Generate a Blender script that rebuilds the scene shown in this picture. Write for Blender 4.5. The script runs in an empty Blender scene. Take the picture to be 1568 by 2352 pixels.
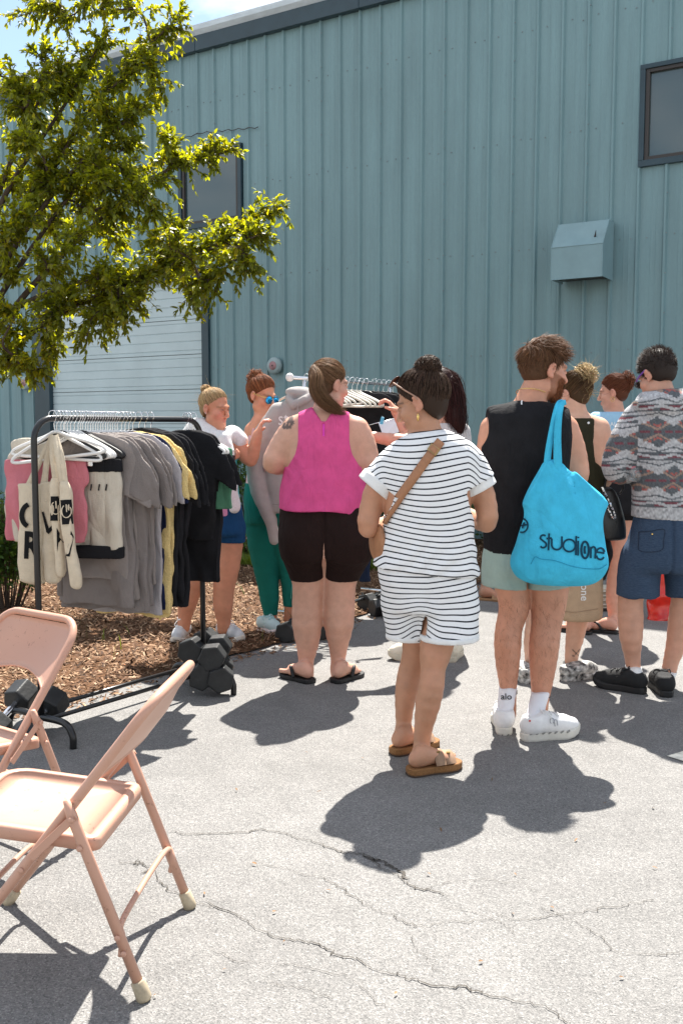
import bpy, bmesh, math, random
import numpy as np
from mathutils import Vector, Matrix

random.seed(7)
RNG = np.random.default_rng(11)
SC = bpy.context.scene
COL = SC.collection

# ------------------------------------------------------------------ camera, sky, sun, exposure
FPX, CX, CY, CAMH = 2227.0, 784.0, 1176.0, 1.42      # focal length and centre in units of a 1568 x 2352 picture
PITCH = math.atan(196.0 / FPX)
cam = bpy.data.cameras.new('camera')
cam.sensor_fit = 'VERTICAL'
cam.sensor_height = 36.0
cam.sensor_width = 24.0
cam.lens = 36.0 * FPX / 2352.0
cam.clip_start = 0.05
cam.clip_end = 2000.0
cam_ob = bpy.data.objects.new('camera', cam)
COL.objects.link(cam_ob)
cam_ob.location = (0, 0, CAMH)
cam_ob.rotation_euler = (math.pi / 2 - PITCH, 0, 0)
SC.camera = cam_ob

SUN_EL, SUN_AZ = math.radians(57.0), math.radians(11.0)     # azimuth clockwise from +Y
world = bpy.data.worlds.new('World')
SC.world = world
world.use_nodes = True
wn, wl = world.node_tree.nodes, world.node_tree.links
wn.clear()
w_out = wn.new('ShaderNodeOutputWorld')
w_bg = wn.new('ShaderNodeBackground')
w_bg.inputs['Strength'].default_value = 0.064
w_sky = wn.new('ShaderNodeTexSky')
w_sky.sky_type = 'NISHITA'
w_sky.sun_disc = False
w_sky.sun_elevation = SUN_EL
w_sky.sun_rotation = SUN_AZ
w_sky.air_density = 1.3
w_sky.dust_density = 0.6
w_sky.ozone_density = 1.2
w_tc = wn.new('ShaderNodeTexCoord')
w_map = wn.new('ShaderNodeMapping')
w_map.inputs['Scale'].default_value = (1.0, 1.0, 2.2)
w_map.inputs['Location'].default_value = (0.35, 0.1, 0.2)
w_noise = wn.new('ShaderNodeTexNoise')
w_noise.inputs['Scale'].default_value = 2.6
w_noise.inputs['Detail'].default_value = 9.0
w_noise.inputs['Roughness'].default_value = 0.58
w_ramp = wn.new('ShaderNodeValToRGB')
w_ramp.color_ramp.elements[0].position = 0.44
w_ramp.color_ramp.elements[1].position = 0.60
w_mix = wn.new('ShaderNodeMixRGB')
w_mix.inputs['Color2'].default_value = (9.0, 9.0, 9.0, 1)
wl.new(w_tc.outputs['Generated'], w_map.inputs['Vector'])
wl.new(w_map.outputs['Vector'], w_noise.inputs['Vector'])
wl.new(w_noise.outputs['Fac'], w_ramp.inputs['Fac'])
wl.new(w_ramp.outputs['Color'], w_mix.inputs['Fac'])
wl.new(w_sky.outputs['Color'], w_mix.inputs['Color1'])
wl.new(w_mix.outputs['Color'], w_bg.inputs['Color'])
wl.new(w_bg.outputs['Background'], w_out.inputs['Surface'])

sun = bpy.data.lights.new('sun', 'SUN')
sun.energy = 5.0
sun.angle = math.radians(0.53)
sun.color = (1.0, 0.955, 0.88)
sun_ob = bpy.data.objects.new('sun', sun)
COL.objects.link(sun_ob)
SUN_DIR = Vector((math.cos(SUN_EL) * math.sin(SUN_AZ), math.cos(SUN_EL) * math.cos(SUN_AZ), math.sin(SUN_EL)))
sun_ob.rotation_euler = SUN_DIR.to_track_quat('Z', 'Y').to_euler()
sun_ob.location = (2, 10, 20)

SC.view_settings.view_transform = 'Standard'
SC.view_settings.look = 'None'
SC.view_settings.exposure = 1.5
SC.view_settings.gamma = 1.0
SC.view_settings.use_curve_mapping = False
SC.render.engine = 'CYCLES'
SC.cycles.max_bounces = 8
SC.cycles.transparent_max_bounces = 12
SC.cycles.use_denoising = True

# ------------------------------------------------------------------ measuring helpers
cT, sT = math.cos(PITCH), math.sin(PITCH)
def ray(u, v):
    s = (CY - v) / FPX
    return np.array([(u - CX) / FPX, cT + s * sT, -sT + s * cT])
def at(u, v, Y):
    r = ray(u, v); k = Y / r[1]
    return np.array([r[0] * k, Y, CAMH + r[2] * k])
def gnd(u, v, z=0.0):
    r = ray(u, v); k = (z - CAMH) / r[2]
    return np.array([r[0] * k, r[1] * k, z])

# ------------------------------------------------------------------ scene helpers
def tag(o, label=None, cat=None, group=None, kind=None):
    if label: o['label'] = label
    if cat: o['category'] = cat
    if group: o['group'] = group
    if kind: o['kind'] = kind
    return o
def empty(name, loc=(0, 0, 0), rz=0.0, label=None, cat=None, group=None):
    o = bpy.data.objects.new(name, None)
    o.empty_display_size = 0.1
    COL.objects.link(o)
    o.location = tuple(float(c) for c in loc)
    o.rotation_euler = (0, 0, rz)
    return tag(o, label, cat, group)
def root_of(o):
    while o.parent: o = o.parent
    return o
def mesh_from(name, V, F):
    me = bpy.data.meshes.new(name)
    V = np.asarray(V, dtype=np.float64)
    if isinstance(F, np.ndarray) and F.ndim == 2:
        n, k = F.shape
        me.vertices.add(len(V)); me.vertices.foreach_set('co', V.astype(np.float32).ravel())
        me.loops.add(n * k); me.loops.foreach_set('vertex_index', F.astype(np.int32).ravel())
        me.polygons.add(n)
        me.polygons.foreach_set('loop_start', np.arange(0, n * k, k, dtype=np.int32))
        me.polygons.foreach_set('loop_total', np.full(n, k, dtype=np.int32))
        me.update(calc_edges=True)
    else:
        me.from_pydata([tuple(v) for v in V], [], [tuple(int(i) for i in f) for f in F])
        me.update()
    return me
def add(name, V, F, mat, parent=None, smooth=True, cols=None, attr=None, world=True):
    """one mesh object; V in world space unless world=False (then in the frame of the top parent)"""
    V = np.asarray(V, dtype=np.float64)
    if world and parent is not None:
        r = root_of(parent)
        V = V - np.array(r.location)
    me = mesh_from(name, V, F)
    if smooth:
        me.polygons.foreach_set('use_smooth', np.ones(len(me.polygons), dtype=bool))
    if cols is not None:
        a = me.color_attributes.new('Col', 'FLOAT_COLOR', 'POINT')
        c = np.ones((len(V), 4), dtype=np.float32); c[:, :3] = cols
        a.data.foreach_set('color', c.ravel())
    if attr:
        for k, vals in attr.items():
            a = me.attributes.new(k, 'FLOAT', 'POINT')
            a.data.foreach_set('value', np.asarray(vals, dtype=np.float32))
    if mat is not None: me.materials.append(mat)
    o = bpy.data.objects.new(name, me)
    COL.objects.link(o)
    if parent is not None: o.parent = parent
    return o
def copy_tree(o, parent=None):
    c = o.copy(); COL.objects.link(c)
    if parent is not None: c.parent = parent
    for ch in list(o.children): copy_tree(ch, c)
    return c

class MB:
    """collects simple shapes into one mesh"""
    def __init__(s): s.V = []; s.F = []; s.n = 0
    def push(s, V, F):
        V = np.asarray(V, dtype=float)
        s.V.append(V); s.F += [tuple(int(i) + s.n for i in f) for f in F]; s.n += len(V)
        return s
    def box(s, c, size, R=None, bevel=0.0):
        hx, hy, hz = [x / 2 for x in size]
        if bevel <= 0:
            V = np.array([[x, y, z] for z in (-hz, hz) for y in (-hy, hy) for x in (-hx, hx)])
            F = [(0, 2, 3, 1), (4, 5, 7, 6), (0, 1, 5, 4), (2, 6, 7, 3), (0, 4, 6, 2), (1, 3, 7, 5)]
        else:
            bm = bmesh.new(); bmesh.ops.create_cube(bm, size=1.0)
            for v in bm.verts: v.co = Vector((v.co.x * size[0], v.co.y * size[1], v.co.z * size[2]))
            bmesh.ops.bevel(bm, geom=list(bm.edges), offset=bevel, segments=2, affect='EDGES', profile=0.5)
            bm.verts.index_update()
            V = np.array([v.co[:] for v in bm.verts]); F = [tuple(v.index for v in f.verts) for f in bm.faces]; bm.free()
        if R is not None: V = V @ np.asarray(R).T
        return s.push(V + np.asarray(c, dtype=float), F)
    def tube(s, pts, r, n=10, cap=True):
        pts = np.asarray(pts, dtype=float); m = len(pts)
        rr = np.full(m, r) if np.isscalar(r) else np.asarray(r, dtype=float)
        T = np.gradient(pts, axis=0); T /= np.linalg.norm(T, axis=1)[:, None] + 1e-12
        ref = np.array([0, 0, 1.0]) if abs(T[0][2]) < 0.9 else np.array([1.0, 0, 0])
        a = np.cross(T[0], ref); a /= np.linalg.norm(a)
        V = []
        ph = np.linspace(0, 2 * math.pi, n, endpoint=False)
        for i in range(m):
            a = a - T[i] * np.dot(a, T[i]); a /= np.linalg.norm(a) + 1e-12
            b = np.cross(T[i], a)
            V.append(pts[i] + rr[i] * (np.cos(ph)[:, None] * a + np.sin(ph)[:, None] * b))
        V = np.concatenate(V); F = []
        for i in range(m - 1):
            for j in range(n):
                k = (j + 1) % n
                F.append((i * n + j, i * n + k, (i + 1) * n + k, (i + 1) * n + j))
        if cap:
            F.append(tuple(range(n))[::-1]); F.append(tuple(range((m - 1) * n, m * n)))
        return s.push(V, F)
    def lathe(s, prof, c=(0, 0, 0), n=16, R=None):
        prof = list(prof); V = []; F = []
        ph = np.linspace(0, 2 * math.pi, n, endpoint=False)
        for (r, z) in prof:
            V.append(np.stack([r * np.cos(ph), r * np.sin(ph), np.full(n, z)], 1))
        V = np.concatenate(V)
        for i in range(len(prof) - 1):
            for j in range(n):
                k = (j + 1) % n
                F.append((i * n + j, i * n + k, (i + 1) * n + k, (i + 1) * n + j))
        F.append(tuple(range(n))[::-1]); F.append(tuple(range((len(prof) - 1) * n, len(prof) * n)))
        if R is not None: V = V @ np.asarray(R).T
        return s.push(V + np.asarray(c, dtype=float), F)
    def prism(s, poly, ax, ay, az, o=(0, 0, 0)):
        """polygon (2d) spanned by ax, ay, pushed along az"""
        n = len(poly); ax, ay, az, o = [np.asarray(q, dtype=float) for q in (ax, ay, az, o)]
        P = np.array([o + x * ax + y * ay for x, y in poly])
        V = np.concatenate([P, P + az])
        F = [tuple(range(n))[::-1], tuple(range(n, 2 * n))] + [(i, (i + 1) % n, n + (i + 1) % n, n + i) for i in range(n)]
        return s.push(V, F)
    def build(s, name, mat, parent=None, smooth=False, world=True, **kw):
        return add(name, np.concatenate(s.V), s.F, mat, parent, smooth, world=world, **kw)

def smooth_path(pts, n=8, closed=False):
    """Catmull-Rom"""
    P = [np.asarray(p, dtype=float) for p in pts]
    out = []; m = len(P)
    for i in range(m if closed else m - 1):
        if closed: p0, p1, p2, p3 = P[i - 1], P[i], P[(i + 1) % m], P[(i + 2) % m]
        else:
            p1, p2 = P[i], P[i + 1]
            p0 = P[i - 1] if i > 0 else 2 * p1 - p2
            p3 = P[i + 2] if i + 2 < m else 2 * p2 - p1
        for k in range(n):
            t = k / n
            out.append(0.5 * (2 * p1 + (p2 - p0) * t + (2 * p0 - 5 * p1 + 4 * p2 - p3) * t * t + (3 * p1 - p0 - 3 * p2 + p3) * t ** 3))
    if not closed: out.append(P[-1])
    return np.array(out)
def rotz(a): c, s_ = math.cos(a), math.sin(a); return np.array([[c, -s_, 0], [s_, c, 0], [0, 0, 1.0]])
def rotx(a): c, s_ = math.cos(a), math.sin(a); return np.array([[1.0, 0, 0], [0, c, -s_], [0, s_, c]])
def roty(a): c, s_ = math.cos(a), math.sin(a); return np.array([[c, 0, s_], [0, 1.0, 0], [-s_, 0, c]])
def frame_to(z):
    """rotation whose third axis is z"""
    z = np.asarray(z, dtype=float); z = z / np.linalg.norm(z)
    ref = np.array([0, 0, 1.0]) if abs(z[2]) < 0.95 else np.array([1.0, 0, 0])
    x = np.cross(ref, z); x /= np.linalg.norm(x); y = np.cross(z, x)
    return np.stack([x, y, z], 1)

# ------------------------------------------------------------------ materials
def mat_new(name):
    m = bpy.data.materials.new(name); m.use_nodes = True
    nt = m.node_tree; b = nt.nodes['Principled BSDF']
    return m, nt.nodes, nt.links, b
def N(nodes, typ, **kw):
    n = nodes.new(typ)
    for k, v in kw.items():
        if k in n.inputs.keys(): n.inputs[k].default_value = v
        else: setattr(n, k, v)
    return n
def mat(name, col, rough=0.5, spec=0.5, metal=0.0, var=0.0, vscale=8.0, bump=0.0, bscale=60.0, col2=None, detail=4.0, coat=0.0, sub=0.0, weave=0.0, stretch=None, fold=0.0):
    """principled with noise colour variation and noise bump"""
    m, nn, ll, b = mat_new(name)
    b.inputs['Roughness'].default_value = rough
    b.inputs['Specular IOR Level'].default_value = spec
    b.inputs['Metallic'].default_value = metal
    b.inputs['Coat Weight'].default_value = coat
    if sub:
        b.inputs['Subsurface Weight'].default_value = sub
        b.inputs['Subsurface Radius'].default_value = (0.012, 0.005, 0.003)
        b.inputs['Subsurface Scale'].default_value = 1.0
    tc = N(nn, 'ShaderNodeTexCoord')
    vec = tc.outputs['Object']
    if stretch is not None:
        mp = N(nn, 'ShaderNodeMapping'); mp.inputs['Scale'].default_value = stretch
        ll.new(vec, mp.inputs['Vector']); vec = mp.outputs['Vector']
    if var > 0 or col2 is not None:
        no = N(nn, 'ShaderNodeTexNoise', Scale=vscale, Detail=detail, Roughness=0.6)
        ll.new(vec, no.inputs['Vector'])
        mx = N(nn, 'ShaderNodeMixRGB')
        c2 = col2 if col2 is not None else tuple(max(0.0, c * (1 - var)) for c in col[:3])
        c1 = col if col2 is not None else tuple(min(1.0, c * (1 + var)) for c in col[:3])
        mx.inputs['Color1'].default_value = (*c1[:3], 1); mx.inputs['Color2'].default_value = (*c2[:3], 1)
        rp = N(nn, 'ShaderNodeMapRange'); rp.inputs['From Min'].default_value = 0.32; rp.inputs['From Max'].default_value = 0.68
        ll.new(no.outputs['Fac'], rp.inputs['Value']); ll.new(rp.outputs['Result'], mx.inputs['Fac'])
        ll.new(mx.outputs['Color'], b.inputs['Base Color'])
    else:
        b.inputs['Base Color'].default_value = (*col[:3], 1)
    if bump > 0:
        no2 = N(nn, 'ShaderNodeTexNoise', Scale=bscale, Detail=3.0)
        ll.new(vec, no2.inputs['Vector'])
        bp = N(nn, 'ShaderNodeBump', Strength=bump, Distance=0.01)
        ll.new(no2.outputs['Fac'], bp.inputs['Height']); ll.new(bp.outputs['Normal'], b.inputs['Normal'])
        if fold > 0:                                   # soft creases of hanging cloth
            mp2 = N(nn, 'ShaderNodeMapping'); mp2.inputs['Scale'].default_value = (1.0, 1.0, 0.42); mp2.inputs['Rotation'].default_value = (0.0, 0.35, 0.0)
            ll.new(tc.outputs['Object'], mp2.inputs['Vector'])
            no3 = N(nn, 'ShaderNodeTexNoise', Scale=13.0, Detail=2.5, Roughness=0.45, Distortion=1.1); ll.new(mp2.outputs['Vector'], no3.inputs['Vector'])
            bp3 = N(nn, 'ShaderNodeBump', Strength=fold, Distance=0.035); ll.new(no3.outputs['Fac'], bp3.inputs['Height']); ll.new(bp3.outputs['Normal'], bp.inputs['Normal'])
    return m
def mat_attr(name, rough=0.6, spec=0.3, bump=0.0, bscale=80.0, var=0.0, vscale=40.0, sub=0.0):
    """colour from the mesh's own colour attribute (skin marks, hair strands, woven patterns)"""
    m, nn, ll, b = mat_new(name)
    b.inputs['Roughness'].default_value = rough
    b.inputs['Specular IOR Level'].default_value = spec
    if sub:
        b.inputs['Subsurface Weight'].default_value = sub
        b.inputs['Subsurface Radius'].default_value = (0.014, 0.005, 0.003)
        b.inputs['Subsurface Scale'].default_value = 1.0
    va = N(nn, 'ShaderNodeVertexColor'); va.layer_name = 'Col'
    src = va.outputs['Color']
    tc = N(nn, 'ShaderNodeTexCoord')
    if var > 0:
        no = N(nn, 'ShaderNodeTexNoise', Scale=vscale, Detail=5.0, Roughness=0.65)
        ll.new(tc.outputs['Object'], no.inputs['Vector'])
        rp = N(nn, 'ShaderNodeMapRange'); rp.inputs['From Min'].default_value = 0.3; rp.inputs['From Max'].default_value = 0.7
        rp.inputs['To Min'].default_value = 1 - var; rp.inputs['To Max'].default_value = 1 + var
        ll.new(no.outputs['Fac'], rp.inputs['Value'])
        mu = N(nn, 'ShaderNodeVectorMath', operation='SCALE')
        ll.new(src, mu.inputs[0]); ll.new(rp.outputs['Result'], mu.inputs['Scale'])
        src = mu.outputs['Vector']
    ll.new(src, b.inputs['Base Color'])
    if bump > 0:
        no2 = N(nn, 'ShaderNodeTexNoise', Scale=bscale, Detail=4.0)
        ll.new(tc.outputs['Object'], no2.inputs['Vector'])
        bp = N(nn, 'ShaderNodeBump', Strength=bump, Distance=0.006)
        ll.new(no2.outputs['Fac'], bp.inputs['Height']); ll.new(bp.outputs['Normal'], b.inputs['Normal'])
    return m
# ================================================================== ground
def asphalt_material():
    m, nn, ll, b = mat_new('asphalt')
    tc = N(nn, 'ShaderNodeTexCoord')
    v = tc.outputs['Object']
    def noise(scale, det=4.0, rough=0.6):
        n = N(nn, 'ShaderNodeTexNoise', Scale=scale, Detail=det, Roughness=rough); ll.new(v, n.inputs['Vector']); return n
    vor = N(nn, 'ShaderNodeTexVoronoi', Scale=240.0); ll.new(v, vor.inputs['Vector'])
    sep = N(nn, 'ShaderNodeSeparateColor'); ll.new(vor.outputs['Color'], sep.inputs['Color'])
    r1 = N(nn, 'ShaderNodeValToRGB')
    e = r1.color_ramp.elements
    e[0].position = 0.0; e[0].color = (0.120, 0.117, 0.114, 1)
    e[1].position = 1.0; e[1].color = (0.34, 0.328, 0.313, 1)
    for p, c in ((0.18, (0.178, 0.173, 0.167, 1)), (0.55, (0.212, 0.205, 0.198, 1)), (0.85, (0.258, 0.249, 0.238, 1))):
        k = e.new(p); k.color = c
    ll.new(sep.outputs['Red'], r1.inputs['Fac'])
    big = noise(0.55, 5.0); mid = noise(6.0, 5.0)
    mr = N(nn, 'ShaderNodeMapRange'); mr.inputs['From Min'].default_value = 0.3; mr.inputs['From Max'].default_value = 0.7
    mr.inputs['To Min'].default_value = 0.75; mr.inputs['To Max'].default_value = 0.96
    ll.new(big.outputs['Fac'], mr.inputs['Value'])
    mr2 = N(nn, 'ShaderNodeMapRange'); mr2.inputs['From Min'].default_value = 0.3; mr2.inputs['From Max'].default_value = 0.7
    mr2.inputs['To Min'].default_value = 0.90; mr2.inputs['To Max'].default_value = 1.08
    ll.new(mid.outputs['Fac'], mr2.inputs['Value'])
    mu = N(nn, 'ShaderNodeMath', operation='MULTIPLY'); ll.new(mr.outputs['Result'], mu.inputs[0]); ll.new(mr2.outputs['Result'], mu.inputs[1])
    sc_ = N(nn, 'ShaderNodeVectorMath', operation='SCALE'); ll.new(r1.outputs['Color'], sc_.inputs[0]); ll.new(mu.outputs[0], sc_.inputs['Scale'])
    ll.new(sc_.outputs['Vector'], b.inputs['Base Color'])
    b.inputs['Roughness'].default_value = 0.85
    b.inputs['Specular IOR Level'].default_value = 0.35
    fine = noise(260.0, 3.0)
    ad = N(nn, 'ShaderNodeMath', operation='ADD'); ll.new(vor.outputs['Distance'], ad.inputs[0]); ll.new(fine.outputs['Fac'], ad.inputs[1])
    bp = N(nn, 'ShaderNodeBump', Strength=0.6, Distance=0.004); ll.new(ad.outputs[0], bp.inputs['Height']); ll.new(bp.outputs['Normal'], b.inputs['Normal'])
    return m
M_ASPH = asphalt_material()
ground = add('asphalt_ground', [(-300, -60, 0), (300, -60, 0), (300, 300, 0), (-300, 300, 0)], [(0, 1, 2, 3)], M_ASPH, None, False)
tag(ground, 'sunlit weathered grey asphalt lot with cracks', 'asphalt', kind='structure')

M_CRACK = mat('crack_gap', (0.085, 0.077, 0.068), 0.95, 0.1, var=0.3, vscale=90)
M_SAND = mat('pale_crack_sand', (0.42, 0.38, 0.31), 0.95, 0.1, var=0.25, vscale=70, bump=0.5, bscale=200)
def crack(path, w=7.0, sand=False):
    """an open seam in the asphalt; path in picture units on the ground, w in mm"""
    P = smooth_path([gnd(u, v)[:2] for u, v in path], 14)
    n = len(P)
    jit = np.cumsum(RNG.normal(0, 0.004, (n, 2)), axis=0); jit -= np.linspace(0, 1, n)[:, None] * jit[-1]
    P = P + jit + RNG.normal(0, 0.0028, (n, 2))
    T = np.gradient(P, axis=0); T /= np.linalg.norm(T, axis=1)[:, None]
    nn_ = np.stack([-T[:, 1], T[:, 0]], 1)
    t = np.linspace(0, 1, n)
    wid = w * 0.0006 * (0.35 + 0.65 * np.abs(np.sin(t * 9 + w)) * RNG.uniform(0.3, 1.4, n)) * np.clip(np.minimum(t, 1 - t) * 12, 0.15, 1)
    a, b = P + nn_ * wid[:, None] / 2, P - nn_ * wid[:, None] / 2
    z = 0.004 if not sand else 0.003
    V = np.concatenate([np.c_[a, np.full(n, z)], np.c_[b, np.full(n, z)]])
    F = [(i, i + n, i + 1 + n, i + 1) for i in range(n - 1)]
    add('crack' if not sand else 'sand_line', V, F, M_CRACK if not sand else M_SAND, ground, False)
CR = [([(290, 1905), (430, 1912), (520, 1908), (610, 1905), (690, 1925), (760, 1948), (830, 1965), (880, 1992), (930, 2020), (985, 2045), (1035, 2062)], 9),
      ([(835, 1965), (870, 1985), (905, 2003), (940, 2022)], 22),
      ([(960, 2040), (1060, 2025), (1170, 2030), (1240, 2050)], 3),
      ([(560, 1985), (650, 1995), (740, 2025), (800, 2050), (850, 2085), (905, 2115), (960, 2135), (1040, 2120), (1130, 2105)], 5),
      ([(430, 2060), (540, 2105), (620, 2140), (720, 2155), (800, 2185), (880, 2205), (960, 2235), (1040, 2265), (1130, 2275), (1220, 2300), (1300, 2340), (1345, 2390)], 8),
      ([(1130, 2105), (1230, 2115), (1320, 2100), (1430, 2085), (1500, 2070)], 5),
      ([(1230, 2085), (1290, 2115), (1390, 2150), (1450, 2190), (1540, 2195), (1600, 2180)], 4),
      ([(270, 1975), (300, 1990), (330, 2010), (380, 2045), (470, 2085), (560, 2110)], 6),
      ([(300, 1992), (318, 1978), (330, 1990), (322, 2010)], 6),
      ([(470, 2180), (560, 2210), (700, 2225), (820, 2260), (900, 2330)], 3),
      ([(1000, 2080), (1120, 2110), (1180, 2150)], 3),
      ([(930, 2145), (960, 2180), (1010, 2230)], 2.5),
      ([(600, 2255), (690, 2265), (760, 2300)], 3)]
for p_, w_ in CR: crack(p_, w_)

# parking line stub on the right
M_LINE = mat('worn_line_paint', (0.72, 0.68, 0.58), 0.8, 0.2, var=0.25, vscale=30)
q = [gnd(1530, 1738), gnd(1568, 1727), gnd(1640, 1712), gnd(1640, 1742), gnd(1575, 1752)]
o = add('painted_line', [(p[0], p[1], 0.004) for p in q], [tuple(range(5))[::-1]], M_LINE, ground, False)

# ================================================================== mulch bed, chips
EDGE = [(-420, 1800), (-150, 1690), (0, 1645), (90, 1627), (180, 1606), (273, 1579), (400, 1545), (520, 1511), (640, 1480), (720, 1455), (800, 1424), (900, 1392), (1000, 1366), (1080, 1345), (1140, 1330), (1240, 1300)]
edge_w = np.array([gnd(u, v)[:2] for u, v in EDGE])
edge_s = smooth_path(edge_w, 8)
edge_s = edge_s + RNG.normal(0, 0.012, edge_s.shape)
WALL_P = np.array([-2.06, 14.6]); WALL_D = np.array([0.851, -0.525]); WALL_D = WALL_D / np.linalg.norm(WALL_D)
WALL_N = np.array([-WALL_D[1] * -1, 0]) * 0
WALL_N = np.array([WALL_D[1], -WALL_D[0]])            # points towards the camera
def wallpt(t, out=0.0, z=0.0):
    p = WALL_P + WALL_D * t + WALL_N * out
    return np.array([p[0], p[1], z])
far = [wallpt(t, 0.1)[:2] for t in (5.0, 3.0, 0.9)] + [np.array([-2.6, 10.8]), np.array([-8, 12.0]), np.array([-8, 5])]
poly = np.concatenate([edge_s, np.array(far)])
M_MULCH = mat('mulch', (0.16, 0.085, 0.045), 0.95, 0.1, col2=(0.055, 0.028, 0.016), vscale=60, bump=1.0, bscale=90)
bmm = bmesh.new()
vs_ = [bmm.verts.new((p[0], p[1], 0.012)) for p in poly]
bmesh.ops.triangle_fill(bmm, use_beauty=True, edges=[bmm.edges.new((vs_[i], vs_[(i + 1) % len(vs_)])) for i in range(len(vs_))])
me_ = bpy.data.meshes.new('mulch_bed'); bmm.to_mesh(me_); bmm.free(); me_.materials.append(M_MULCH)
mulch = bpy.data.objects.new('mulch_bed', me_); COL.objects.link(mulch)
tag(mulch, 'brown wood mulch bed between the asphalt and the teal building', 'mulch', kind='structure')
def in_poly(P, poly):
    x, y = P[:, 0], P[:, 1]; inside = np.zeros(len(P), bool); j = len(poly) - 1
    for i in range(len(poly)):
        xi, yi = poly[i]; xj, yj = poly[j]
        c = ((yi > y) != (yj > y)) & (x < (xj - xi) * (y - yi) / (yj - yi + 1e-12) + xi)
        inside ^= c; j = i
    return inside
def scatter_chips():
    n = 52000
    Pts = np.stack([RNG.uniform(-3.2, 1.8, n), 4.4 + 7.6 * RNG.uniform(0, 1, n) ** 1.25], 1)
    ok = in_poly(Pts, poly) & (np.abs(Pts[:, 0] / Pts[:, 1]) < 0.44)
    Pts = Pts[ok]
    stray = edge_s[RNG.integers(16, len(edge_s), 500)] + np.abs(RNG.normal(0, 0.10, (500, 2))) * np.array([0.82, -0.57])
    Pts = np.concatenate([Pts, stray]); n = len(Pts)
    L = RNG.uniform(0.008, 0.030, n); Wd = RNG.uniform(0.003, 0.008, n); yaw = RNG.uniform(0, 2 * math.pi, n); tilt = RNG.normal(0, 0.38, n)
    z = np.full(n, 0.016) + RNG.uniform(0, 0.022, n); z[-500:] = 0.004
    ca, sa, ct, st = np.cos(yaw), np.sin(yaw), np.cos(tilt), np.sin(tilt)
    ax = np.stack([ca * ct, sa * ct, st], 1) * L[:, None]; ay = np.stack([-sa, ca, RNG.normal(0, 0.3, n)], 1) * Wd[:, None]
    az = np.stack([-ca * st, -sa * st, ct], 1) * (Wd * 0.5)[:, None]
    c = np.c_[Pts, z]
    V = np.stack([c - ax - ay * .5, c + ax * .9 - ay, c + ax + ay * .6, c - ax * .8 + ay, c + az + ax * .1], 1).reshape(-1, 3)
    b = np.arange(n) * 5
    F = np.concatenate([np.stack([b, b + 1, b + 4], 1), np.stack([b + 1, b + 2, b + 4], 1), np.stack([b + 2, b + 3, b + 4], 1), np.stack([b + 3, b, b + 4], 1)])
    pal = np.array([(0.13, 0.070, 0.040), (0.20, 0.115, 0.066), (0.30, 0.19, 0.115), (0.06, 0.033, 0.020), (0.42, 0.295, 0.19)])
    col = pal[RNG.choice(5, n, p=[.33, .28, .17, .14, .08])] * RNG.uniform(.75, 1.2, (n, 1))
    o = add('wood_chips', V, F, mat_attr('wood_chip', 0.85, 0.2), None, False, cols=np.repeat(col, 5, 0))
    tag(o, 'loose brown wood chips covering the mulch bed', 'wood chips', kind='stuff')
scatter_chips()

# ================================================================== building
def wall_paint():
    m, nn, ll, b = mat_new('teal_wall_paint')
    tc = N(nn, 'ShaderNodeTexCoord')
    def nz(sc, stretch, det=6.0, rough=.6):
        mp = N(nn, 'ShaderNodeMapping'); mp.inputs['Scale'].default_value = stretch; ll.new(tc.outputs['Object'], mp.inputs['Vector'])
        n = N(nn, 'ShaderNodeTexNoise', Scale=sc, Detail=det, Roughness=rough); ll.new(mp.outputs['Vector'], n.inputs['Vector']); return n.outputs['Fac']
    def rng_(x, a, b_, lo, hi):
        r = N(nn, 'ShaderNodeMapRange'); r.inputs['From Min'].default_value = a; r.inputs['From Max'].default_value = b_; r.inputs['To Min'].default_value = lo; r.inputs['To Max'].default_value = hi; ll.new(x, r.inputs['Value']); return r.outputs['Result']
    streak, blotch, fine = rng_(nz(9.0, (1, 1, .05)), .35, .7, .90, 1.06), rng_(nz(.7, (1, 1, .6)), .3, .7, .90, 1.08), rng_(nz(60.0, (1, 1, .3)), .3, .7, .96, 1.04)
    m1 = N(nn, 'ShaderNodeMath', operation='MULTIPLY'); ll.new(streak, m1.inputs[0]); ll.new(blotch, m1.inputs[1])
    m2 = N(nn, 'ShaderNodeMath', operation='MULTIPLY'); ll.new(m1.outputs[0], m2.inputs[0]); ll.new(fine, m2.inputs[1])
    sc_ = N(nn, 'ShaderNodeVectorMath', operation='SCALE'); sc_.inputs[0].default_value = (0.176, 0.290, 0.312); ll.new(m2.outputs[0], sc_.inputs['Scale']); ll.new(sc_.outputs['Vector'], b.inputs['Base Color'])
    b.inputs['Roughness'].default_value = .42
    bp = N(nn, 'ShaderNodeBump', Strength=.12, Distance=.02); ll.new(nz(2.2, (1, 1, .5), 3.0), bp.inputs['Height']); ll.new(bp.outputs['Normal'], b.inputs['Normal'])
    return m
M_WALL = wall_paint()
M_TRIM = mat('dark_teal_trim', (0.022, 0.048, 0.064), 0.4, 0.5, var=0.15, vscale=3)
M_DOORP = mat('pale_teal_door_paint', (0.50, 0.60, 0.62), 0.45, 0.5, var=0.05, vscale=2)
M_GUTTER = mat('pale_gutter_metal', (0.58, 0.66, 0.72), 0.4, 0.5, var=0.12, vscale=4, stretch=(1, 1, 4))
M_BRONZE = mat('dark_bronze_frame', (0.035, 0.028, 0.024), 0.4, 0.5)
M_GLASS, gn, gl, gb = mat_new('window_glass')
gb.inputs['Base Color'].default_value = (0.045, 0.075, 0.08, 1); gb.inputs['Roughness'].default_value = 0.09
gb.inputs['Specular IOR Level'].default_value = 0.8; gb.inputs['Coat Weight'].default_value = 0.6; gb.inputs['Coat Roughness'].default_value = 0.03
M_STEEL = mat('grey_steel', (0.22, 0.24, 0.25), 0.4, 0.5, metal=0.6)
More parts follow.
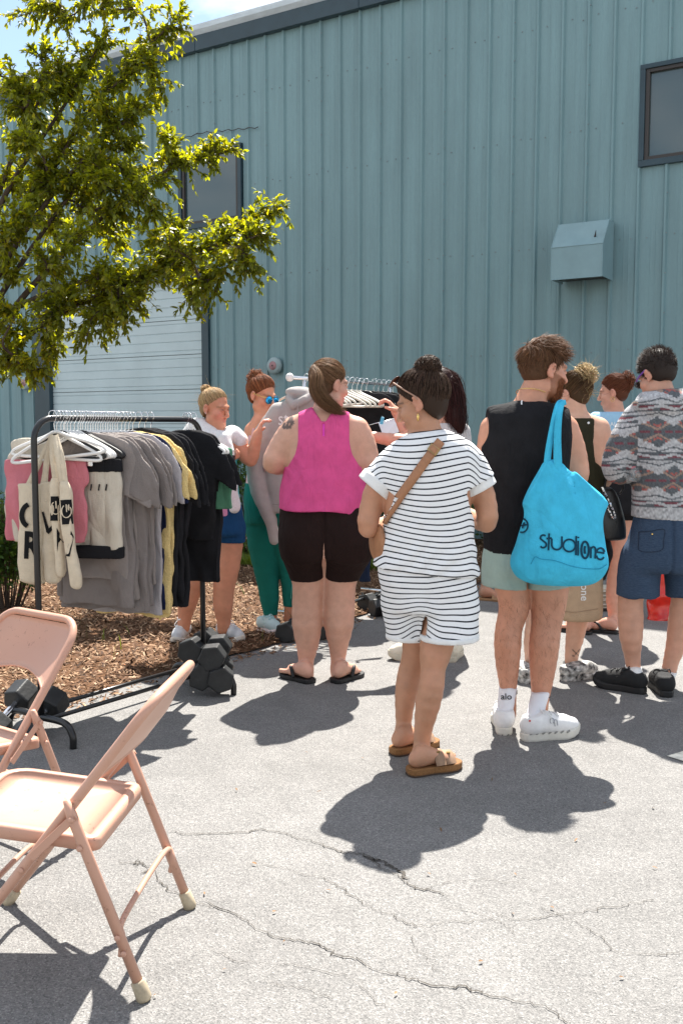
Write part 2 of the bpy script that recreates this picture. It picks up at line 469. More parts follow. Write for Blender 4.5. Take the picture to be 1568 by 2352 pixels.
EAVE = 6.84
def wall_uv(u, v, out=0.0):
    """t and z of a picture point on the wall plane"""
    r = ray(u, v); base = WALL_P + WALL_N * out
    A = np.array([[r[0], -WALL_D[0]], [r[1], -WALL_D[1]]])
    k, t = np.linalg.solve(A, base)
    return t, CAMH + r[2] * k
bld = empty('metal_building', wallpt(0, 0), 0, 'long teal corrugated metal building with a roll-up door behind the shoppers', 'building')
t_doorR, _ = wall_uv(469, 900); t_doorL, _ = wall_uv(119, 900)
DOORZ = wall_uv(440, 640)[1]
PW = 0.9144
WD3, WN3 = np.array([*WALL_D, 0]), np.array([*WALL_N, 0])
def panel_profile():
    out = []
    for k in range(3):
        c = k * 0.3048
        out += [(c + 0.0, 0.0), (c + 0.110, 0.0), (c + 0.114, 0.0022), (c + 0.121, 0.0022), (c + 0.125, 0.0), (c + 0.168, 0.0), (c + 0.172, 0.0022), (c + 0.179, 0.0022), (c + 0.183, 0.0),
                (c + 0.245, 0.0), (c + 0.262, 0.032), (c + 0.284, 0.032), (c + 0.301, 0.0)]
    out.append((PW, 0.0))
    return out
PROF = panel_profile()
def wall_panel(t0, z0, z1, ta=None, tb=None):
    pr = [(t0 + a, b) for a, b in PROF]
    if ta is not None: pr = [(max(ta, a), b) for a, b in pr if a > ta - 0.02]
    if tb is not None: pr = [(min(tb, a), b) for a, b in pr if a < tb + 0.02]
    if len(pr) < 2: return
    V = [wallpt(a, b + 0.0, z0) for a, b in pr] + [wallpt(a, b + 0.0, z1) for a, b in pr]
    n = len(pr); F = [(i + 1, i, n + i, n + i + 1) for i in range(n - 1)]
    add('wall_panel', V, F, M_WALL, bld, False)
wins = []
tl, zt = wall_uv(412, 330); tr, zt2 = wall_uv(557, 332); wins.append((tl, tr, 4.33, 5.44))
tl, zt = wall_uv(1472, 152); wins.append((tl, tl + 1.22, 4.33, 5.44))
i0 = -9
for i in range(i0, 12):
    a, b = i * PW, (i + 1) * PW
    cuts = []
    segs = [(a, b)]
    if b > t_doorL and a < t_doorR:
        if a < t_doorL: wall_panel(a, 0, DOORZ, None, t_doorL)
        if b > t_doorR: wall_panel(a, 0, DOORZ, t_doorR, None)
        lo = DOORZ
    else: lo = 0.0
    w = [w_ for w_ in wins if b > w_[0] and a < w_[1]]
    if w:
        w = w[0]
        wall_panel(a, lo, w[2]); wall_panel(a, w[3], EAVE)
        if a < w[0]: wall_panel(a, w[2], w[3], None, w[0])
        if b > w[1]: wall_panel(a, w[2], w[3], w[1], None)
    else: wall_panel(a, lo, EAVE)
def wbox(name, t0, t1, z0, z1, o0, o1, m, parent=bld, bevel=0.004):
    c = (wallpt((t0 + t1) / 2, (o0 + o1) / 2, (z0 + z1) / 2))
    R = np.stack([WD3, WN3, [0, 0, 1]], 1)
    return MB().box(c, (abs(t1 - t0), abs(o1 - o0), abs(z1 - z0)), R, bevel).build(name, m, parent)
T0, T1 = i0 * PW, 12 * PW
# the solid body behind the cladding, roof edge
wbox('core_wall', T0, t_doorL - .02, 0, EAVE, -0.35, -0.03, M_TRIM); wbox('core_wall', t_doorR + .02, T1, 0, EAVE, -0.35, -0.03, M_TRIM)
wbox('core_wall', t_doorL - .02, t_doorR + .02, DOORZ + 0.15, EAVE, -0.35, -0.03, M_TRIM)
MB().push([wallpt(T0, 0.12, EAVE + .30), wallpt(T1, 0.12, EAVE + .30), wallpt(T1, -14, EAVE + 1.5), wallpt(T0, -14, EAVE + 1.5), wallpt(T1, -14, 0), wallpt(T0, -14, 0)],
          [(0, 1, 2, 3), (3, 2, 4, 5)]).build('roof', M_GUTTER, bld)
for t_e in (T0 + .001, T1 - .001):
    MB().push([wallpt(t_e, -0.04, 0), wallpt(t_e, -0.04, EAVE + .3), wallpt(t_e, -13.9, EAVE + 1.4), wallpt(t_e, -13.9, 0)], [(0, 1, 2, 3)]).build('end_wall', M_WALL, bld)
for k in range(7):
    a = T0 + (T1 - T0) * k / 7; b = T0 + (T1 - T0) * (k + 1) / 7 - 0.004
    fa = wbox('fascia', a, b, EAVE - 0.02, EAVE + 0.19, 0.0, 0.10, M_TRIM, bevel=0.006)
    MB().prism([(0.0, 0.0), (0.09, 0.0), (0.15, 0.05), (0.165, 0.115), (0.15, 0.12), (0.135, 0.06), (0.08, 0.015), (0.0, 0.015)], WN3, (0, 0, 1), WD3 * (b - a), wallpt(a, 0.0, EAVE + 0.193)).build('gutter', M_GUTTER, bld)
# screws of the cladding
sm = MB()
for z in (1.0, 2.3, 3.55, 4.85, 6.1):
    for k in range(int(T0 / .3048), int(T1 / .3048)):
        for dt in (0.08, 0.22):
            if dt == 0.22 and k % 2: continue
            t = k * .3048 + dt * 0.9
            if t_doorL - .1 < t < t_doorR + .1 and z < DOORZ + .1: continue
            if any(w_[0] - .1 < t < w_[1] + .1 and w_[2] - .1 < z < w_[3] + .1 for w_ in wins): continue
            sm.box(wallpt(t, 0.004, z + RNG.normal(0, .008)), (0.011, 0.011, 0.011), np.stack([WD3, WN3, [0, 0, 1]], 1))
for k in range(int(T0 / PW), int(T1 / PW) + 1):
    for z in np.arange(0.5, 6.7, 0.44):
        t = k * PW + 0.272
        if t_doorL - .1 < t < t_doorR + .1 and z < DOORZ + .1: continue
        if any(w_[0] - .1 < t < w_[1] + .1 and w_[2] - .1 < z < w_[3] + .1 for w_ in wins): continue
        sm.box(wallpt(t + 0.02, 0.026, z), (0.011, 0.011, 0.011), np.stack([WD3, WN3, [0, 0, 1]], 1))
so = sm.build('screws', M_STEEL, bld); so['kind'] = 'stuff'
# roll-up door: sections with seams and grooves
door = empty('tmp')
bpy.data.objects.remove(door)
SEC = 0.5215
nsec = int(DOORZ / SEC) + 1
seam0 = wall_uv(469, 812)[1] % SEC
z = seam0 - SEC; first = True
dz_edges = [0.02]
while z < DOORZ - 0.01:
    if z > 0.05: dz_edges.append(z)
    z += SEC
dz_edges.append(DOORZ)
door_part = None
for a, b in zip(dz_edges[:-1], dz_edges[1:]):
    # one section: grooved face (four shallow grooves)
    hts = [(a + 0.004, -0.045), (a + 0.008, -0.035)]
    for g in (0.115, 0.375, 0.63, 0.885):
        zg = a + (b - a) * g
        hts += [(zg - 0.010, -0.035), (zg - 0.004, -0.045), (zg + 0.004, -0.045), (zg + 0.010, -0.035)]
    hts += [(b - 0.004, -0.035), (b - 0.001, -0.05)]
    V = [wallpt(t_doorL, o_, z_) for z_, o_ in hts] + [wallpt(t_doorR, o_, z_) for z_, o_ in hts]
    n = len(hts); F = [(i, n + i, n + i + 1, i + 1) for i in range(n - 1)]
    if door_part is None:
        door_part = add('roll_up_door', V, F, M_DOORP, bld, False)
    else:
        add('door_section', V, F, M_DOORP, door_part, False)
wbox('door_backing', t_doorL, t_doorR, 0, DOORZ, -0.09, -0.06, M_BRONZE, door_part)
wbox('door_jamb', t_doorL - 0.36, t_doorL, 0, DOORZ + 0.18, -0.06, 0.05, M_TRIM)
wbox('door_jamb', t_doorR, t_doorR + 0.13, 0, DOORZ + 0.18, -0.06, 0.05, M_TRIM)
wbox('door_lintel', t_doorL, t_doorR, DOORZ, DOORZ + 0.16, -0.06, 0.046, M_TRIM)
for (a, b, z0, z1) in wins:
    fr = wbox('window', a, b, z0 - 0.0, z0 + 0.07, -0.03, 0.05, M_TRIM)
    wbox('frame', a, b, z1 - 0.05, z1, -0.03, 0.05, M_TRIM, fr)
    wbox('frame', a, a + 0.06, z0 + 0.07, z1 - 0.05, -0.03, 0.05, M_TRIM, fr)
    wbox('frame', b - 0.06, b, z0 + 0.07, z1 - 0.05, -0.03, 0.05, M_TRIM, fr)
    wbox('sash', a + 0.06, a + 0.105, z0 + 0.07, z1 - 0.05, -0.03, 0.03, M_BRONZE, fr)
    wbox('sash', b - 0.105, b - 0.06, z0 + 0.07, z1 - 0.05, -0.03, 0.03, M_BRONZE, fr)
    wbox('sash', a + 0.105, b - 0.105, z0 + 0.07, z0 + 0.11, -0.03, 0.03, M_BRONZE, fr)
    wbox('sash', a + 0.105, b - 0.105, z1 - 0.09, z1 - 0.05, -0.03, 0.03, M_BRONZE, fr)
    wbox('pane', a + 0.105, b - 0.105, z0 + 0.11, z1 - 0.09, -0.025, -0.01, M_GLASS, fr, 0)
# thin cable on the wall above the left window
t1_, z1_ = wall_uv(382, 333); t2_, z2_ = wall_uv(470, 306); t3_, z3_ = wall_uv(597, 294)
cab = [wallpt(t1_ + (t3_ - t1_) * k / 30, 0.04, np.interp(k / 30, [0, .4, 1], [z1_, z2_, z3_]) + 0.012 * math.sin(k * 1.9)) for k in range(31)]
MB().tube(cab, 0.006, 5).build('cable', M_BRONZE, bld, True)

# exhaust hood on the wall
def exhaust_hood():
    tL, zb = wall_uv(1264, 644, 0.45); tR, zt_ = wall_uv(1383, 558, 0.45)
    _, zbR = wall_uv(1383, 633, 0.45)
    zb = (zb + zbR) / 2; w = tR - tL
    r = empty('exhaust_hood', wallpt((tL + tR) / 2, 0.034, zb), 0, 'boxy teal metal exhaust hood with sloped dented top on the wall', 'vent hood')
    m = mat('hood_paint', (0.20, 0.315, 0.345), 0.38, 0.5, var=0.08, vscale=3, bump=0.15, bscale=6)
    D = 0.45; h1 = zt_ - zb; h2 = h1 + 0.30
    def P(t, o_, z_): return wallpt(tL + t, o_, zb + z_)
    g = 10
    V = []; F = []
    # sloped top as a dented grid
    for i in range(g + 1):
        for j in range(g + 1):
            s_, q_ = i / g, j / g
            dent = -0.022 * math.exp(-((s_ - .62) ** 2 + (q_ - .4) ** 2) * 9) + 0.008 * math.sin(s_ * 7) * q_ * (1 - q_)
            V.append(P(w * s_, D + (0.22 - D) * q_, h1 + (h2 - h1) * q_ + dent * math.sin(math.pi * min(1, max(0, s_))) ** .3))
    for i in range(g):
        for j in range(g): F.append((i * (g + 1) + j, (i + 1) * (g + 1) + j, (i + 1) * (g + 1) + j + 1, i * (g + 1) + j + 1))
    add('sloped_top', V, F, m, r, True)
    MB().push([P(0, D, 0), P(w, D, 0), P(w, D, h1), P(0, D, h1)], [(0, 1, 2, 3)]).build('front_panel', m, r)
    for t_ in (0, w):
        MB().push([P(t_, 0.034, 0), P(t_, D, 0), P(t_, D, h1), P(t_, 0.22, h2), P(t_, 0.034, h2)], [(0, 1, 2, 3, 4) if t_ else (4, 3, 2, 1, 0)]).build('side_panel', m, r)
    MB().push([P(0, 0.034, h2), P(w, 0.034, h2), P(w, 0.22, h2), P(0, 0.22, h2)], [(0, 3, 2, 1)]).build('top_panel', m, r)
    MB().push([P(0.01, 0.034, 0.03), P(w - .01, 0.034, 0.03), P(w - .01, D - .01, 0.03), P(0.01, D - .01, 0.03)], [(0, 1, 2, 3)]).build('grille', M_BRONZE, r)
    for (a, b) in (((0, D, 0), (w, D, 0)), ((0, D, h1), (w, D, h1)), ((w, D, 0), (w, D, h1)), ((w, D, h1), (w, .22, h2)), ((0, D, 0), (0, D, h1)), ((0, D, h1), (0, .22, h2))):
        MB().tube([P(*a), P(*b)], 0.006, 6).build('seam', m, r)
    MB().lathe([(0.006, 0), (0.012, 0.02), (0.002, 0.09)], P(w * .8, .36, h1 + 0.08), 8, rotx(0.5)).build('torn_flap', M_BRONZE, r)
exhaust_hood()

def alarm_bell(u, v, label):
    t, z = wall_uv(u, v, 0.08)
    r = empty('alarm_bell', wallpt(t, 0, z), 0, label, 'bell', 'round bells on the building wall')
    R = np.stack([WD3, np.array([0, 0, -1.0]), WN3], 1)
    R = np.stack([WD3, np.cross(WN3, WD3), WN3], 1)
    MB().lathe([(0.03, 0.0), (0.05, 0.034), (0.115, 0.036), (0.122, 0.06), (0.118, 0.085), (0.10, 0.105), (0.05, 0.112), (0.004, 0.114)], wallpt(t, 0, z), 28, R).build('gong', mat('bell_paint', (0.28, 0.36, 0.37), 0.45, 0.5, var=0.1), r, True)
    MB().lathe([(0.062, 0.108), (0.06, 0.116), (0.02, 0.119), (0.002, 0.12)], wallpt(t, 0, z), 20, R).build('faded_disc', mat('faded_red', (0.36, 0.20, 0.21), 0.6, 0.3, var=0.2, vscale=20), r, True)
    MB().lathe([(0.010, 0.115), (0.010, 0.127), (0.003, 0.13)], wallpt(t, 0, z), 10, R).build('bolt', M_BRONZE, r, True)
alarm_bell(629, 840, 'round grey bell on the teal wall above the red-haired shopper')
alarm_bell(58, 880, 'round bell with pink disc on the wall left of the door')
# ================================================================== implicit surfaces for bodies and cloth
def smin(a, b, k):
    h = np.clip(0.5 + 0.5 * (b - a) / k, 0, 1)
    return b * (1 - h) + a * h - k * h * (1 - h)
def smax(a, b, k): return -smin(-a, -b, k)

class Prim:
    def __init__(s, fn, lo, hi, k=0.02, op='u'):
        s.fn, s.lo, s.hi, s.k, s.op = fn, np.asarray(lo, float), np.asarray(hi, float), k, op
def chain(pts, rads, k=0.02, op='u', flat=None):
    """tapered tube; flat=(axis vector, factor) squeezes it along an axis"""
    pts = np.asarray(pts, float); rads = np.asarray(rads, float)
    def fn(P):
        d = None
        for i in range(len(pts) - 1):
            a, b = pts[i], pts[i + 1]; ab = b - a; L2 = max(ab @ ab, 1e-9)
            t = np.clip(((P - a) @ ab) / L2, 0, 1)
            q = P - a - t[:, None] * ab
            if flat is not None:
                ax = np.asarray(flat[0], float); q = q + np.outer(q @ ax, ax) * (1 / flat[1] - 1)
            di = np.sqrt((q * q).sum(1)) - (rads[i] + (rads[i + 1] - rads[i]) * t)
            if flat is not None: di = di * min(1, flat[1])
            d = di if d is None else smin(d, di, 0.006)
        return d
    R = rads.max()
    return Prim(fn, pts.min(0) - R, pts.max(0) + R, k, op)
def ell(c, r, R=None, k=0.02, op='u'):
    c = np.asarray(c, float); r = np.asarray(r, float); Rm = np.eye(3) if R is None else np.asarray(R, float)
    def fn(P):
        q = (P - c) @ Rm
        k0 = np.sqrt(((q / r) ** 2).sum(1)); k1 = np.sqrt(((q / (r * r)) ** 2).sum(1)) + 1e-9
        return k0 * (k0 - 1) / k1
    m = r.max()
    return Prim(fn, c - m, c + m, k, op)
def stack(rows, k=0.03, n=2.3, grow=0.0, top=0.03, bot=0.02):
    """rows of (centre xyz, half width, half depth), cross-sections stacked in height"""
    rows = sorted(rows, key=lambda r: r[0][2])
    A = np.array([[r[0][2], r[0][0], r[0][1], r[1] + grow, r[2] + grow] for r in rows])
    A = smooth_path(A, 6)
    A = A[np.argsort(A[:, 0])]
    def fn(P):
        z = P[:, 2]
        cx, cy = np.interp(z, A[:, 0], A[:, 1]), np.interp(z, A[:, 0], A[:, 2])
        hw, hd = np.interp(z, A[:, 0], A[:, 3]), np.interp(z, A[:, 0], A[:, 4])
        q = (np.abs((P[:, 0] - cx) / hw) ** n + np.abs((P[:, 1] - cy) / hd) ** n) ** (1 / n)
        d = (q - 1) * np.minimum(hw, hd)
        d = smax(d, z - (A[-1, 0] + grow), top)
        return smax(d, (A[0, 0] - grow) - z, bot)
    lo = [(A[:, 1] - A[:, 3]).min(), (A[:, 2] - A[:, 4]).min(), A[0, 0] - grow]
    hi = [(A[:, 1] + A[:, 3]).max(), (A[:, 2] + A[:, 4]).max(), A[-1, 0] + grow]
    return Prim(fn, lo, hi, k)
def evaluate(prims, P, cut=None, wr=None):
    P = np.asarray(P, float)
    d = np.full(len(P), 1.0)
    for p in prims:
        m = np.all((P > p.lo - 0.09) & (P < p.hi + 0.09), axis=1)
        if not m.any(): continue
        v = p.fn(P[m])
        if p.op == 'u': d[m] = smin(d[m], v, p.k)
        elif p.op == 's': d[m] = smax(d[m], -v, p.k)
    if wr is not None: d = d + wr(P)
    if cut is not None: d = np.maximum(d, cut(P, d))
    return d
_EDG = [(0, 1), (2, 3), (4, 5), (6, 7), (0, 2), (1, 3), (4, 6), (5, 7), (0, 4), (1, 5), (2, 6), (3, 7)]
def polygonize(prims, h=0.008, cut=None, wr=None, fine=None, pad=0.03):
    """surface nets with a coarse first pass; fine=(z0, z1, h) gives a denser band in height"""
    f = lambda P: evaluate(prims, P, cut, wr)
    us = [p for p in prims if p.op == 'u']
    lo = np.min([p.lo for p in us], 0) - pad; hi = np.max([p.hi for p in us], 0) + pad
    ax = [np.arange(lo[i], hi[i] + h, h) for i in range(3)]
    if fine is not None:
        z0, z1, hf = fine
        ax[2] = np.concatenate([np.arange(lo[2], z0, h), np.arange(z0, max(z0, min(z1, hi[2] + h)), hf), np.arange(z1, hi[2] + h, h) if z1 < hi[2] else []])
    S = 4
    ax = [np.concatenate([a, a[-1] + (np.arange(1, (S - (len(a) - 1) % S) % S + 1)) * (a[-1] - a[-2])]) if (len(a) - 1) % S else a for a in ax]
    nx, ny, nz = [len(a) for a in ax]
    cg = np.stack(np.meshgrid(ax[0][::S], ax[1][::S], ax[2][::S], indexing='ij'), -1)
    cs = cg.shape[:3]
    C = f(cg.reshape(-1, 3)).reshape(cs)
    thr = S * h * 1.9 + 0.012
    near = np.abs(C) < thr
    blk = np.zeros((cs[0] - 1, cs[1] - 1, cs[2] - 1), bool)
    for i in (0, 1):
        for j in (0, 1):
            for k in (0, 1): blk |= near[i:cs[0] - 1 + i, j:cs[1] - 1 + j, k:cs[2] - 1 + k]
    m = np.zeros((nx, ny, nz), bool)
    up = blk.repeat(S, 0).repeat(S, 1).repeat(S, 2)
    m[:-1, :-1, :-1] |= up; m[1:, 1:, 1:] |= up; m[1:, :-1, :-1] |= up; m[:-1, 1:, :-1] |= up; m[:-1, :-1, 1:] |= up
    D = C[:-1, :-1, :-1].repeat(S, 0).repeat(S, 1).repeat(S, 2)
    full = np.ones((nx, ny, nz)); full[:-1, :-1, :-1] = D; D = np.where(np.abs(full) < 1e-6, 1e-6, full)
    ii = np.nonzero(m)
    D[ii] = f(np.stack([ax[0][ii[0]], ax[1][ii[1]], ax[2][ii[2]]], 1))
    B = D < 0
    cnt = np.zeros((nx - 1, ny - 1, nz - 1), np.int8)
    for i in (0, 1):
        for j in (0, 1):
            for k in (0, 1): cnt += B[i:nx - 1 + i, j:ny - 1 + j, k:nz - 1 + k]
    act = (cnt > 0) & (cnt < 8)
    ci = np.stack(np.nonzero(act), 1)
    idx = np.full(act.shape, -1, np.int64); idx[act] = np.arange(len(ci))
    offs = np.array([[i, j, k] for i in (0, 1) for j in (0, 1) for k in (0, 1)])
    vals = np.stack([D[ci[:, 0] + o[0], ci[:, 1] + o[1], ci[:, 2] + o[2]] for o in offs], 1)
    cor = np.stack([np.stack([ax[0][ci[:, 0] + o[0]], ax[1][ci[:, 1] + o[1]], ax[2][ci[:, 2] + o[2]]], 1) for o in offs], 1)
    acc = np.zeros((len(ci), 3)); w = np.zeros(len(ci))
    for a, b in _EDG:
        s = (vals[:, a] < 0) != (vals[:, b] < 0)
        t = np.where(s, vals[:, a] / (vals[:, a] - vals[:, b] + 1e-12), 0)
        acc += s[:, None] * (cor[:, a] + t[:, None] * (cor[:, b] - cor[:, a])); w += s
    V = acc / np.maximum(w, 1)[:, None]
    F = []
    def quads(ed, sh):
        e = np.stack(np.nonzero(ed), 1)
        return e
    X = B[:-1] != B[1:]; e = np.stack(np.nonzero(X[:, 1:-1, 1:-1]), 1); i, j, k = e[:, 0], e[:, 1] + 1, e[:, 2] + 1
    q = np.stack([idx[i, j - 1, k - 1], idx[i, j, k - 1], idx[i, j, k], idx[i, j - 1, k]], 1); fl = ~B[i, j, k]; q[fl] = q[fl][:, ::-1]; F.append(q)
    Yb = B[:, :-1] != B[:, 1:]; e = np.stack(np.nonzero(Yb[1:-1, :, 1:-1]), 1); i, j, k = e[:, 0] + 1, e[:, 1], e[:, 2] + 1
    q = np.stack([idx[i - 1, j, k - 1], idx[i - 1, j, k], idx[i, j, k], idx[i, j, k - 1]], 1); fl = ~B[i, j, k]; q[fl] = q[fl][:, ::-1]; F.append(q)
    Z = B[:, :, :-1] != B[:, :, 1:]; e = np.stack(np.nonzero(Z[1:-1, 1:-1, :]), 1); i, j, k = e[:, 0] + 1, e[:, 1] + 1, e[:, 2]
    q = np.stack([idx[i - 1, j - 1, k], idx[i, j - 1, k], idx[i, j, k], idx[i - 1, j, k]], 1); fl = ~B[i, j, k]; q[fl] = q[fl][:, ::-1]; F.append(q)
    F = np.concatenate(F); F = F[(F >= 0).all(1)]
    # pull the vertices onto the surface
    for _ in range(2):
        e_ = 0.0015; d0 = f(V)
        g = np.stack([f(V + np.eye(3)[a] * e_) - d0 for a in range(3)], 1) / e_
        gn2 = (g * g).sum(1) + 1e-6
        st = np.clip(d0 / gn2, -0.5 * h / np.sqrt(gn2), 0.5 * h / np.sqrt(gn2))
        V = V - g * st[:, None] * 0.9
    return V, F
def wob(seed, freq, amp, aniso=(1, 1, 1), n=7):
    """cheap smooth noise as a sum of warped waves"""
    r = np.random.default_rng(seed)
    K = r.normal(0, 1, (n, 3)); K /= np.linalg.norm(K, axis=1)[:, None]; K = K * np.asarray(aniso) * freq * r.uniform(0.6, 1.7, (n, 1)); ph = r.uniform(0, 6.28, n); ph2 = r.uniform(0, 6.28, n)
    K2 = r.normal(0, freq * 0.35, (n, 3))
    def fn(P):
        s = 0
        for i in range(n): s = s + np.sin(P @ K[i] + ph[i] + 1.4 * np.sin(P @ K2[i] + ph2[i]))
        return amp * s / math.sqrt(n)
    return fn
def add_wob(*fs):
    return lambda P: sum(f(P) for f in fs)
from mathutils.bvhtree import BVHTree
def bvh_of(V, F): return BVHTree.FromPolygons([tuple(v) for v in V], [tuple(int(i) for i in f) for f in F])
def hit(bv, u, v, off=0.004):
    """first surface met from the viewpoint through a picture point, lifted by off"""
    r = ray(u, v); r = r / np.linalg.norm(r)
    p, n, i, d = bv.ray_cast(Vector((0, 0, CAMH)), Vector(r))
    if p is None: return None
    if n.dot(Vector(r)) > 0: n = -n
    return np.array(p) + np.array(n) * off
def ribbon_on(bv, path, w, off=0.005, thick=0.004, n=10, dense=True):
    """strip of cloth or leather lying on a surface; path in picture units, width in picture units"""
    P = smooth_path(path, n) if dense else np.array(path, float)
    T = np.gradient(P, axis=0); T /= np.linalg.norm(T, axis=1)[:, None] + 1e-9
    Nn = np.stack([-T[:, 1], T[:, 0]], 1)
    rows = []
    for p, nn_ in zip(P, Nn):
        rr = []
        for s in (-0.5, 0, 0.5):
            q = hit(bv, *(p + nn_ * w * s), off)
            rr.append(q)
        if rr[1] is None: continue
        rr = [x if x is not None else rr[1] for x in rr]
        rows.append(rr)
    V = []; F = []
    for r_ in rows:
        for q in r_:
            d = np.array([0, 0, CAMH]) - q; d /= np.linalg.norm(d)
            V += [q + d * thick, q]
    m = len(rows)
    for i in range(m - 1):
        a, b = i * 6, (i + 1) * 6
        F += [(a, a + 2, b + 2, b), (a + 2, a + 4, b + 4, b + 2), (a + 1, b + 1, b + 3, a + 3), (a + 3, b + 3, b + 5, a + 5), (a, b, b + 1, a + 1), (a + 4, a + 5, b + 5, b + 4)]
    return V, F
def fat_strands(paths, rad, sides=3):
    """paths (n, m, 3) -> one mesh of thin tapered tubes"""
    paths = np.asarray(paths, float); n, m, _ = paths.shape
    rad = np.broadcast_to(np.asarray(rad, float).reshape(-1, 1) if np.ndim(rad) == 1 else rad, (n, m)) if not np.isscalar(rad) else np.full((n, m), rad)
    tp = np.concatenate([np.linspace(0.75, 1, max(2, m // 3)), np.linspace(1, 0.25, m - max(2, m // 3))])
    rad = rad * tp
    T = np.gradient(paths, axis=1); T /= np.linalg.norm(T, axis=2)[..., None] + 1e-9
    ref = np.array([0.31, 0.17, 0.93])
    A = np.cross(T, ref); A /= np.linalg.norm(A, axis=2)[..., None] + 1e-9
    Bv = np.cross(T, A)
    V = []
    for k in range(sides):
        a = 2 * math.pi * k / sides
        V.append(paths + rad[..., None] * (math.cos(a) * A + math.sin(a) * Bv))
    V = np.stack(V, 2).reshape(-1, 3)
    base = (np.arange(n) * m * sides)[:, None, None] + (np.arange(m - 1) * sides)[None, :, None] + np.arange(sides)[None, None, :]
    nxt = (np.arange(n) * m * sides)[:, None, None] + (np.arange(m - 1) * sides)[None, :, None] + ((np.arange(sides) + 1) % sides)[None, None, :]
    F = np.stack([base, nxt, nxt + sides, base + sides], -1).reshape(-1, 4)
    return V, F, m * sides
# ================================================================== people: shared tools
M_SKIN = mat_attr('skin', 0.46, 0.4, bump=0.16, bscale=160, var=0.08, vscale=26, sub=0.10)
M_HAIR = mat_attr('hair', 0.55, 0.16)
M_EYE = mat('eye_white', (0.7, 0.68, 0.65), 0.2, 0.5)
M_GOLD = mat('gold', (0.75, 0.52, 0.18), 0.25, 0.5, metal=1.0)
M_SILVER = mat('chrome', (0.72, 0.73, 0.75), 0.18, 0.5, metal=1.0)
M_WHITECLOTH = mat('white_cotton', (0.74, 0.74, 0.73), 0.9, 0.15, var=0.04, vscale=20, bump=0.25, bscale=140)
M_BLACKCLOTH = mat('black_cotton', (0.014, 0.014, 0.016), 0.9, 0.12, var=0.2, vscale=12, bump=0.3, bscale=160)
M_BLACKPL = mat('black_rubber', (0.012, 0.012, 0.013), 0.55, 0.4)
def nrm(v): v = np.asarray(v, float); return v / np.linalg.norm(v)

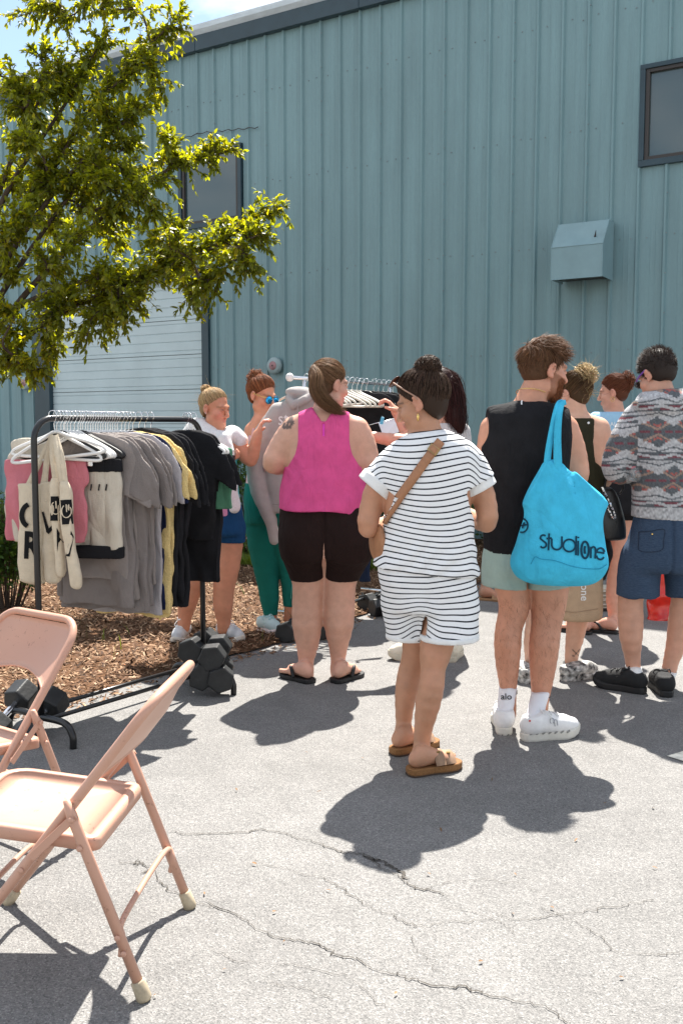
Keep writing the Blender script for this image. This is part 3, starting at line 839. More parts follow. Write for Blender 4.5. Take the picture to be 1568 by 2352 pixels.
class Head:
    def __init__(s, c, fwd, size=1.0, roll=0.0, jaw=.82):
        s.jaw = jaw; s.c = np.asarray(c, float); s.s = size
        f = nrm(fwd); r = nrm(np.cross(f, [0, 0, 1])); u = np.cross(r, f)
        if roll: r, u = math.cos(roll) * r + math.sin(roll) * u, -math.sin(roll) * r + math.cos(roll) * u
        s.R = np.stack([r, f, u], 1)                  # columns: right, forward, up
    def w(s, q): return s.c + (np.asarray(q, float) * s.s) @ s.R.T
    def l(s, P): return ((np.asarray(P, float) - s.c) @ s.R) / s.s
    def e(s, c, r, k=0.012, op='u', R=None):
        Rm = s.R if R is None else s.R @ R
        return ell(s.w(c), np.asarray(r) * s.s, Rm, k, op)
    def ch(s, pts, rads, k=0.012, op='u'): return chain([s.w(p) for p in pts], np.asarray(rads) * s.s, k, op)
    def prims(s):
        jaw = s.jaw
        P = [s.e((0, -0.014, 0.036), (0.073, 0.092, 0.084)), s.e((0, 0.026, -0.040), (0.051 + .009 * jaw, 0.060, 0.072), 0.03),
             s.e((0, 0.050, -0.092), (0.028 * jaw, 0.026, 0.022), 0.03), s.ch([(-0.045, 0.005, -0.075), (-0.02, 0.05, -0.098)], [0.02 * jaw, 0.016], 0.03),
             s.ch([(0.045, 0.005, -0.075), (0.02, 0.05, -0.098)], [0.02 * jaw, 0.016], 0.03),
             s.ch([(-0.036, 0.074, 0.020), (0, 0.083, 0.018), (0.036, 0.074, 0.020)], [0.011, 0.011, 0.011], 0.02),
             s.e((-0.042, 0.058, -0.028), (0.022, 0.022, 0.020), 0.025), s.e((0.042, 0.058, -0.028), (0.022, 0.022, 0.020), 0.025),
             s.e((-0.030, 0.090, -0.001), (0.015, 0.014, 0.010), 0.010, 's'), s.e((0.030, 0.090, -0.001), (0.015, 0.014, 0.010), 0.010, 's'),
             s.ch([(0, 0.084, 0.010), (0, 0.096, -0.012), (0, 0.106, -0.032)], [0.008, 0.009, 0.0125], 0.010),
             s.e((-0.012, 0.090, -0.038), (0.008, 0.010, 0.007), 0.006), s.e((0.012, 0.090, -0.038), (0.008, 0.010, 0.007), 0.006),
             s.e((-0.030, 0.080, -0.001), (0.013, 0.010, 0.0095), 0.004), s.e((0.030, 0.080, -0.001), (0.013, 0.010, 0.0095), 0.004),
             s.ch([(-0.020, 0.079, -0.062), (0, 0.090, -0.060), (0.020, 0.079, -0.062)], [0.0045, 0.007, 0.0045], 0.007),
             s.ch([(-0.018, 0.078, -0.070), (0, 0.088, -0.071), (0.018, 0.078, -0.070)], [0.0045, 0.0075, 0.0045], 0.006)]
        for sx in (-1, 1):
            P += [s.e((sx * 0.077, -0.012, -0.004), (0.010, 0.018, 0.031), 0.006, R=rotx(-0.2) @ roty(sx * 0.25)),
                  s.e((sx * 0.088, -0.006, -0.002), (0.008, 0.009, 0.017), 0.005, 's', R=rotx(-0.2)),
                  s.e((sx * 0.076, -0.006, -0.030), (0.007, 0.010, 0.010), 0.006)]
        return P
    def paint(s, V, col, brow=(0.10, 0.06, 0.035), lip=(0.45, 0.14, 0.12), beard=None, blush=0.0):
        q = s.l(V)
        face = (q[:, 1] > 0.03) & (np.abs(q[:, 0]) < 0.08) & (np.abs(q[:, 2]) < 0.13)
        m = np.exp(-(((q[:, 2] + 0.0655) / 0.010) ** 2) - (q[:, 0] / 0.020) ** 4) * face * (q[:, 1] > 0.07)
        col = col + m[:, None] * (np.asarray(lip) - col) * 0.8
        for sx in (-1, 1):
            bz = 0.022 - 3.5 * (np.abs(q[:, 0]) - 0.032) ** 2 * 5
            m = np.exp(-((q[:, 2] - bz) / 0.0042) ** 2) * (sx * q[:, 0] > 0.012) * (sx * q[:, 0] < 0.052) * face
            col = col + m[:, None] * (np.asarray(brow) - col) * 0.75
            m = np.exp(-((q[:, 2] - 0.004) / 0.0035) ** 2 - ((sx * q[:, 0] - 0.030) / 0.013) ** 4) * face
            col = col + m[:, None] * (np.array([0.06, 0.035, 0.025]) - col) * 0.8
            m = np.exp(-((q[:, 2] + 0.002) / 0.004) ** 2 - ((sx * q[:, 0] - 0.031) / 0.0055) ** 2) * face
            col = col + m[:, None] * (np.array([0.05, 0.06, 0.07]) - col) * 0.7
            if blush:
                m = np.exp(-((q[:, 2] + 0.035) / 0.03) ** 2 - ((sx * q[:, 0] - 0.045) / 0.028) ** 2) * face * blush
                col = col + m[:, None] * (np.array([0.62, 0.20, 0.16]) - col)
            m = ((sx * q[:, 0] > 0.07) & (np.abs(q[:, 2]) < 0.045)) * 0.35
            col = col + m[:, None] * (np.array([0.62, 0.26, 0.20]) - col)
        if beard is not None:
            jawl = (q[:, 2] < -0.015 - 0.5 * np.clip(q[:, 1] - 0.03, 0, 1)) & (q[:, 2] > -0.13) & (q[:, 1] > -0.002) & ~((np.abs(q[:, 0]) < 0.022) & (np.abs(q[:, 2] + 0.066) < 0.009))
            col = np.where(jawl[:, None], np.asarray(beard) * 0.8 + col * 0.2, col)
        return col
    # hair -----------------------------------------------------------
    EC, ER = np.array([0, -0.016, 0.038]), np.array([0.077, 0.096, 0.088])
    def keep(s, q, low=-0.075, front=0.02): return (q[:, 1] < front + 0.95 * np.maximum(q[:, 2], -0.02) + 0.5 * np.minimum(q[:, 2] + 0.02, 0)) & (q[:, 2] > low)
    def scalp(s, n, rng, low=-0.075, front=0.02):
        d = rng.normal(0, 1, (n * 3, 3)); d /= np.linalg.norm(d, axis=1)[:, None]
        q = s.EC + d * s.ER
        d = d[s.keep(q, low, front)]
        return d[:n]
    def cap_prims(s, grow=0.006, low=-0.075, front=0.02):
        pr = [s.e(s.EC, s.ER + grow), s.e((0, -0.045, -0.015), (0.060, 0.052, 0.060 + (-0.075 - low) * .5), 0.03)]
        def cut(P, d):
            q = s.l(P)
            a = (q[:, 1] - (front + 0.95 * np.maximum(q[:, 2], -0.02) + 0.5 * np.minimum(q[:, 2] + 0.02, 0))) * 0.72 * s.s
            return np.maximum(a, (low - q[:, 2]) * s.s)
        return pr, cut
    def slerp(s, a, b, m, lift):
        dot = np.clip((a * b).sum(1), -0.999, 0.999); om = np.arccos(dot)
        t = np.linspace(0, 1, m)[None, :, None]
        o_ = om[:, None, None]; so_ = np.sin(o_)
        D = (np.sin((1 - t) * o_) * a[:, None] + np.sin(t * o_) * b[:, None]) / so_
        return s.EC + D * s.ER * (1 + lift[:, None, None] * np.sin(np.pi * np.clip(t + 0.15, 0, 1)))
    def tied(s, n, anchor, rng, m=9, low=-0.075, front=0.02, lift=0.05):
        a = s.scalp(n, rng, low, front); b = nrm((np.asarray(anchor) - s.EC) / s.ER)
        b = np.broadcast_to(b, a.shape) + rng.normal(0, 0.10, a.shape); b = b / np.linalg.norm(b, axis=1)[:, None]
        return s.slerp(a, b, m, rng.uniform(0.02, 0.02 + lift, len(a)))
    def W(s, paths): sh = paths.shape; return s.w(paths.reshape(-1, 3)).reshape(sh)
    def bun(s, c, r, n, rng, m=11, curl=0.15, squash=(1, 1, 1)):
        e1 = rng.normal(0, 1, (n, 3)); e1 /= np.linalg.norm(e1, axis=1)[:, None]
        e2 = np.cross(e1, rng.normal(0, 1, (n, 3))); e2 /= np.linalg.norm(e2, axis=1)[:, None]
        ph = rng.uniform(0, 6.28, n)[:, None]; w = rng.uniform(1.2, 3.2, n)[:, None]; t = np.linspace(0, 1, m)[None]
        rr = (r * rng.uniform(0.78, 1.08, n))[:, None] * (1 + curl * np.sin(t * rng.uniform(4, 11, n)[:, None] + ph))
        P = rr[..., None] * (np.cos(ph + w * t)[..., None] * e1[:, None] + np.sin(ph + w * t)[..., None] * e2[:, None])
        return np.asarray(c) + P * np.asarray(squash)
    def fly(s, n, rng, L=0.05, m=6, low=0.0, c=None, r=None):
        if c is None: a = s.scalp(n, rng, low); p0 = s.EC + a * s.ER * 1.05
        else:
            a = rng.normal(0, 1, (n, 3)); a /= np.linalg.norm(a, axis=1)[:, None]; p0 = np.asarray(c) + a * r
        n = len(a)
        v = a * 0.6 + rng.normal(0, 0.7, a.shape); v /= np.linalg.norm(v, axis=1)[:, None]
        cu = rng.normal(0, 0.9, a.shape); t = np.linspace(0, 1, m)[None, :, None]
        Ls = (L * rng.uniform(0.4, 1.2, n))[:, None, None]
        return p0[:, None] + Ls * (v[:, None] * t + cu[:, None] * t * t * 0.6)
def tail(path, prof, n, rng, m=16, wave=0.006):
    """strands that follow a polyline (world), prof = radius along it"""
    C = smooth_path(path, 8); C = C[np.linspace(0, len(C) - 1, m).astype(int)]
    T = np.gradient(C, axis=0); T /= np.linalg.norm(T, axis=1)[:, None]
    A = np.cross(T, [0.2, 0.9, 0.1]); A /= np.linalg.norm(A, axis=1)[:, None]; B = np.cross(T, A)
    pr = np.interp(np.linspace(0, 1, m), np.linspace(0, 1, len(prof)), prof)
    ang = rng.uniform(0, 6.28, n); rad = np.sqrt(rng.uniform(0.1, 1, n))
    off = (np.cos(ang) * rad)[:, None, None] * A + (np.sin(ang) * rad)[:, None, None] * B
    t = np.linspace(0, 1, m)[None, :, None]
    wv = wave * np.sin(t * rng.uniform(5, 14, n)[:, None, None] + rng.uniform(0, 6, n)[:, None, None]) * rng.normal(0, 1, (n, 1, 3)) * t
    L = rng.uniform(0.82, 1.0, n)
    P = C[None] + off * pr[None, :, None] + wv
    # vary the length
    idx = np.clip(L[:, None] * (m - 1) * np.linspace(0, 1, m)[None], 0, m - 1)
    i0 = np.floor(idx).astype(int); i1 = np.minimum(i0 + 1, m - 1); f_ = (idx - i0)[..., None]
    r_ = np.arange(n)[:, None]
    return P[r_, i0] * (1 - f_) + P[r_, i1] * f_
def hair_object(name, groups, base, parent, rng, spread=0.35, tips=None, core=None):
    """groups: list of (paths world, radius); core: (V, F) solid under-layer"""
    Vs, Fs, Cs, n0 = [], [], [], 0
    base = np.asarray(base)
    if core is not None:
        Vs.append(core[0]); Fs.append(core[1]); Cs.append(np.broadcast_to(base * 0.55, (len(core[0]), 3))); n0 = len(core[0])
    for paths, rad in groups:
        if len(paths) == 0: continue
        V, F, per = fat_strands(paths, rad)
        n = len(paths); c = base * rng.uniform(1 - spread, 1 + spread, (n, 1)) * rng.uniform(0.93, 1.07, (n, 3))
        c = np.repeat(c, per, 0)
        if tips is not None:
            t = np.tile(np.repeat(np.linspace(0, 1, paths.shape[1]), 3), n)[:, None]
            c = c * (1 - t) + np.asarray(tips) * t * rng.uniform(0.7, 1.2)
        Vs.append(V); Fs.append(F + n0); Cs.append(c); n0 += len(V)
    return add(name, np.concatenate(Vs), np.concatenate(Fs), M_HAIR, parent, True, cols=np.concatenate(Cs))

class Fig:
    def __init__(s, Y, u, label, skin=(0.60, 0.345, 0.235), cat='person', group=None):
        s.Y = Y; s.m = Y / FPX
        x = (u - CX) / FPX * Y
        s.root = empty('person', (x, Y, 0), 0, label, cat, group)
        s.skin = np.asarray(skin); s.B = []
    def p(s, u, v, dy=0.0): return at(u, v, s.Y + dy)
    def limb(s, rows, grow=0.0, k=0.025):
        A = np.array([[*s.p(r[0], r[1], r[3] if len(r) > 3 else 0.0), r[2] / 2 * s.m + grow] for r in rows])
        if len(A) > 2: A = smooth_path(A, 2)
        return chain(A[:, :3], A[:, 3], k)
    def rows(s, rr):
        return [(s.p((a + b) / 2, v, dy[0] if dy else 0.0), (b - a) / 2 * s.m, hd) for v, a, b, hd, *dy in rr]
    def foot(s, heel, toe, ankle, z0=0.0, w=1.0, toes=True):
        heel, toe = np.asarray(heel, float), np.asarray(toe, float); d = toe - heel; d[2] = 0; L = np.linalg.norm(d); d /= L; sd = np.array([d[1], -d[0], 0])
        z = np.array([0, 0, 1.0])
        P = [chain([heel + d * 0.035 + z * (z0 + 0.032), heel + d * 0.40 * L + z * (z0 + 0.040), heel + d * 0.70 * L + z * (z0 + 0.026)], np.array([0.032, 0.034, 0.026]) * w, 0.03),
             chain([heel + d * 0.66 * L + sd * 0.020 + z * (z0 + 0.020), heel + d * 0.62 * L - sd * 0.022 + z * (z0 + 0.020)], np.array([0.020, 0.020]) * w, 0.025),
             chain([np.asarray(ankle), heel + d * 0.06 + z * (z0 + 0.055)], [0.032 * w, 0.034 * w], 0.03)]
        if toes:
            for k_ in range(5):
                o = (k_ - 2) * 0.0165 * w; ln = [0.0, -0.006, -0.014, -0.024, -0.036][k_]
                P.append(chain([heel + d * (0.74 * L + ln) + sd * o + z * (z0 + 0.017), heel + d * (0.95 * L + ln) + sd * o + z * (z0 + 0.012)], [0.011 if k_ else 0.014, 0.009 if k_ else 0.013], 0.008))
        return P
    def hand(s, wrist, aim, palm_n, curl=0.5, side=1, size=1.0):
        """palm, four bent fingers and a thumb; aim = direction of the fingers, palm_n = the way the palm faces"""
        w = np.asarray(wrist, float); a = nrm(aim); n = np.asarray(palm_n, float); n = nrm(n - a * (n @ a)); sd = np.cross(a, n) * side
        c = w + a * 0.045 * size
        P = [ell(c, np.array([0.040, 0.047, 0.016]) * size, np.stack([sd, a, n], 1), 0.015), chain([w - a * 0.02, w + a * 0.02], [0.024 * size, 0.026 * size], 0.02)]
        for k_ in range(4):
            o = sd * (1.5 - k_) * 0.0185 * size; ln = [0.072, 0.080, 0.074, 0.058][k_] * size
            b = w + a * 0.085 * size + o
            j1 = b + (a * math.cos(curl * .6) + n * math.sin(curl * .6)) * ln * 0.42
            j2 = j1 + (a * math.cos(curl * 1.5) + n * math.sin(curl * 1.5)) * ln * 0.33
            j3 = j2 + (a * math.cos(curl * 2.3) + n * math.sin(curl * 2.3)) * ln * 0.25
            P.append(chain([b, j1, j2, j3], np.array([0.0095, 0.009, 0.0082, 0.0072]) * size, 0.006))
        t0 = w + a * 0.028 * size + sd * 0.034 * size
        t1 = t0 + (a * 0.6 + sd * 0.55 + n * 0.45) * 0.036 * size; t2 = t1 + (a * 0.8 + n * 0.6) * 0.030 * size
        P.append(chain([t0, t1, t2], np.array([0.014, 0.0105, 0.009]) * size, 0.008))
        return P
    def body(s, prims, head=None, h=0.0085, tint=None, **pk):
        fine = None
        if head is not None:
            prims = prims + head.prims(); fine = (head.c[2] - 0.13 * head.s, head.c[2] + 0.13 * head.s, 0.0055)
        V, F = polygonize(prims, h, fine=fine)
        nz = wob(int(s.Y * 1000) % 97, 9, 1.0)(V)
        n2 = wob(int(s.Y * 1000) % 89 + 3, 38, 1.0)(V)
        col = s.skin * np.array([.93, .86, .84]) * (1 + 0.05 * nz[:, None] + 0.035 * n2[:, None]) * np.array([1, 1 - 0.0, 1])
        col = col + (np.clip(nz + .6 * n2, 0, 2) * 0.09)[:, None] * (np.array([0.62, 0.24, 0.18]) - col)
        if head is not None: col = head.paint(V, col, **pk)
        if tint is not None: col = tint(V, col)
        s.bodyV, s.bodyF = V, F
        return add('body', V, F, M_SKIN, s.root, True, cols=np.clip(col, 0, 1))
    def cloth(s, name, prims, m, h=0.009, cut=None, wr=None, parent=None, cols=None, attr=None):
        V, F = polygonize(prims, h, cut, wr)
        c = cols(V) if cols else None; a = {k: f(V) for k, f in attr.items()} if attr else None
        o = add(name, V, F, m, parent or s.root, True, cols=c, attr=a)
        o['_'] = 0; del o['_']
        s.last = (V, F)
        return o
def sole_mesh(heel, toe, z0, z1, w=1.0, grow=0.0, rocker=0.0):
    heel, toe = np.asarray(heel, float), np.asarray(toe, float); d = toe - heel; d[2] = 0; L = np.linalg.norm(d); d /= L; sd = np.array([d[1], -d[0], 0])
    st = [(-0.0, 0.0), (0.02, 0.018), (0.07, 0.030), (0.2, 0.034), (0.4, 0.032), (0.58, 0.040), (0.72, 0.046), (0.84, 0.042), (0.94, 0.028), (0.99, 0.012), (1.0, 0.0)]
    left = [(t, ww * w + grow) for t, ww in st]; n = len(st)
    ring = [(t, x) for t, x in left] + [(t, -x) for t, x in left[::-1][1:-1]]
    zs = [(z0, 0.94), (z0 + (z1 - z0) * 0.25, 1.0), (z0 + (z1 - z0) * 0.85, 1.0), (z1, 0.96)]
    V = []
    for z_, k_ in zs:
        for t, x in ring:
            tt = 0.5 + (t - 0.5) * (L + 2 * grow) / L * (0.98 if k_ < 1 else 1.0)
            V.append(heel + d * tt * L + sd * x * k_ + np.array([0, 0, z_ + rocker * max(0, t - 0.7) ** 2 * 6]))
    m = len(ring); F = [tuple(range(m))[::-1], tuple(range(3 * m, 4 * m))]
    for i in range(3):
        for j in range(m): F.append((i * m + j, i * m + (j + 1) % m, (i + 1) * m + (j + 1) % m, (i + 1) * m + j))
    return V, F
def shoe(fig, heel, toe, ankle, m_up, m_sole, sole=0.028, w=1.0, collar=0.085, lace=None, sock=None, sock_top=None, tongue=True, name='shoe', mark=None, h=0.007):
    heel, toe = np.asarray(heel, float), np.asarray(toe, float); d = toe - heel; d[2] = 0; L = np.linalg.norm(d); d /= L; z = np.array([0, 0, 1.0]); sd = np.array([d[1], -d[0], 0])
    zs = sole
    pr = [chain([heel + d * 0.042 + z * (zs + 0.030), heel + d * 0.45 * L + z * (zs + 0.030), heel + d * 0.72 * L + z * (zs + 0.022), heel + d * (L - 0.036) + z * (zs + 0.016)], np.array([0.040, 0.042, 0.043, 0.034]) * w, 0.02),
          chain([heel + d * 0.045 + z * (zs + 0.03), heel + d * 0.048 + z * (collar)], [0.040 * w, 0.037 * w], 0.03),
          chain([heel + d * 0.060 + z * (collar - 0.01), heel + d * 0.36 * L + z * (zs + 0.052), heel + d * 0.6 * L + z * (zs + 0.030)], np.array([0.036, 0.032, 0.030]) * w, 0.03)]
    cutz = lambda P, d_: np.maximum(zs - 0.004 - P[:, 2], P[:, 2] - (collar + 0.018 + 0.22 * np.clip((P - heel) @ d - 0.05, 0, 0.06) + 0.25 * np.clip(0.02 - (P - heel) @ d, 0, 0.05)))
    V, F = polygonize(pr, h, cutz)
    up = add(name, V, F, m_up, fig.root, True)
    V2, F2 = sole_mesh(heel, toe, 0.0, zs, w, 0.004, 0.05)
    add('sole', V2, F2, m_sole, up, False)
    if lace is not None:
        bv = bvh_of(V, F); mb = MB()
        for k_ in range(5):
            t = 0.36 + k_ * 0.065
            pts = []
            for q in np.linspace(-1, 1, 7):
                o_ = heel + d * (t + 0.02 * q * (1 if k_ % 2 else -1)) * L + sd * q * 0.026 + z * 0.25
                p_, n_, i_, dd = bv.ray_cast(Vector(o_), Vector((0, 0, -1)))
                if p_ is not None: pts.append(np.array(p_) + z * 0.003)
            if len(pts) > 2: mb.tube(pts, 0.0035, 5)
        o_ = heel + d * 0.36 * L + z * (collar + 0.02)
        for q in (-1, 1):
            mb.tube(smooth_path([o_, o_ + sd * q * 0.03 + z * 0.02, o_ + sd * q * 0.045 + d * 0.02 - z * 0.005, o_ + sd * q * 0.02 + d * 0.01 - z * 0.015], 5), 0.003, 5)
            mb.tube(smooth_path([o_, o_ + sd * q * 0.02 + d * 0.03 - z * 0.01, o_ + sd * q * 0.05 + d * 0.04 - z * 0.03], 5), 0.003, 5)
        if mb.n: mb.build('laces', lace, up, True)
    if sock is not None:
        a = np.asarray(ankle, float)
        base = heel + d * 0.052 + z * 0.07
        top = a if sock_top is None else np.asarray(sock_top, float)
        V3, F3 = polygonize([chain([base, base * .5 + top * .5, top], [0.037, 0.0385, 0.043], 0.02)], 0.007, lambda P, d_: P[:, 2] - top[2] - 0.004 * np.sin(np.arctan2(P[:, 1] - top[1], P[:, 0] - top[0]) * 3))
        add('sock', V3, F3, sock, fig.root, True)
    return up
# ================================================================== people
def stripe_material(name, period=0.0245, duty=0.235, base=(0.78, 0.79, 0.80), ink=(0.012, 0.013, 0.02)):
    m, nn, ll, b = mat_new(name)
    at_ = N(nn, 'ShaderNodeAttribute'); at_.attribute_name = 'stripe'
    dv = N(nn, 'ShaderNodeMath', operation='DIVIDE'); ll.new(at_.outputs['Fac'], dv.inputs[0]); dv.inputs[1].default_value = period
    fr = N(nn, 'ShaderNodeMath', operation='FRACT'); ll.new(dv.outputs[0], fr.inputs[0])
    lt = N(nn, 'ShaderNodeMath', operation='LESS_THAN'); ll.new(fr.outputs[0], lt.inputs[0]); lt.inputs[1].default_value = duty
    mx = N(nn, 'ShaderNodeMixRGB'); mx.inputs['Color1'].default_value = (*base, 1); mx.inputs['Color2'].default_value = (*ink, 1)
    ll.new(lt.outputs[0], mx.inputs['Fac']); ll.new(mx.outputs['Color'], b.inputs['Base Color'])
    b.inputs['Roughness'].default_value = 0.9; b.inputs['Specular IOR Level'].default_value = 0.15
    tc = N(nn, 'ShaderNodeTexCoord'); no = N(nn, 'ShaderNodeTexNoise', Scale=150.0, Detail=3.0); ll.new(tc.outputs['Object'], no.inputs['Vector'])
    mp2 = N(nn, 'ShaderNodeMapping'); mp2.inputs['Scale'].default_value = (1, 1, .42); ll.new(tc.outputs['Object'], mp2.inputs['Vector'])
    n3 = N(nn, 'ShaderNodeTexNoise', Scale=12.0, Detail=2.5, Distortion=1.1); ll.new(mp2.outputs['Vector'], n3.inputs['Vector']); b3 = N(nn, 'ShaderNodeBump', Strength=.5, Distance=.035); ll.new(n3.outputs['Fac'], b3.inputs['Height'])
    bp = N(nn, 'ShaderNodeBump', Strength=0.25, Distance=0.006); ll.new(b3.outputs['Normal'], bp.inputs['Normal']); ll.new(no.outputs['Fac'], bp.inputs['Height']); ll.new(bp.outputs['Normal'], b.inputs['Normal'])
    return m
def fabric(name, col, var=0.08, fold=0.45, **kw): return mat(name, col, 0.88, 0.15, var=var, vscale=14, bump=0.3, bscale=150, fold=fold, **kw)
def hem_cut(f, v, tilt=0.0, u0=None):
    z = f.p(u0 or CX, v)[2]; x0 = f.root.location.x
    return lambda P, d: (z + tilt * (P[:, 0] - x0)) - P[:, 2]
def strokes_on(bv, lines, w, m, parent, name='print', off=0.003):
    """printed lettering: strokes in picture units laid on a surface"""
    mbV, mbF, n0 = [], [], 0
    for L in lines:
        V, F = ribbon_on(bv, L, w, off, 0.0012, 4, len(L) > 2)
        if len(V) < 12: continue
        mbV += V; mbF += [tuple(i + n0 for i in q_) for q_ in F]; n0 += len(V)
    if mbV: return add(name, mbV, mbF, m, parent, False)
def arc(cx, cy, rx, ry, a0, a1, n=14): return [(cx + rx * math.cos(math.radians(a)), cy - ry * math.sin(math.radians(a))) for a in np.linspace(a0, a1, n)]
def text_on(bv, text, o, size, ang, m, parent, name='print', off=0.004, sx=1.0, bold=0.0):
    cu = bpy.data.curves.new('t', 'FONT'); cu.body = text; cu.resolution_u = 3; cu.offset = bold
    ob = bpy.data.objects.new('t', cu); COL.objects.link(ob)
    dg = bpy.context.evaluated_depsgraph_get(); me = bpy.data.meshes.new_from_object(ob.evaluated_get(dg))
    V2 = np.array([v.co[:] for v in me.vertices]); F2 = [tuple(p.vertices) for p in me.polygons]
    bpy.data.objects.remove(ob); bpy.data.curves.remove(cu); bpy.data.meshes.remove(me)
    c, s_ = math.cos(math.radians(ang)), math.sin(math.radians(ang))
    out = []; last = None
    for x, y, _ in V2:
        x, y = x * size * sx, -y * size
        q = hit(bv, o[0] + x * c - y * s_, o[1] + x * s_ + y * c, off)
        if q is None: q = last
        out.append(q); last = q
    if any(q is None for q in out): return
    return add(name, out, F2, m, parent, False)

# ---------------------------------------------------------------- woman in striped set
def striped_woman():
    f = Fig(4.1, 975, 'woman in navy-striped white top and shorts with tan crossbody strap, nearest the camera', (0.50, 0.275, 0.17))
    rng = np.random.default_rng(4)
    shirt = [(985, 952, 1022, .065), (1000, 925, 1050, .09), (1020, 896, 1076, .112), (1050, 874, 1094, .128), (1100, 871, 1092, .14), (1150, 875, 1088, .145), (1200, 877, 1083, .15), (1250, 867, 1087, .158), (1290, 857, 1094, .168), (1325, 853, 1097, .172)]
    pelvis = [(1285, 868, 1086, .14), (1330, 872, 1090, .15), (1370, 880, 1094, .15), (1392, 892, 1094, .14)]
    armL = [(905, 1048, 44), (868, 1105, 48), (850, 1170, 50), (846, 1212, 46), (872, 1208, 38, .15), (905, 1192, 30, .27)]
    armR = [(1082, 1048, 44), (1103, 1110, 50), (1116, 1165, 50), (1116, 1200, 46), (1088, 1190, 38, .14), (1055, 1170, 30, .26)]
    legR = [(1032, 1390, 104, .0), (1018, 1425, 88, -.03), (1007, 1460, 80, -.05), (998, 1506, 70, -.07), (994, 1534, 56, -.08), (991, 1572, 57, -.10), (982, 1618, 56, -.10), (972, 1672, 42, -.09), (968, 1712, 37, -.09), (966, 1742, 38, -.09)]
    legL = [(940, 1390, 100, .03), (950, 1425, 84, .05), (958, 1460, 74, .06), (955, 1506, 66, .08), (943, 1540, 58, .09), (935, 1575, 55, .08), (929, 1618, 46, .08), (926, 1668, 36, .10), (924, 1700, 35, .11)]
    hL, tL, hR, tR = gnd(900, 1735), gnd(1002, 1712), gnd(938, 1782), gnd(1054, 1762)
    H_ = Head(f.p(968, 926, .02), (-.86, .42, -.30), 1.10)
    B = [stack(f.rows([r for r in shirt if r[0] < 1240]), grow=-0.012), stack(f.rows([(1225, 880, 1080, .138)] + pelvis), grow=-0.014), f.limb(armL), f.limb(armR), f.limb(legR), f.limb(legL), f.limb([(985, 1000, 62), (978, 960, 54, .01)])]
    B += f.foot(hL, tL, f.p(924, 1690, .11), 0.03) + f.foot(hR, tR, f.p(966, 1735, -.09), 0.03)
    B += f.hand(f.p(905, 1192, .27), (0.6, .7, .3), (.3, 0, .9), .7) + f.hand(f.p(1055, 1170, .26), (-.6, .7, .3), (-.3, 0, .9), .7, -1)
    f.body(B, H_, brow=(0.02, 0.015, 0.012))
    MS = stripe_material('navy_striped_jersey')
    zz = wob(3, 9, .004, (1, 1, .5)); cx = f.root.location.x
    def wr_(P): return zz(P) + 0.004 * np.sin((P[:, 2] - 0.9) * 70 + 9 * np.sin(P[:, 0] * 9)) * np.clip((1.1 - P[:, 2]) * 4, 0, 1)
    slL = [(924, 1052, 70), (894, 1082, 84), (858, 1122, 88)]; slR = [(1058, 1054, 70), (1080, 1086, 80), (1104, 1128, 82)]
    hem = hem_cut(f, 1309, -0.10)
    cutp = lambda P, d: np.maximum(hem(P, d), np.maximum(P[:, 2] - f.p(985, 988)[2] - 0.3 * np.abs(P[:, 0] - f.p(985, 988)[0]) * 0 - 0.006, 0 * P[:, 0] - 1))
    CUFF = [((874, 1104), (858, 1123), 92), ((1090, 1106), (1101, 1127), 86)]
    def sl_cut(P, d):
        out = np.maximum(hem(P, d), P[:, 2] - f.p(985, 984)[2])
        for (q0, q1, w_) in CUFF:
            a, b = f.p(*q0), f.p(*q1); ax = nrm(b - a)
            near = np.linalg.norm(P - b, axis=1) < .125
            out = np.where(near, np.maximum(out, (P - a) @ ax - .01), out)
        return out
    def stripe(V):
        x = V[:, 0] - cx; side = np.clip((np.abs(x) - 0.17) / 0.05, 0, 1)
        s = V[:, 2] + 0.012 * np.sin(x * 11 + V[:, 2] * 7) + 0.05 * x * np.clip(1.1 - V[:, 2], 0, 1) - 0.35 * x * x
        return s * (1 - side) + (V[:, 2] + 0.35 * (np.abs(x) - .17)) * side + 5
    top = f.cloth('shirt', [stack(f.rows(shirt)), f.limb(slL, 0, .04), f.limb(slR, 0, .04)], MS, .008, sl_cut, wr_, attr={'stripe': stripe})
    Vt, Ft = f.last
    # turned-up white cuffs, slanting with the sleeves
    for q0, q1, w_ in CUFF:
        du, dv = q1[0] - q0[0], q1[1] - q0[1]; a, b = f.p(*q0), f.p(*q1); ax = nrm(b - a); L_ = np.linalg.norm(b - a)
        f.cloth('sleeve_cuff', [f.limb([(q0[0] - du, q0[1] - dv, w_), (q1[0] + du, q1[1] + dv, w_)])], M_WHITECLOTH, .008,
                lambda P, d, a=a, ax=ax, L_=L_: np.maximum((P - a) @ ax - L_, -((P - a) @ ax)), parent=top)
    sL = [(932, 1385, 118, .02), (938, 1430, 110, .03), (941, 1475, 106, .04)]; sR = [(1032, 1385, 126, -.01), (1030, 1430, 134, -.04), (1031, 1470, 132, -.06)]
    zs = f.p(975, 1462)[2]
    fold = wob(8, 22, .0035, (1, 1, 1.6)); xc, zc2 = f.p(975, 1385)[0], f.p(975, 1390)[2]
    def sh_cut(P, d):
        low = zs + np.where(P[:, 0] < f.p(967, 1400)[0], -0.012, 0.006)
        xw = np.interp(P[:, 2], [zs, zc2], [f.p(966, 1460)[0], f.p(976, 1395)[0]])
        return np.maximum(low - P[:, 2], np.where(P[:, 2] < zc2 - .015, np.minimum(.010, (zc2 - .015 - P[:, 2]) * .25) - np.abs(P[:, 0] - xw), -1))
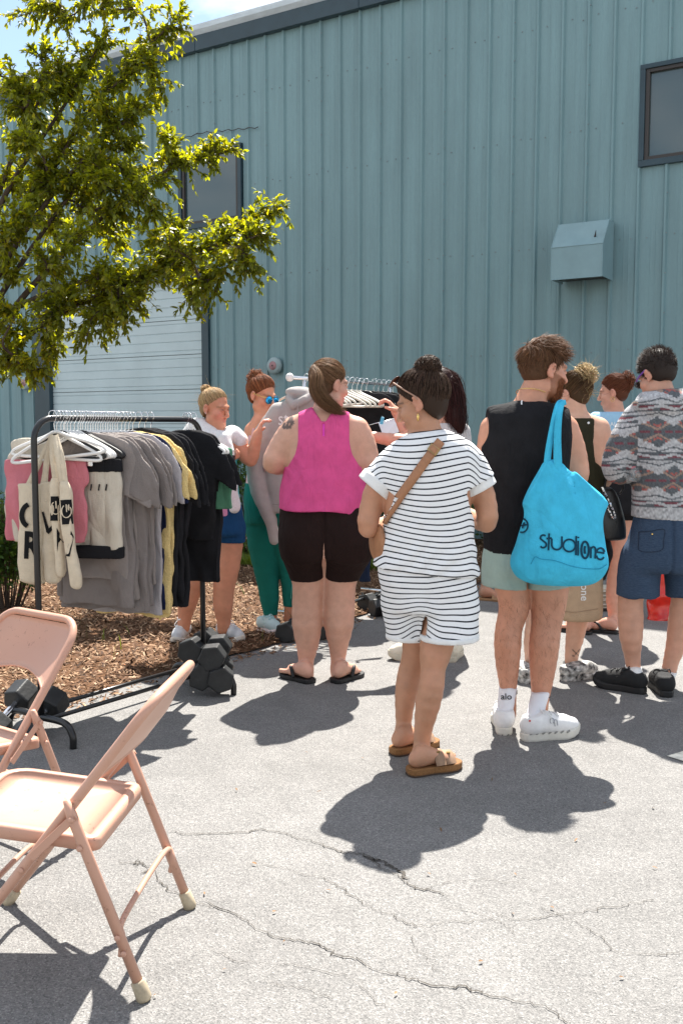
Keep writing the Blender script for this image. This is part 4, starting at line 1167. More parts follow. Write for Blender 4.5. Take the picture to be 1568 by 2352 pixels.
    def wr2(P):
        g = np.exp(-(((P[:, 0] - xc) / .07) ** 2 + ((P[:, 2] - zc2) / .06) ** 2))
        return fold(P) * (0.5 + 1.6 * g) + 0.012 * 0.5 * np.exp(-((P[:, 0] - xc) / .012) ** 2) * np.clip((f.p(975, 1330)[2] - P[:, 2]) * 14, 0, 1) * (P[:, 1] < f.Y + .05) * (P[:, 2] > zc2)
    def stripe2(V):
        x = V[:, 0] - xc; g = np.exp(-((x / .10) ** 2))
        below = np.clip((zc2 + .09 - V[:, 2]) * 6, 0, 1)
        return V[:, 2] - 0.045 * g * below + 0.13 * np.clip(x, 0, 1) * np.clip(1 - below, 0, 1) * -1 + 0.02 * np.sin(x * 30) * below * g + 5.006
    shorts = f.cloth('shorts', [stack(f.rows([(1235, 880, 1080, .140), (1265, 874, 1083, .146), (1290, 868, 1087, .152), (1330, 870, 1093, .160), (1370, 879, 1097, .158), (1400, 890, 1098, .15)])), f.limb(sL, 0, .03), f.limb(sR, 0, .03)], MS, .008, sh_cut, wr2, attr={'stripe': stripe2})
    for rr, dz in ((sL, -.012), (sR, .006)):
        f.cloth('shorts_hem', [f.limb([rr[1], rr[2], (rr[2][0], rr[2][1] + 20, rr[2][2], rr[2][3])], .003)], M_WHITECLOTH, .008, lambda P, d, dz=dz: np.maximum(zs + dz - .004 - P[:, 2], P[:, 2] - zs - dz - .018), parent=shorts)
    # crossbody strap and bag
    MT = mat('tan_leather', (0.36, 0.17, 0.085), 0.5, 0.4, var=0.12, vscale=30, bump=0.2, bscale=200)
    bv = bvh_of(Vt, Ft)
    st = empty('crossbody_bag', f.p(872, 1235, -.02), 0, "tan leather crossbody bag with its strap across the striped woman's back", 'bag')
    V, F = ribbon_on(bv, [(1012, 1014), (985, 1048), (955, 1090), (925, 1132), (898, 1172), (880, 1200)], 21, .006, .004)
    add('strap', V, F, MT, st, True)
    V, F = ribbon_on(bv, [(1000, 1027), (990, 1041)], 25, .011, .004); add('buckle', V, F, mat('dull_brass', (.42, .30, .14), .4, .5, metal=.8), st)
    V, F = ribbon_on(bv, [(999, 1029), (991, 1039)], 18, .017, .003); add('strap_end', V, F, MT, st)
    V, F = polygonize([ell(f.p(866, 1245, .02), (.024, .10, .085), rotz(.25), .01)], .008); add('pouch', V, F, MT, st)
    # hair, pulled up in a bun
    pr, cut = H_.cap_prims(.006, -.088, .004); core = polygonize(pr, .007, cut)
    bc = (0.0, -0.062, 0.122)
    Vb, Fb = polygonize([H_.e(bc, (.042, .044, .042))], .007, wr=wob(5, 90, .004))
    core = (np.concatenate([core[0], Vb]), np.concatenate([core[1], Fb + len(core[0])]))
    hair_object('hair', [(H_.W(H_.tied(2000, bc, rng, low=-.098, front=.006, lift=.16)), .0011), (H_.W(H_.bun(bc, .046, 700, rng, curl=.07, squash=(1, 1.1, .95))), .0012), (H_.W(H_.fly(70, rng, .03)), .0004), (H_.W(H_.fly(60, rng, .022, c=bc, r=.046)), .0004)], (0.062, 0.037, 0.025), f.root, rng, core=core, spread=.55)
    # sunglasses pushed up on the head: two arms, rim, lenses
    sg = empty('sunglasses', H_.w((0, .06, .1)), 0, "brown sunglasses pushed up on the striped woman's dark hair", 'sunglasses')
    MGl = mat('tortoise_brown', (0.10, 0.035, 0.02), 0.2, 0.6)
    for sx in (-1, 1):
        MB().tube(smooth_path([H_.w((sx * .072, .062, .10)), H_.w((sx * .084, .02, .055)), H_.w((sx * .088, -.012, .022)), H_.w((sx * .086, -.02, .005))], 6), .0035 * (2 if False else 1), 6).build('temple_arm', mat('tan_plastic', (0.35, .2, .14), .3, .5), sg, True)
        MB().lathe([(.030, -.002), (.032, 0), (.030, .002), (.005, .004)], H_.w((sx * .034, .070, .108)), 16, frame_to(H_.w((0, .5, .8)) - H_.w((0, 0, 0)))).build('lens', MGl, sg, True)
    MB().tube([H_.w((-.01, .071, .109)), H_.w((.01, .071, .109))], .003, 6).build('bridge', MGl, sg)
    MB().lathe([(.001, .0), (.006, -.012), (.004, -.03), (.001, -.034)], H_.w((-.080, -.004, -.042)), 8).build('earring', M_GOLD, f.root, True)
    # cork sandals
    M_CORK = mat('cork', (0.30, 0.15, 0.06), 0.8, 0.2, col2=(0.16, 0.075, 0.03), vscale=260)
    M_STRAP = mat('taupe_suede', (0.30, 0.19, 0.125), 0.75, 0.2, var=.15, vscale=30)
    for hl, tl in ((hL, tL), (hR, tR)):
        V, F = sole_mesh(hl, tl, 0.006, 0.034, 1.0, .006); s_ = add('sandal', V, F, M_CORK, f.root, False)
        V, F = sole_mesh(hl, tl, 0.0, 0.007, 1.0, .007); add('outsole', V, F, mat('dark_outsole', (.05, .03, .02), .8), s_, False)
        d = nrm(tl - hl); L = np.linalg.norm(tl - hl); sd = np.array([d[1], -d[0], 0])
        for t in (0.52, 0.72):
            a = []
            for q in np.linspace(-1, 1, 11):
                c0 = hl + d * t * L + sd * q * .052
                a.append(c0 + np.array([0, 0, .028 + .050 * math.cos(q * math.pi / 2) ** .7 * (1.05 if t < .6 else .82)]))
            a = np.array(a); mb = MB()
            a = a + np.array([0, 0, .009]); V = np.concatenate([a - d * .023, a + d * .023, a - d * .023 + [0, 0, .004], a + d * .023 + [0, 0, .004]]); n = len(a)
            F = [(2 * n + i, 3 * n + i, 3 * n + i + 1, 2 * n + i + 1) for i in range(n - 1)] + [(i, 2 * n + i, 2 * n + i + 1, i + 1) for i in range(n - 1)] + [(n + i, n + i + 1, 3 * n + i + 1, 3 * n + i) for i in range(n - 1)]
            add('strap', V, F, M_STRAP, s_, True)
            MB().box(a[7] + np.array([0, 0, .007]), (.016, .012, .004)).build('buckle', M_GOLD, s_)
    return f
striped_woman()

# ---------------------------------------------------------------- woman in pink tank
def pink_woman():
    f = Fig(5.42, 745, 'woman in bright pink sleeveless top and dark brown shorts seen from behind', (0.64, 0.385, 0.285))
    rng = np.random.default_rng(5)
    tor = [(938, 700, 795, .085), (955, 676, 812, .108), (980, 664, 824, .128), (1020, 657, 828, .148), (1070, 653, 831, .158), (1110, 650, 834, .165), (1145, 646, 840, .175), (1175, 642, 845, .182), (1210, 642, 851, .19), (1245, 647, 855, .195), (1275, 655, 850, .185)]
    legL = [(700, 1270, 104), (706, 1310, 86), (709, 1340, 75), (707, 1382, 72), (705, 1432, 69, -.01), (706, 1478, 53), (703, 1515, 36), (702, 1535, 33), (704, 1550, 34)]
    legR = [(795, 1270, 106), (784, 1310, 86), (780, 1340, 75), (779, 1382, 72), (778, 1432, 69, -.01), (777, 1478, 47), (776, 1515, 33), (776, 1535, 32), (776, 1550, 33)]
    armL = [(672, 985, 54), (655, 1012, 56), (637, 1042, 53), (628, 1064, 48), (650, 1068, 40, .14), (672, 1052, 30, .30)]
    armR = [(820, 985, 54), (832, 1012, 55), (842, 1044, 52), (846, 1072, 46), (822, 1072, 38, .16), (800, 1055, 28, .32)]
    hL, tL, hR, tR = gnd(716, 1570), gnd(652, 1552), gnd(768, 1570), gnd(826, 1550)
    H_ = Head(f.p(757, 884, .03), (.80, .58, -.10), 1.09)
    B = [stack(f.rows(tor), grow=-.012), f.limb(legL), f.limb(legR), f.limb(armL, 0, .04), f.limb(armR, 0, .04), f.limb([(744, 958, 60), (750, 915, 50, .02)])]
    for c in ((700, 1240, 96), (798, 1240, 96)): B.append(f.limb([(c[0], c[1], c[2], -.09), (c[0], c[1] + 14, c[2], -.08)], 0, .08))
    B += f.foot(hL, tL, f.p(703, 1535), .026, 1.05) + f.foot(hR, tR, f.p(776, 1535), .026, 1.05)
    B += f.hand(f.p(672, 1052, .30), (.2, .8, .5), (1, 0, 0), .6) + f.hand(f.p(800, 1055, .32), (-.1, .8, .5), (-1, 0, 0), .6, -1)
    tat = f.p(660, 968)
    def tint(V, col):
        g = wob(2, 160, 1.0)(V)
        d = np.sqrt(((V[:, [0, 2]] - tat[[0, 2]]) ** 2 * np.array([1.0, .8])).sum(1))
        m = (d < .040) & (V[:, 1] < f.Y + .02) & (g > -.4) & ~((np.abs(V[:, 0] - tat[0] + .0) < .008) & (V[:, 2] > tat[2] + .006) & (V[:, 2] < tat[2] + .026))
        return np.where(m[:, None], col * .18 + np.array([.02, .025, .03]), col)
    f.body(B, H_, brow=(.05, .03, .02), tint=tint, blush=.3)
    MP = fabric('magenta_jersey', (0.66, 0.085, 0.255), .08, .7)
    cxn = f.p(744, 940)[0]; cx = f.root.location.x
    z_n, z_arm = f.p(744, 968)[2], f.p(660, 1030)[2]; zsh = f.p(744, 936)[2]
    hem = f.p(744, 1172)[2]
    def cut(P, d):
        x = P[:, 0] - cxn; back = P[:, 1] < f.Y + .03
        neck = np.where(back, P[:, 2] - (z_n + 1.5 * np.maximum(np.abs(x) - .012, 0)), -1)
        hw = 0.140 + 0.055 * np.clip((z_arm + .05 - P[:, 2]) / .18, 0, 1) ** 1.5 + .25 * np.clip(z_arm - .03 - P[:, 2], 0, .2)
        arm = np.where(P[:, 2] > z_arm - .10, np.abs(P[:, 0] - f.p(744, 1000)[0]) - hw, -1)
        h_ = hem + .010 * np.sin((P[:, 0] - cx) * 14 + 1) - P[:, 2] - .02 * np.clip((P[:, 0] - cx) * 4, -1, 1)
        key = np.where(back, .0055 - np.abs(x) * 1.0, -1); key = np.where((P[:, 2] < z_n - .008) & (P[:, 2] > z_n - .085), key, -1)
        sl = P[:, 2] - (zsh + .012 - .42 * np.maximum(np.abs(x) - .045, 0))
        return np.maximum(np.maximum(np.maximum(neck, sl), arm), np.maximum(h_, key))
    wa, wb = add_wob(wob(6, 11, .004, (1.0, 1, .45)), wob(66, 30, .0018, (1, 1, .5))), wob(9, 16, .005, (.6, .6, 2.6))
    wr_ = lambda P: wa(P) + wb(P) * np.clip((f.p(744, 1080)[2] - P[:, 2]) * 6, 0, 1)
    tank = f.cloth('tank_top', [stack(f.rows([(v, a - 4 * (v > 1100), b + 4 * (v > 1100), h + .010 * (v > 1100)) for v, a, b, h in tor if v < 1240]), bot=.004, grow=.003)], MP, .008, cut, wr_)
    f.cloth('inner_top', [stack(f.rows(tor[:7]), grow=-.006)], fabric('neon_pink', (.80, .09, .55)), .008, lambda P, d: np.maximum(np.maximum(P[:, 2] - (z_n + .0), np.abs(P[:, 0] - cxn) - .10), z_n - .16 - P[:, 2]), parent=tank)
    MB_ = fabric('dark_brown_jersey', (0.018, 0.009, 0.008), .1)
    zl = f.p(744, 1332)[2]
    sh = [stack(f.rows([(v, a - 1, b + 1, h + .003) for v, a, b, h in tor[5:]])), f.limb([(r[0], r[1], r[2] + 5, *r[3:]) for r in legL[:4]], 0, .03), f.limb([(r[0], r[1], r[2] + 5, *r[3:]) for r in legR[:4]], 0, .03)]
    for c in ((700, 1240, 100), (798, 1240, 100)): sh.append(f.limb([(c[0], c[1], c[2], -.09), (c[0], c[1] + 14, c[2], -.08)], 0, .08))
    xm = f.p(745, 1300)[0]
    f.cloth('shorts', sh, MB_, .008, lambda P, d: np.maximum((zl + .025 * np.exp(-np.abs(P[:, 0] - xm) / .03)) - P[:, 2], P[:, 2] - hem - .025), lambda P: wob(12, 14, .0025)(P) + .010 * np.exp(-((P[:, 0] - xm) / .012) ** 2) * (P[:, 1] < f.Y))
    pr, cu = H_.cap_prims(.002, -.07, .008); core = polygonize(pr, .007, cu)
    an = (-.01, -.09, .075)
    tl_path = [H_.w((-.01, -.098, .078)), f.p(728, 862, -.07), f.p(727, 890, -.10), f.p(742, 918, -.115), f.p(768, 938, -.11), f.p(795, 950, -.08)]
    hair_object('hair', [(H_.W(H_.tied(1500, an, rng, low=-.085, front=.008, lift=.10)), .0011), (tail(tl_path, [.018, .036, .044, .042, .032, .014], 900, rng), .0012), (tail(tl_path, [.025, .045, .05, .05, .04, .03], 70, rng, wave=.02), .0005), (H_.W(H_.fly(90, rng, .035)), .0004)], (0.17, 0.092, 0.048), f.root, rng, core=core, spread=.5)
    # flip-flops
    for hl, tl in ((hL, tL), (hR, tR)):
        V, F = sole_mesh(hl, tl, 0, .024, 1.05, .009); s_ = add('flip_flop', V, F, M_BLACKPL, f.root, False)
        d = nrm(tl - hl); L = np.linalg.norm(tl - hl); sd = np.array([d[1], -d[0], 0])
        for q in (-1, 1):
            P = smooth_path([hl + d * .42 * L + sd * q * .046 + [0, 0, .024], hl + d * .56 * L + sd * q * .036 + [0, 0, .072], hl + d * .72 * L + sd * q * .010 + [0, 0, .062], hl + d * .80 * L + sd * .006 + [0, 0, .030]], 6)
            MB().tube(P, np.linspace(.011, .007, len(P)), 7).build('strap', M_BLACKPL, s_, True)
    return f
pink_woman()
# ---------------------------------------------------------------- man in black sleeveless shirt
M_WSOLE = mat('white_foam_sole', (0.62, 0.59, 0.53), 0.7, 0.25, var=.06, vscale=30)
M_WSHOE = mat('white_knit', (0.74, 0.73, 0.73), 0.85, 0.2, var=.05, vscale=40, bump=.3, bscale=300)
def leg_hairs(f, legs, rng, n, col=(.20, .11, .06)):
    """short curved hairs standing on the shins"""
    P = []
    bv = bvh_of(f.bodyV, f.bodyF)
    for rows in legs:
        R_ = smooth_path([[r[0], r[1], r[2]] for r in rows], 6)
        for _ in range(n):
            r = R_[rng.integers(len(R_))]; u = r[0] + rng.uniform(-.52, .52) * r[2]; v = r[1] + rng.uniform(-6, 6)
            q = hit(bv, u, v, .0)
            if q is None or abs(q[1] - f.Y) > .3: continue
            d = rng.normal(0, 1, 3) * np.array([.6, .6, .3]) + np.array([0, -.5, -.9]); d = nrm(d) * rng.uniform(.012, .024)
            s_ = rng.normal(0, .003, 3)
            P.append([q, q + d * .5 + s_, q + d + np.array([0, 0, -.003])])
    V, F, per = fat_strands(np.array(P), .00032)
    add('leg_hair', V, F, M_HAIR, f.root, True, cols=np.tile(np.asarray(col), (len(V), 1)))
def black_tank_man():
    f = Fig(4.5, 1208, 'bearded man in black sleeveless shirt, pale green shorts and white sneakers', (0.60, 0.315, 0.21))
    rng = np.random.default_rng(6)
    tor = [(922, 1168, 1262, .075), (936, 1142, 1288, .102), (956, 1124, 1304, .125), (985, 1115, 1311, .138), (1030, 1110, 1306, .145), (1080, 1111, 1299, .142), (1150, 1114, 1295, .138), (1200, 1114, 1294, .138), (1270, 1117, 1297, .140), (1300, 1118, 1298, .14)]
    legL = [(1162, 1290, 96), (1172, 1340, 78), (1179, 1375, 72), (1178, 1405, 67), (1168, 1441, 61, -.01), (1165, 1480, 62, -.02), (1165, 1527, 54, -.01), (1166, 1569, 41), (1167, 1605, 35), (1168, 1640, 34)]
    legR = [(1258, 1290, 98), (1260, 1340, 90), (1260, 1375, 82), (1257, 1405, 75), (1253, 1441, 68, -.01), (1249, 1480, 69, -.02), (1246, 1527, 61, -.01), (1243, 1569, 50), (1240, 1605, 40), (1238, 1645, 36)]
    armL = [(1128, 985, 52), (1120, 1030, 50), (1118, 1080, 46, .02), (1122, 1108, 42, .05), (1142, 1092, 36, .22), (1160, 1070, 28, .36)]
    armR = [(1296, 988, 64), (1308, 1030, 68), (1318, 1072, 64), (1322, 1094, 54), (1308, 1082, 46, .15), (1292, 1060, 32, .32)]
    hL, tL, hR, tR = gnd(1158, 1690), gnd(1176, 1636), gnd(1197, 1700), gnd(1326, 1688)
    tL = hL + nrm(np.array([.10, 1, 0])) * .285
    tR = hR + nrm(tR - hR) * .285
    H_ = Head(f.p(1249, 850, .02), (.92, .34, -.12), 1.10, jaw=1.05)
    B = [stack(f.rows(tor), grow=-.012), f.limb(legL), f.limb(legR), f.limb(armL, 0, .04), f.limb(armR, 0, .04), f.limb([(1212, 940, 76), (1232, 885, 62, .01)])]
    B += f.hand(f.p(1292, 1060, .32), (-.5, .6, .5), (-.8, 0, .2), .8, -1) + f.hand(f.p(1160, 1070, .36), (.3, .9, .3), (.8, 0, .2), .8)
    f.body(B, H_, brow=(.14, .06, .03), beard=(.22, .08, .035), blush=.25)
    MK = fabric('black_tank_cotton', (0.012, 0.012, 0.014), .2)
    xn = f.p(1212, 920)[0]; zn = f.p(1212, 918)[2]; za = f.p(1212, 1035)[2]; cx = f.p(1210, 1000)[0]
    hem = f.p(1208, 1264)[2]
    def cut(P, d):
        neck = P[:, 2] - (zn + .35 * np.maximum(np.abs(P[:, 0] - xn) - .055, -.03)) - .5 * (P[:, 1] > f.Y + .2)
        arm = np.where(P[:, 2] > za, np.abs(P[:, 0] - cx) - (.187 + .10 * np.clip((za + .10 - P[:, 2]) / .15, 0, 1) ** 2), -1)
        neck = np.maximum(neck, P[:, 2] - (zn + .02 - .36 * np.maximum(np.abs(P[:, 0] - xn) - .05, 0)))
        return np.maximum(np.maximum(neck, arm), hem + .03 * (P[:, 0] - cx) - P[:, 2])
    w1 = wob(21, 8, .005, (1, 1, .35)); w2 = wob(22, 18, .003, (1, 1, .5))
    tank = f.cloth('sleeveless_shirt', [stack(f.rows([(v, a - 2, b + 2, h + .004) for v, a, b, h in tor]), grow=.003, bot=.004), f.limb([(1135, 960, 52), (1150, 975, 60)], 0, .05), f.limb([(1292, 960, 52), (1280, 975, 60)], 0, .05)], MK, .009, cut, lambda P: w1(P) + w2(P))
    bv = bvh_of(*f.last)
    V, F = ribbon_on(bv, [(1199, 918), (1197, 924), (1197, 930)], 3.5, .002, .001); add('label_mark', V, F, M_WHITECLOTH, tank)
    MG = fabric('sage_green_shorts', (0.30, 0.40, 0.37), .06)
    zl = f.p(1208, 1348)[2]; xm = f.p(1208, 1300)[0]
    f.cloth('shorts', [stack(f.rows([(1235, 1114, 1300, .140), (1270, 1112, 1303, .147), (1300, 1111, 1307, .148), (1318, 1112, 1308, .13)])), f.limb([(1160, 1290, 102), (1158, 1330, 104), (1158, 1372, 104)], 0, .02), f.limb([(1258, 1290, 104), (1259, 1330, 106), (1260, 1375, 106)], 0, .02)],
            MG, .009, lambda P, d: np.maximum(zl + .08 * np.abs(P[:, 0] - xm) - .006 - P[:, 2], P[:, 2] - hem - .05), lambda P: wob(23, 12, .005, (1, 1, .4))(P) + .014 * np.exp(-((P[:, 0] - xm) / .008) ** 2))
    leg_hairs(f, [legL[2:8], legR[2:8]], rng, 300)
    pr, cu = H_.cap_prims(.003, -.060, .012); core = polygonize(pr, .007, cu)
    a = H_.scalp(3000, rng, -.062, .014); t = np.linspace(0, 1, 7)[None, :, None]
    p0 = H_.EC + a * H_.ER
    topness = np.clip(a[:, 2], 0, 1)[:, None]
    flow = np.array([0.0, .9, .25]) * topness + np.array([0, -.35, -.8]) * (1 - topness) * np.where(a[:, 1:2] < .3, 1, .3)
    v = a * .32 + flow + rng.normal(0, .09, a.shape) + .25 * wob(17, 9, 1.0)(a * 1.0)[:, None] * np.array([1, .3, .3]); v /= np.linalg.norm(v, axis=1)[:, None]
    Ls = (.014 + .050 * topness[:, 0] ** .7) * rng.uniform(.7, 1.2, len(a))
    P = p0[:, None] + Ls[:, None, None] * (v[:, None] * t + np.array([0, .1, -.22]) * t * t) + a[:, None] * .004
    quiff = a[:, 1] > .55
    hair_object('hair', [(H_.W(P), .0011), (H_.W(H_.fly(50, rng, .025, low=.02)), .0004)], (0.15, 0.072, 0.036), f.root, rng, core=core, spread=.5)
    # beard of short strands
    bq = []
    for _ in range(1100):
        q = np.array([rng.uniform(-.062, .062), rng.uniform(.0, .10), rng.uniform(-.118, -.018)])
        bq.append(q)
    bvb = bvh_of(f.bodyV, f.bodyF); PP = []
    for q in bq:
        if abs(q[0]) < .02 and abs(q[2] + .066) < .008: continue
        if q[2] > -.045 and abs(q[0]) < .045: continue
        o_ = H_.w(np.array([q[0] * 2.6, q[1] + .10, q[2] - .03])); tgt = H_.w(np.array([q[0] * .4, .01, q[2] * .9]))
        p_, n_, i_, dd = bvb.ray_cast(Vector(o_), Vector(nrm(tgt - o_)))
        if p_ is None: continue
        lq = H_.l(np.array(p_)[None])[0]
        if lq[2] > -.02 - .4 * max(0, lq[1] - .03) or lq[1] < -.005: continue
        p_ = np.array(p_); dn = nrm(np.array(n_) * .6 + np.array([0, 0, -1.0]) + rng.normal(0, .3, 3)); l_ = rng.uniform(.008, .018)
        PP.append([p_, p_ + dn * l_ * .5, p_ + dn * l_ + np.array([0, 0, -.003])])
    V, F, per = fat_strands(np.array(PP), .0011); c = np.repeat(np.array([.24, .085, .035]) * rng.uniform(.6, 1.4, (len(PP), 1)), per, 0)
    add('beard', V, F, M_HAIR, f.root, True, cols=c)
    ring = [H_.w((0, 0, 0)) * 0 + f.p(1221, 905, 0) + np.array([.072 * math.cos(a_), .068 * math.sin(a_), -.012 * math.cos(a_) - .02 * math.sin(a_)]) for a_ in np.linspace(0, 2 * math.pi, 40)]
    MB().tube(ring, .0022, 5, False).build('necklace', M_GOLD, f.root, True)
    # socks and trainers
    msk = mat('white_rib_sock', (0.74, 0.73, 0.76), .9, .1, bump=.4, bscale=120, stretch=(3, 3, .2))
    for hl, tl, ank, tv in ((hL, tL, f.p(1167, 1600), 1577), (hR, tR, f.p(1240, 1600), 1585)):
        st_ = f.p((1166 if hl is hL else 1242), tv, 0)
        shoe(f, hl, tl, ank, M_WSHOE, M_WSOLE, .036, 1.05, .092, M_WHITECLOTH, msk, st_)
    # sock bands and lettering
    for uu, tv in ((1166, 1577), (1241, 1585)):
        for dv in (9, 14):
            ring = [f.p(uu, tv + dv) + np.array([.0425 * math.cos(a_), .0425 * math.sin(a_), 0]) for a_ in np.linspace(0, 2 * math.pi, 28)]
            MB().tube(ring, .0022, 4, False).build('sock_band', M_BLACKPL, f.root, True)
    sk = [o_ for o_ in f.root.children if o_.name.startswith('sock') and 'band' not in o_.name]
    for o_, pos in zip(sk, ((1150, 1607), (1236, 1627))):
        Vw = np.array([v.co[:] for v in o_.data.vertices]) + np.array(f.root.location); Fw = [tuple(p.vertices) for p in o_.data.polygons]
        text_on(bvh_of(Vw, Fw), 'alo', pos, 20, 0, M_BLACKPL, o_, 'lettering', .004, bold=.01)
    shs = [o_ for o_ in f.root.children if o_.name.startswith('shoe')]
    o_ = shs[-1]; Vw = np.array([v.co[:] for v in o_.data.vertices]) + np.array(f.root.location); bvs = bvh_of(Vw, [tuple(p.vertices) for p in o_.data.polygons])
    strokes_on(bvs, [arc(1266, 1656, 4.5, 6, -60, 250), [(1273, 1668), (1271, 1655), (1277, 1655), (1279, 1666)]], 1.8, mat('grey_print', (.28, .28, .30), .7), o_, 'emblem')
    for o_2, us in ((shs[-1], range(1216, 1312, 14)), (shs[0], range(1146, 1186, 14))):
        so = [c for c in o_2.children if c.name.startswith('sole')][0]
        Vs = np.array([v.co[:] for v in so.data.vertices]) + np.array(f.root.location); bs = bvh_of(Vs, [tuple(p.vertices) for p in so.data.polygons])
        for u_ in us: strokes_on(bs, [[(u_, 1689 - (u_ - 1200) * .06), (u_ + 4, 1687 - (u_ - 1200) * .06), (u_ + 8, 1684 - (u_ - 1200) * .06)]], 3.2, mat('sole_slot', (.22, .21, .19), .8), so, 'sole_slot', .002)
    strokes_on(bvs, [[(1214, 1656), (1218, 1656)]], 4, mat('red_tab', (.5, .03, .03), .6), o_, 'tab')
    return f
BTM = black_tank_man()

# ---------------------------------------------------------------- the big cyan tote on his shoulder
def cyan_tote():
    Y = 4.26
    f = Fig(Y, 1290, 'big cyan blue canvas tote with dark lettering hanging from the man\'s shoulder', cat='tote bag'); f.root.name = 'tote_bag'
    MC = mat('cyan_canvas', (0.055, 0.47, 0.70), .88, .15, var=.09, vscale=16, bump=.35, bscale=180, fold=.6)
    rows = [(1052, 1246, 1292, .018), (1075, 1240, 1310, .030), (1110, 1229, 1350, .050), (1150, 1216, 1390, .068), (1200, 1206, 1386, .085), (1250, 1192, 1388, .10), (1285, 1181, 1396, .105), (1305, 1180, 1396, .10), (1325, 1192, 1385, .085), (1340, 1225, 1365, .055), (1346, 1265, 1352, .03)]
    ap = f.p(1268, 1040, 0)
    def wr_(P):
        dx, dz = P[:, 0] - ap[0], ap[2] - P[:, 2]; ang = np.arctan2(dx, dz + .02); r = np.sqrt(dx ** 2 + dz ** 2)
        return .016 * (np.abs(np.sin(ang * 7.5 + .5 * np.sin(r * 7))) - .6) * np.clip(1.25 - r / .48, 0, 1) * np.clip((r - .03) / .12, 0, 1) + wob(31, 9, .006)(P) + wob(33, 34, .0015)(P)
    a, b = f.p(1284, 1062), f.p(1392, 1150); nv = np.array([-(b - a)[2], 0, (b - a)[0]]); nv /= np.linalg.norm(nv)
    def cut(P, d):
        rim = (P - a) @ nv - .02 * np.sin(np.clip((P[:, 0] - a[0]) / (b[0] - a[0]), 0, 1) * math.pi)
        inner = -(d + .012); deep = (P - a) @ nv + .09
        return np.maximum(rim, np.where((deep > 0) & (P[:, 0] > a[0] + .05), inner, -1))
    V, F = polygonize([stack(f.rows(rows), n=2.5, bot=.02)], .007, cut, wr_)
    bag = add('bag_body', V, F, MC, f.root, True)
    bv = bvh_of(V, F)
    for path, w in (([f.p(1289, 922, .14), f.p(1281, 927, .06), f.p(1274, 950, .005), f.p(1264, 1000, .0), f.p(1257, 1045, 0), f.p(1254, 1085, -.01)], .030),
                    ([f.p(1296, 924, .14), f.p(1288, 929, .06), f.p(1282, 955, .0), f.p(1279, 1000, -.012), f.p(1279, 1040, -.015), f.p(1280, 1080, -.02)], .036)):
        P = smooth_path(path, 8); T = np.gradient(P, axis=0); T /= np.linalg.norm(T, axis=1)[:, None]
        S = np.cross(T, np.array([0, -1.0, .0])); S /= np.linalg.norm(S, axis=1)[:, None]; Nn = np.cross(S, T)
        ww = w * np.linspace(.62, 1.05, len(P))[:, None]; n = len(P)
        V = np.concatenate([P - S * ww / 2, P + S * ww / 2, P + S * ww / 2 + Nn * .006, P - S * ww / 2 + Nn * .006])
        F = [(k * n + i, k * n + i + 1, ((k + 1) % 4) * n + i + 1, ((k + 1) % 4) * n + i) for k in range(4) for i in range(n - 1)] + [(0, n, 2 * n, 3 * n), (n - 1, 4 * n - 1, 3 * n - 1, 2 * n - 1)]
        add('strap', V, F, MC, f.root, True)
    MI = mat('dark_teal_ink', (0.006, 0.045, 0.085), .8, .2)
    L = [arc(1247, 1235.5, 6.5, 6.5, 40, 200, 8) + arc(1246.5, 1251, 7, 7, 60, -150, 10), [(1260, 1225), (1258.5, 1264)], [(1254, 1237), (1266, 1236)],
         [(1266, 1237), (1266, 1250)] + arc(1277.5, 1251, 11.5, 11.5, 185, 350, 10) + [(1289, 1232)], arc(1306, 1253, 14, 14, 0, 360, 22), [(1322, 1231), (1321, 1275)], [(1326.5, 1242), (1326, 1276)], [(1326.8, 1233), (1326.7, 1236)],
         [(1355, 1282), (1355.5, 1258)] + arc(1361, 1263, 5, 7, 150, 10, 6) + [(1366, 1272), (1365, 1283)],
         [(1368, 1268), (1377, 1269), (1386, 1271)], arc(1377, 1270, 9, 11, 10, 165, 8), arc(1377, 1274, 9, 11, 190, 330, 8)]
    strokes_on(bv, L, 4.2, MI, bag, 'lettering', .003)
    strokes_on(bv, [arc(1342, 1263, 8.5, 19, 0, 360, 22)], 5, MI, bag, 'lettering', .003)
    strokes_on(bv, [[(1342, 1254), (1341, 1262), (1342, 1272)]], 5, MI, bag, 'lettering', .003)
    strokes_on(bv, [arc(1199, 1207, 13, 16, -110, 75, 14), [(1197, 1208), (1205, 1206), (1213, 1205)], [(1200, 1214), (1202, 1205), (1205, 1200)]], 3.6, MI, bag, 'emblem', .003)
    strokes_on(bv, [[(1218, 1296), (1228, 1279), (1242, 1284), (1275, 1288), (1310, 1300), (1345, 1306), (1375, 1306), (1392, 1296)]], 1.2, mat('dark_cyan_stitch', (.02, .24, .40), .9, .1), bag, 'seam', .002)
cyan_tote()

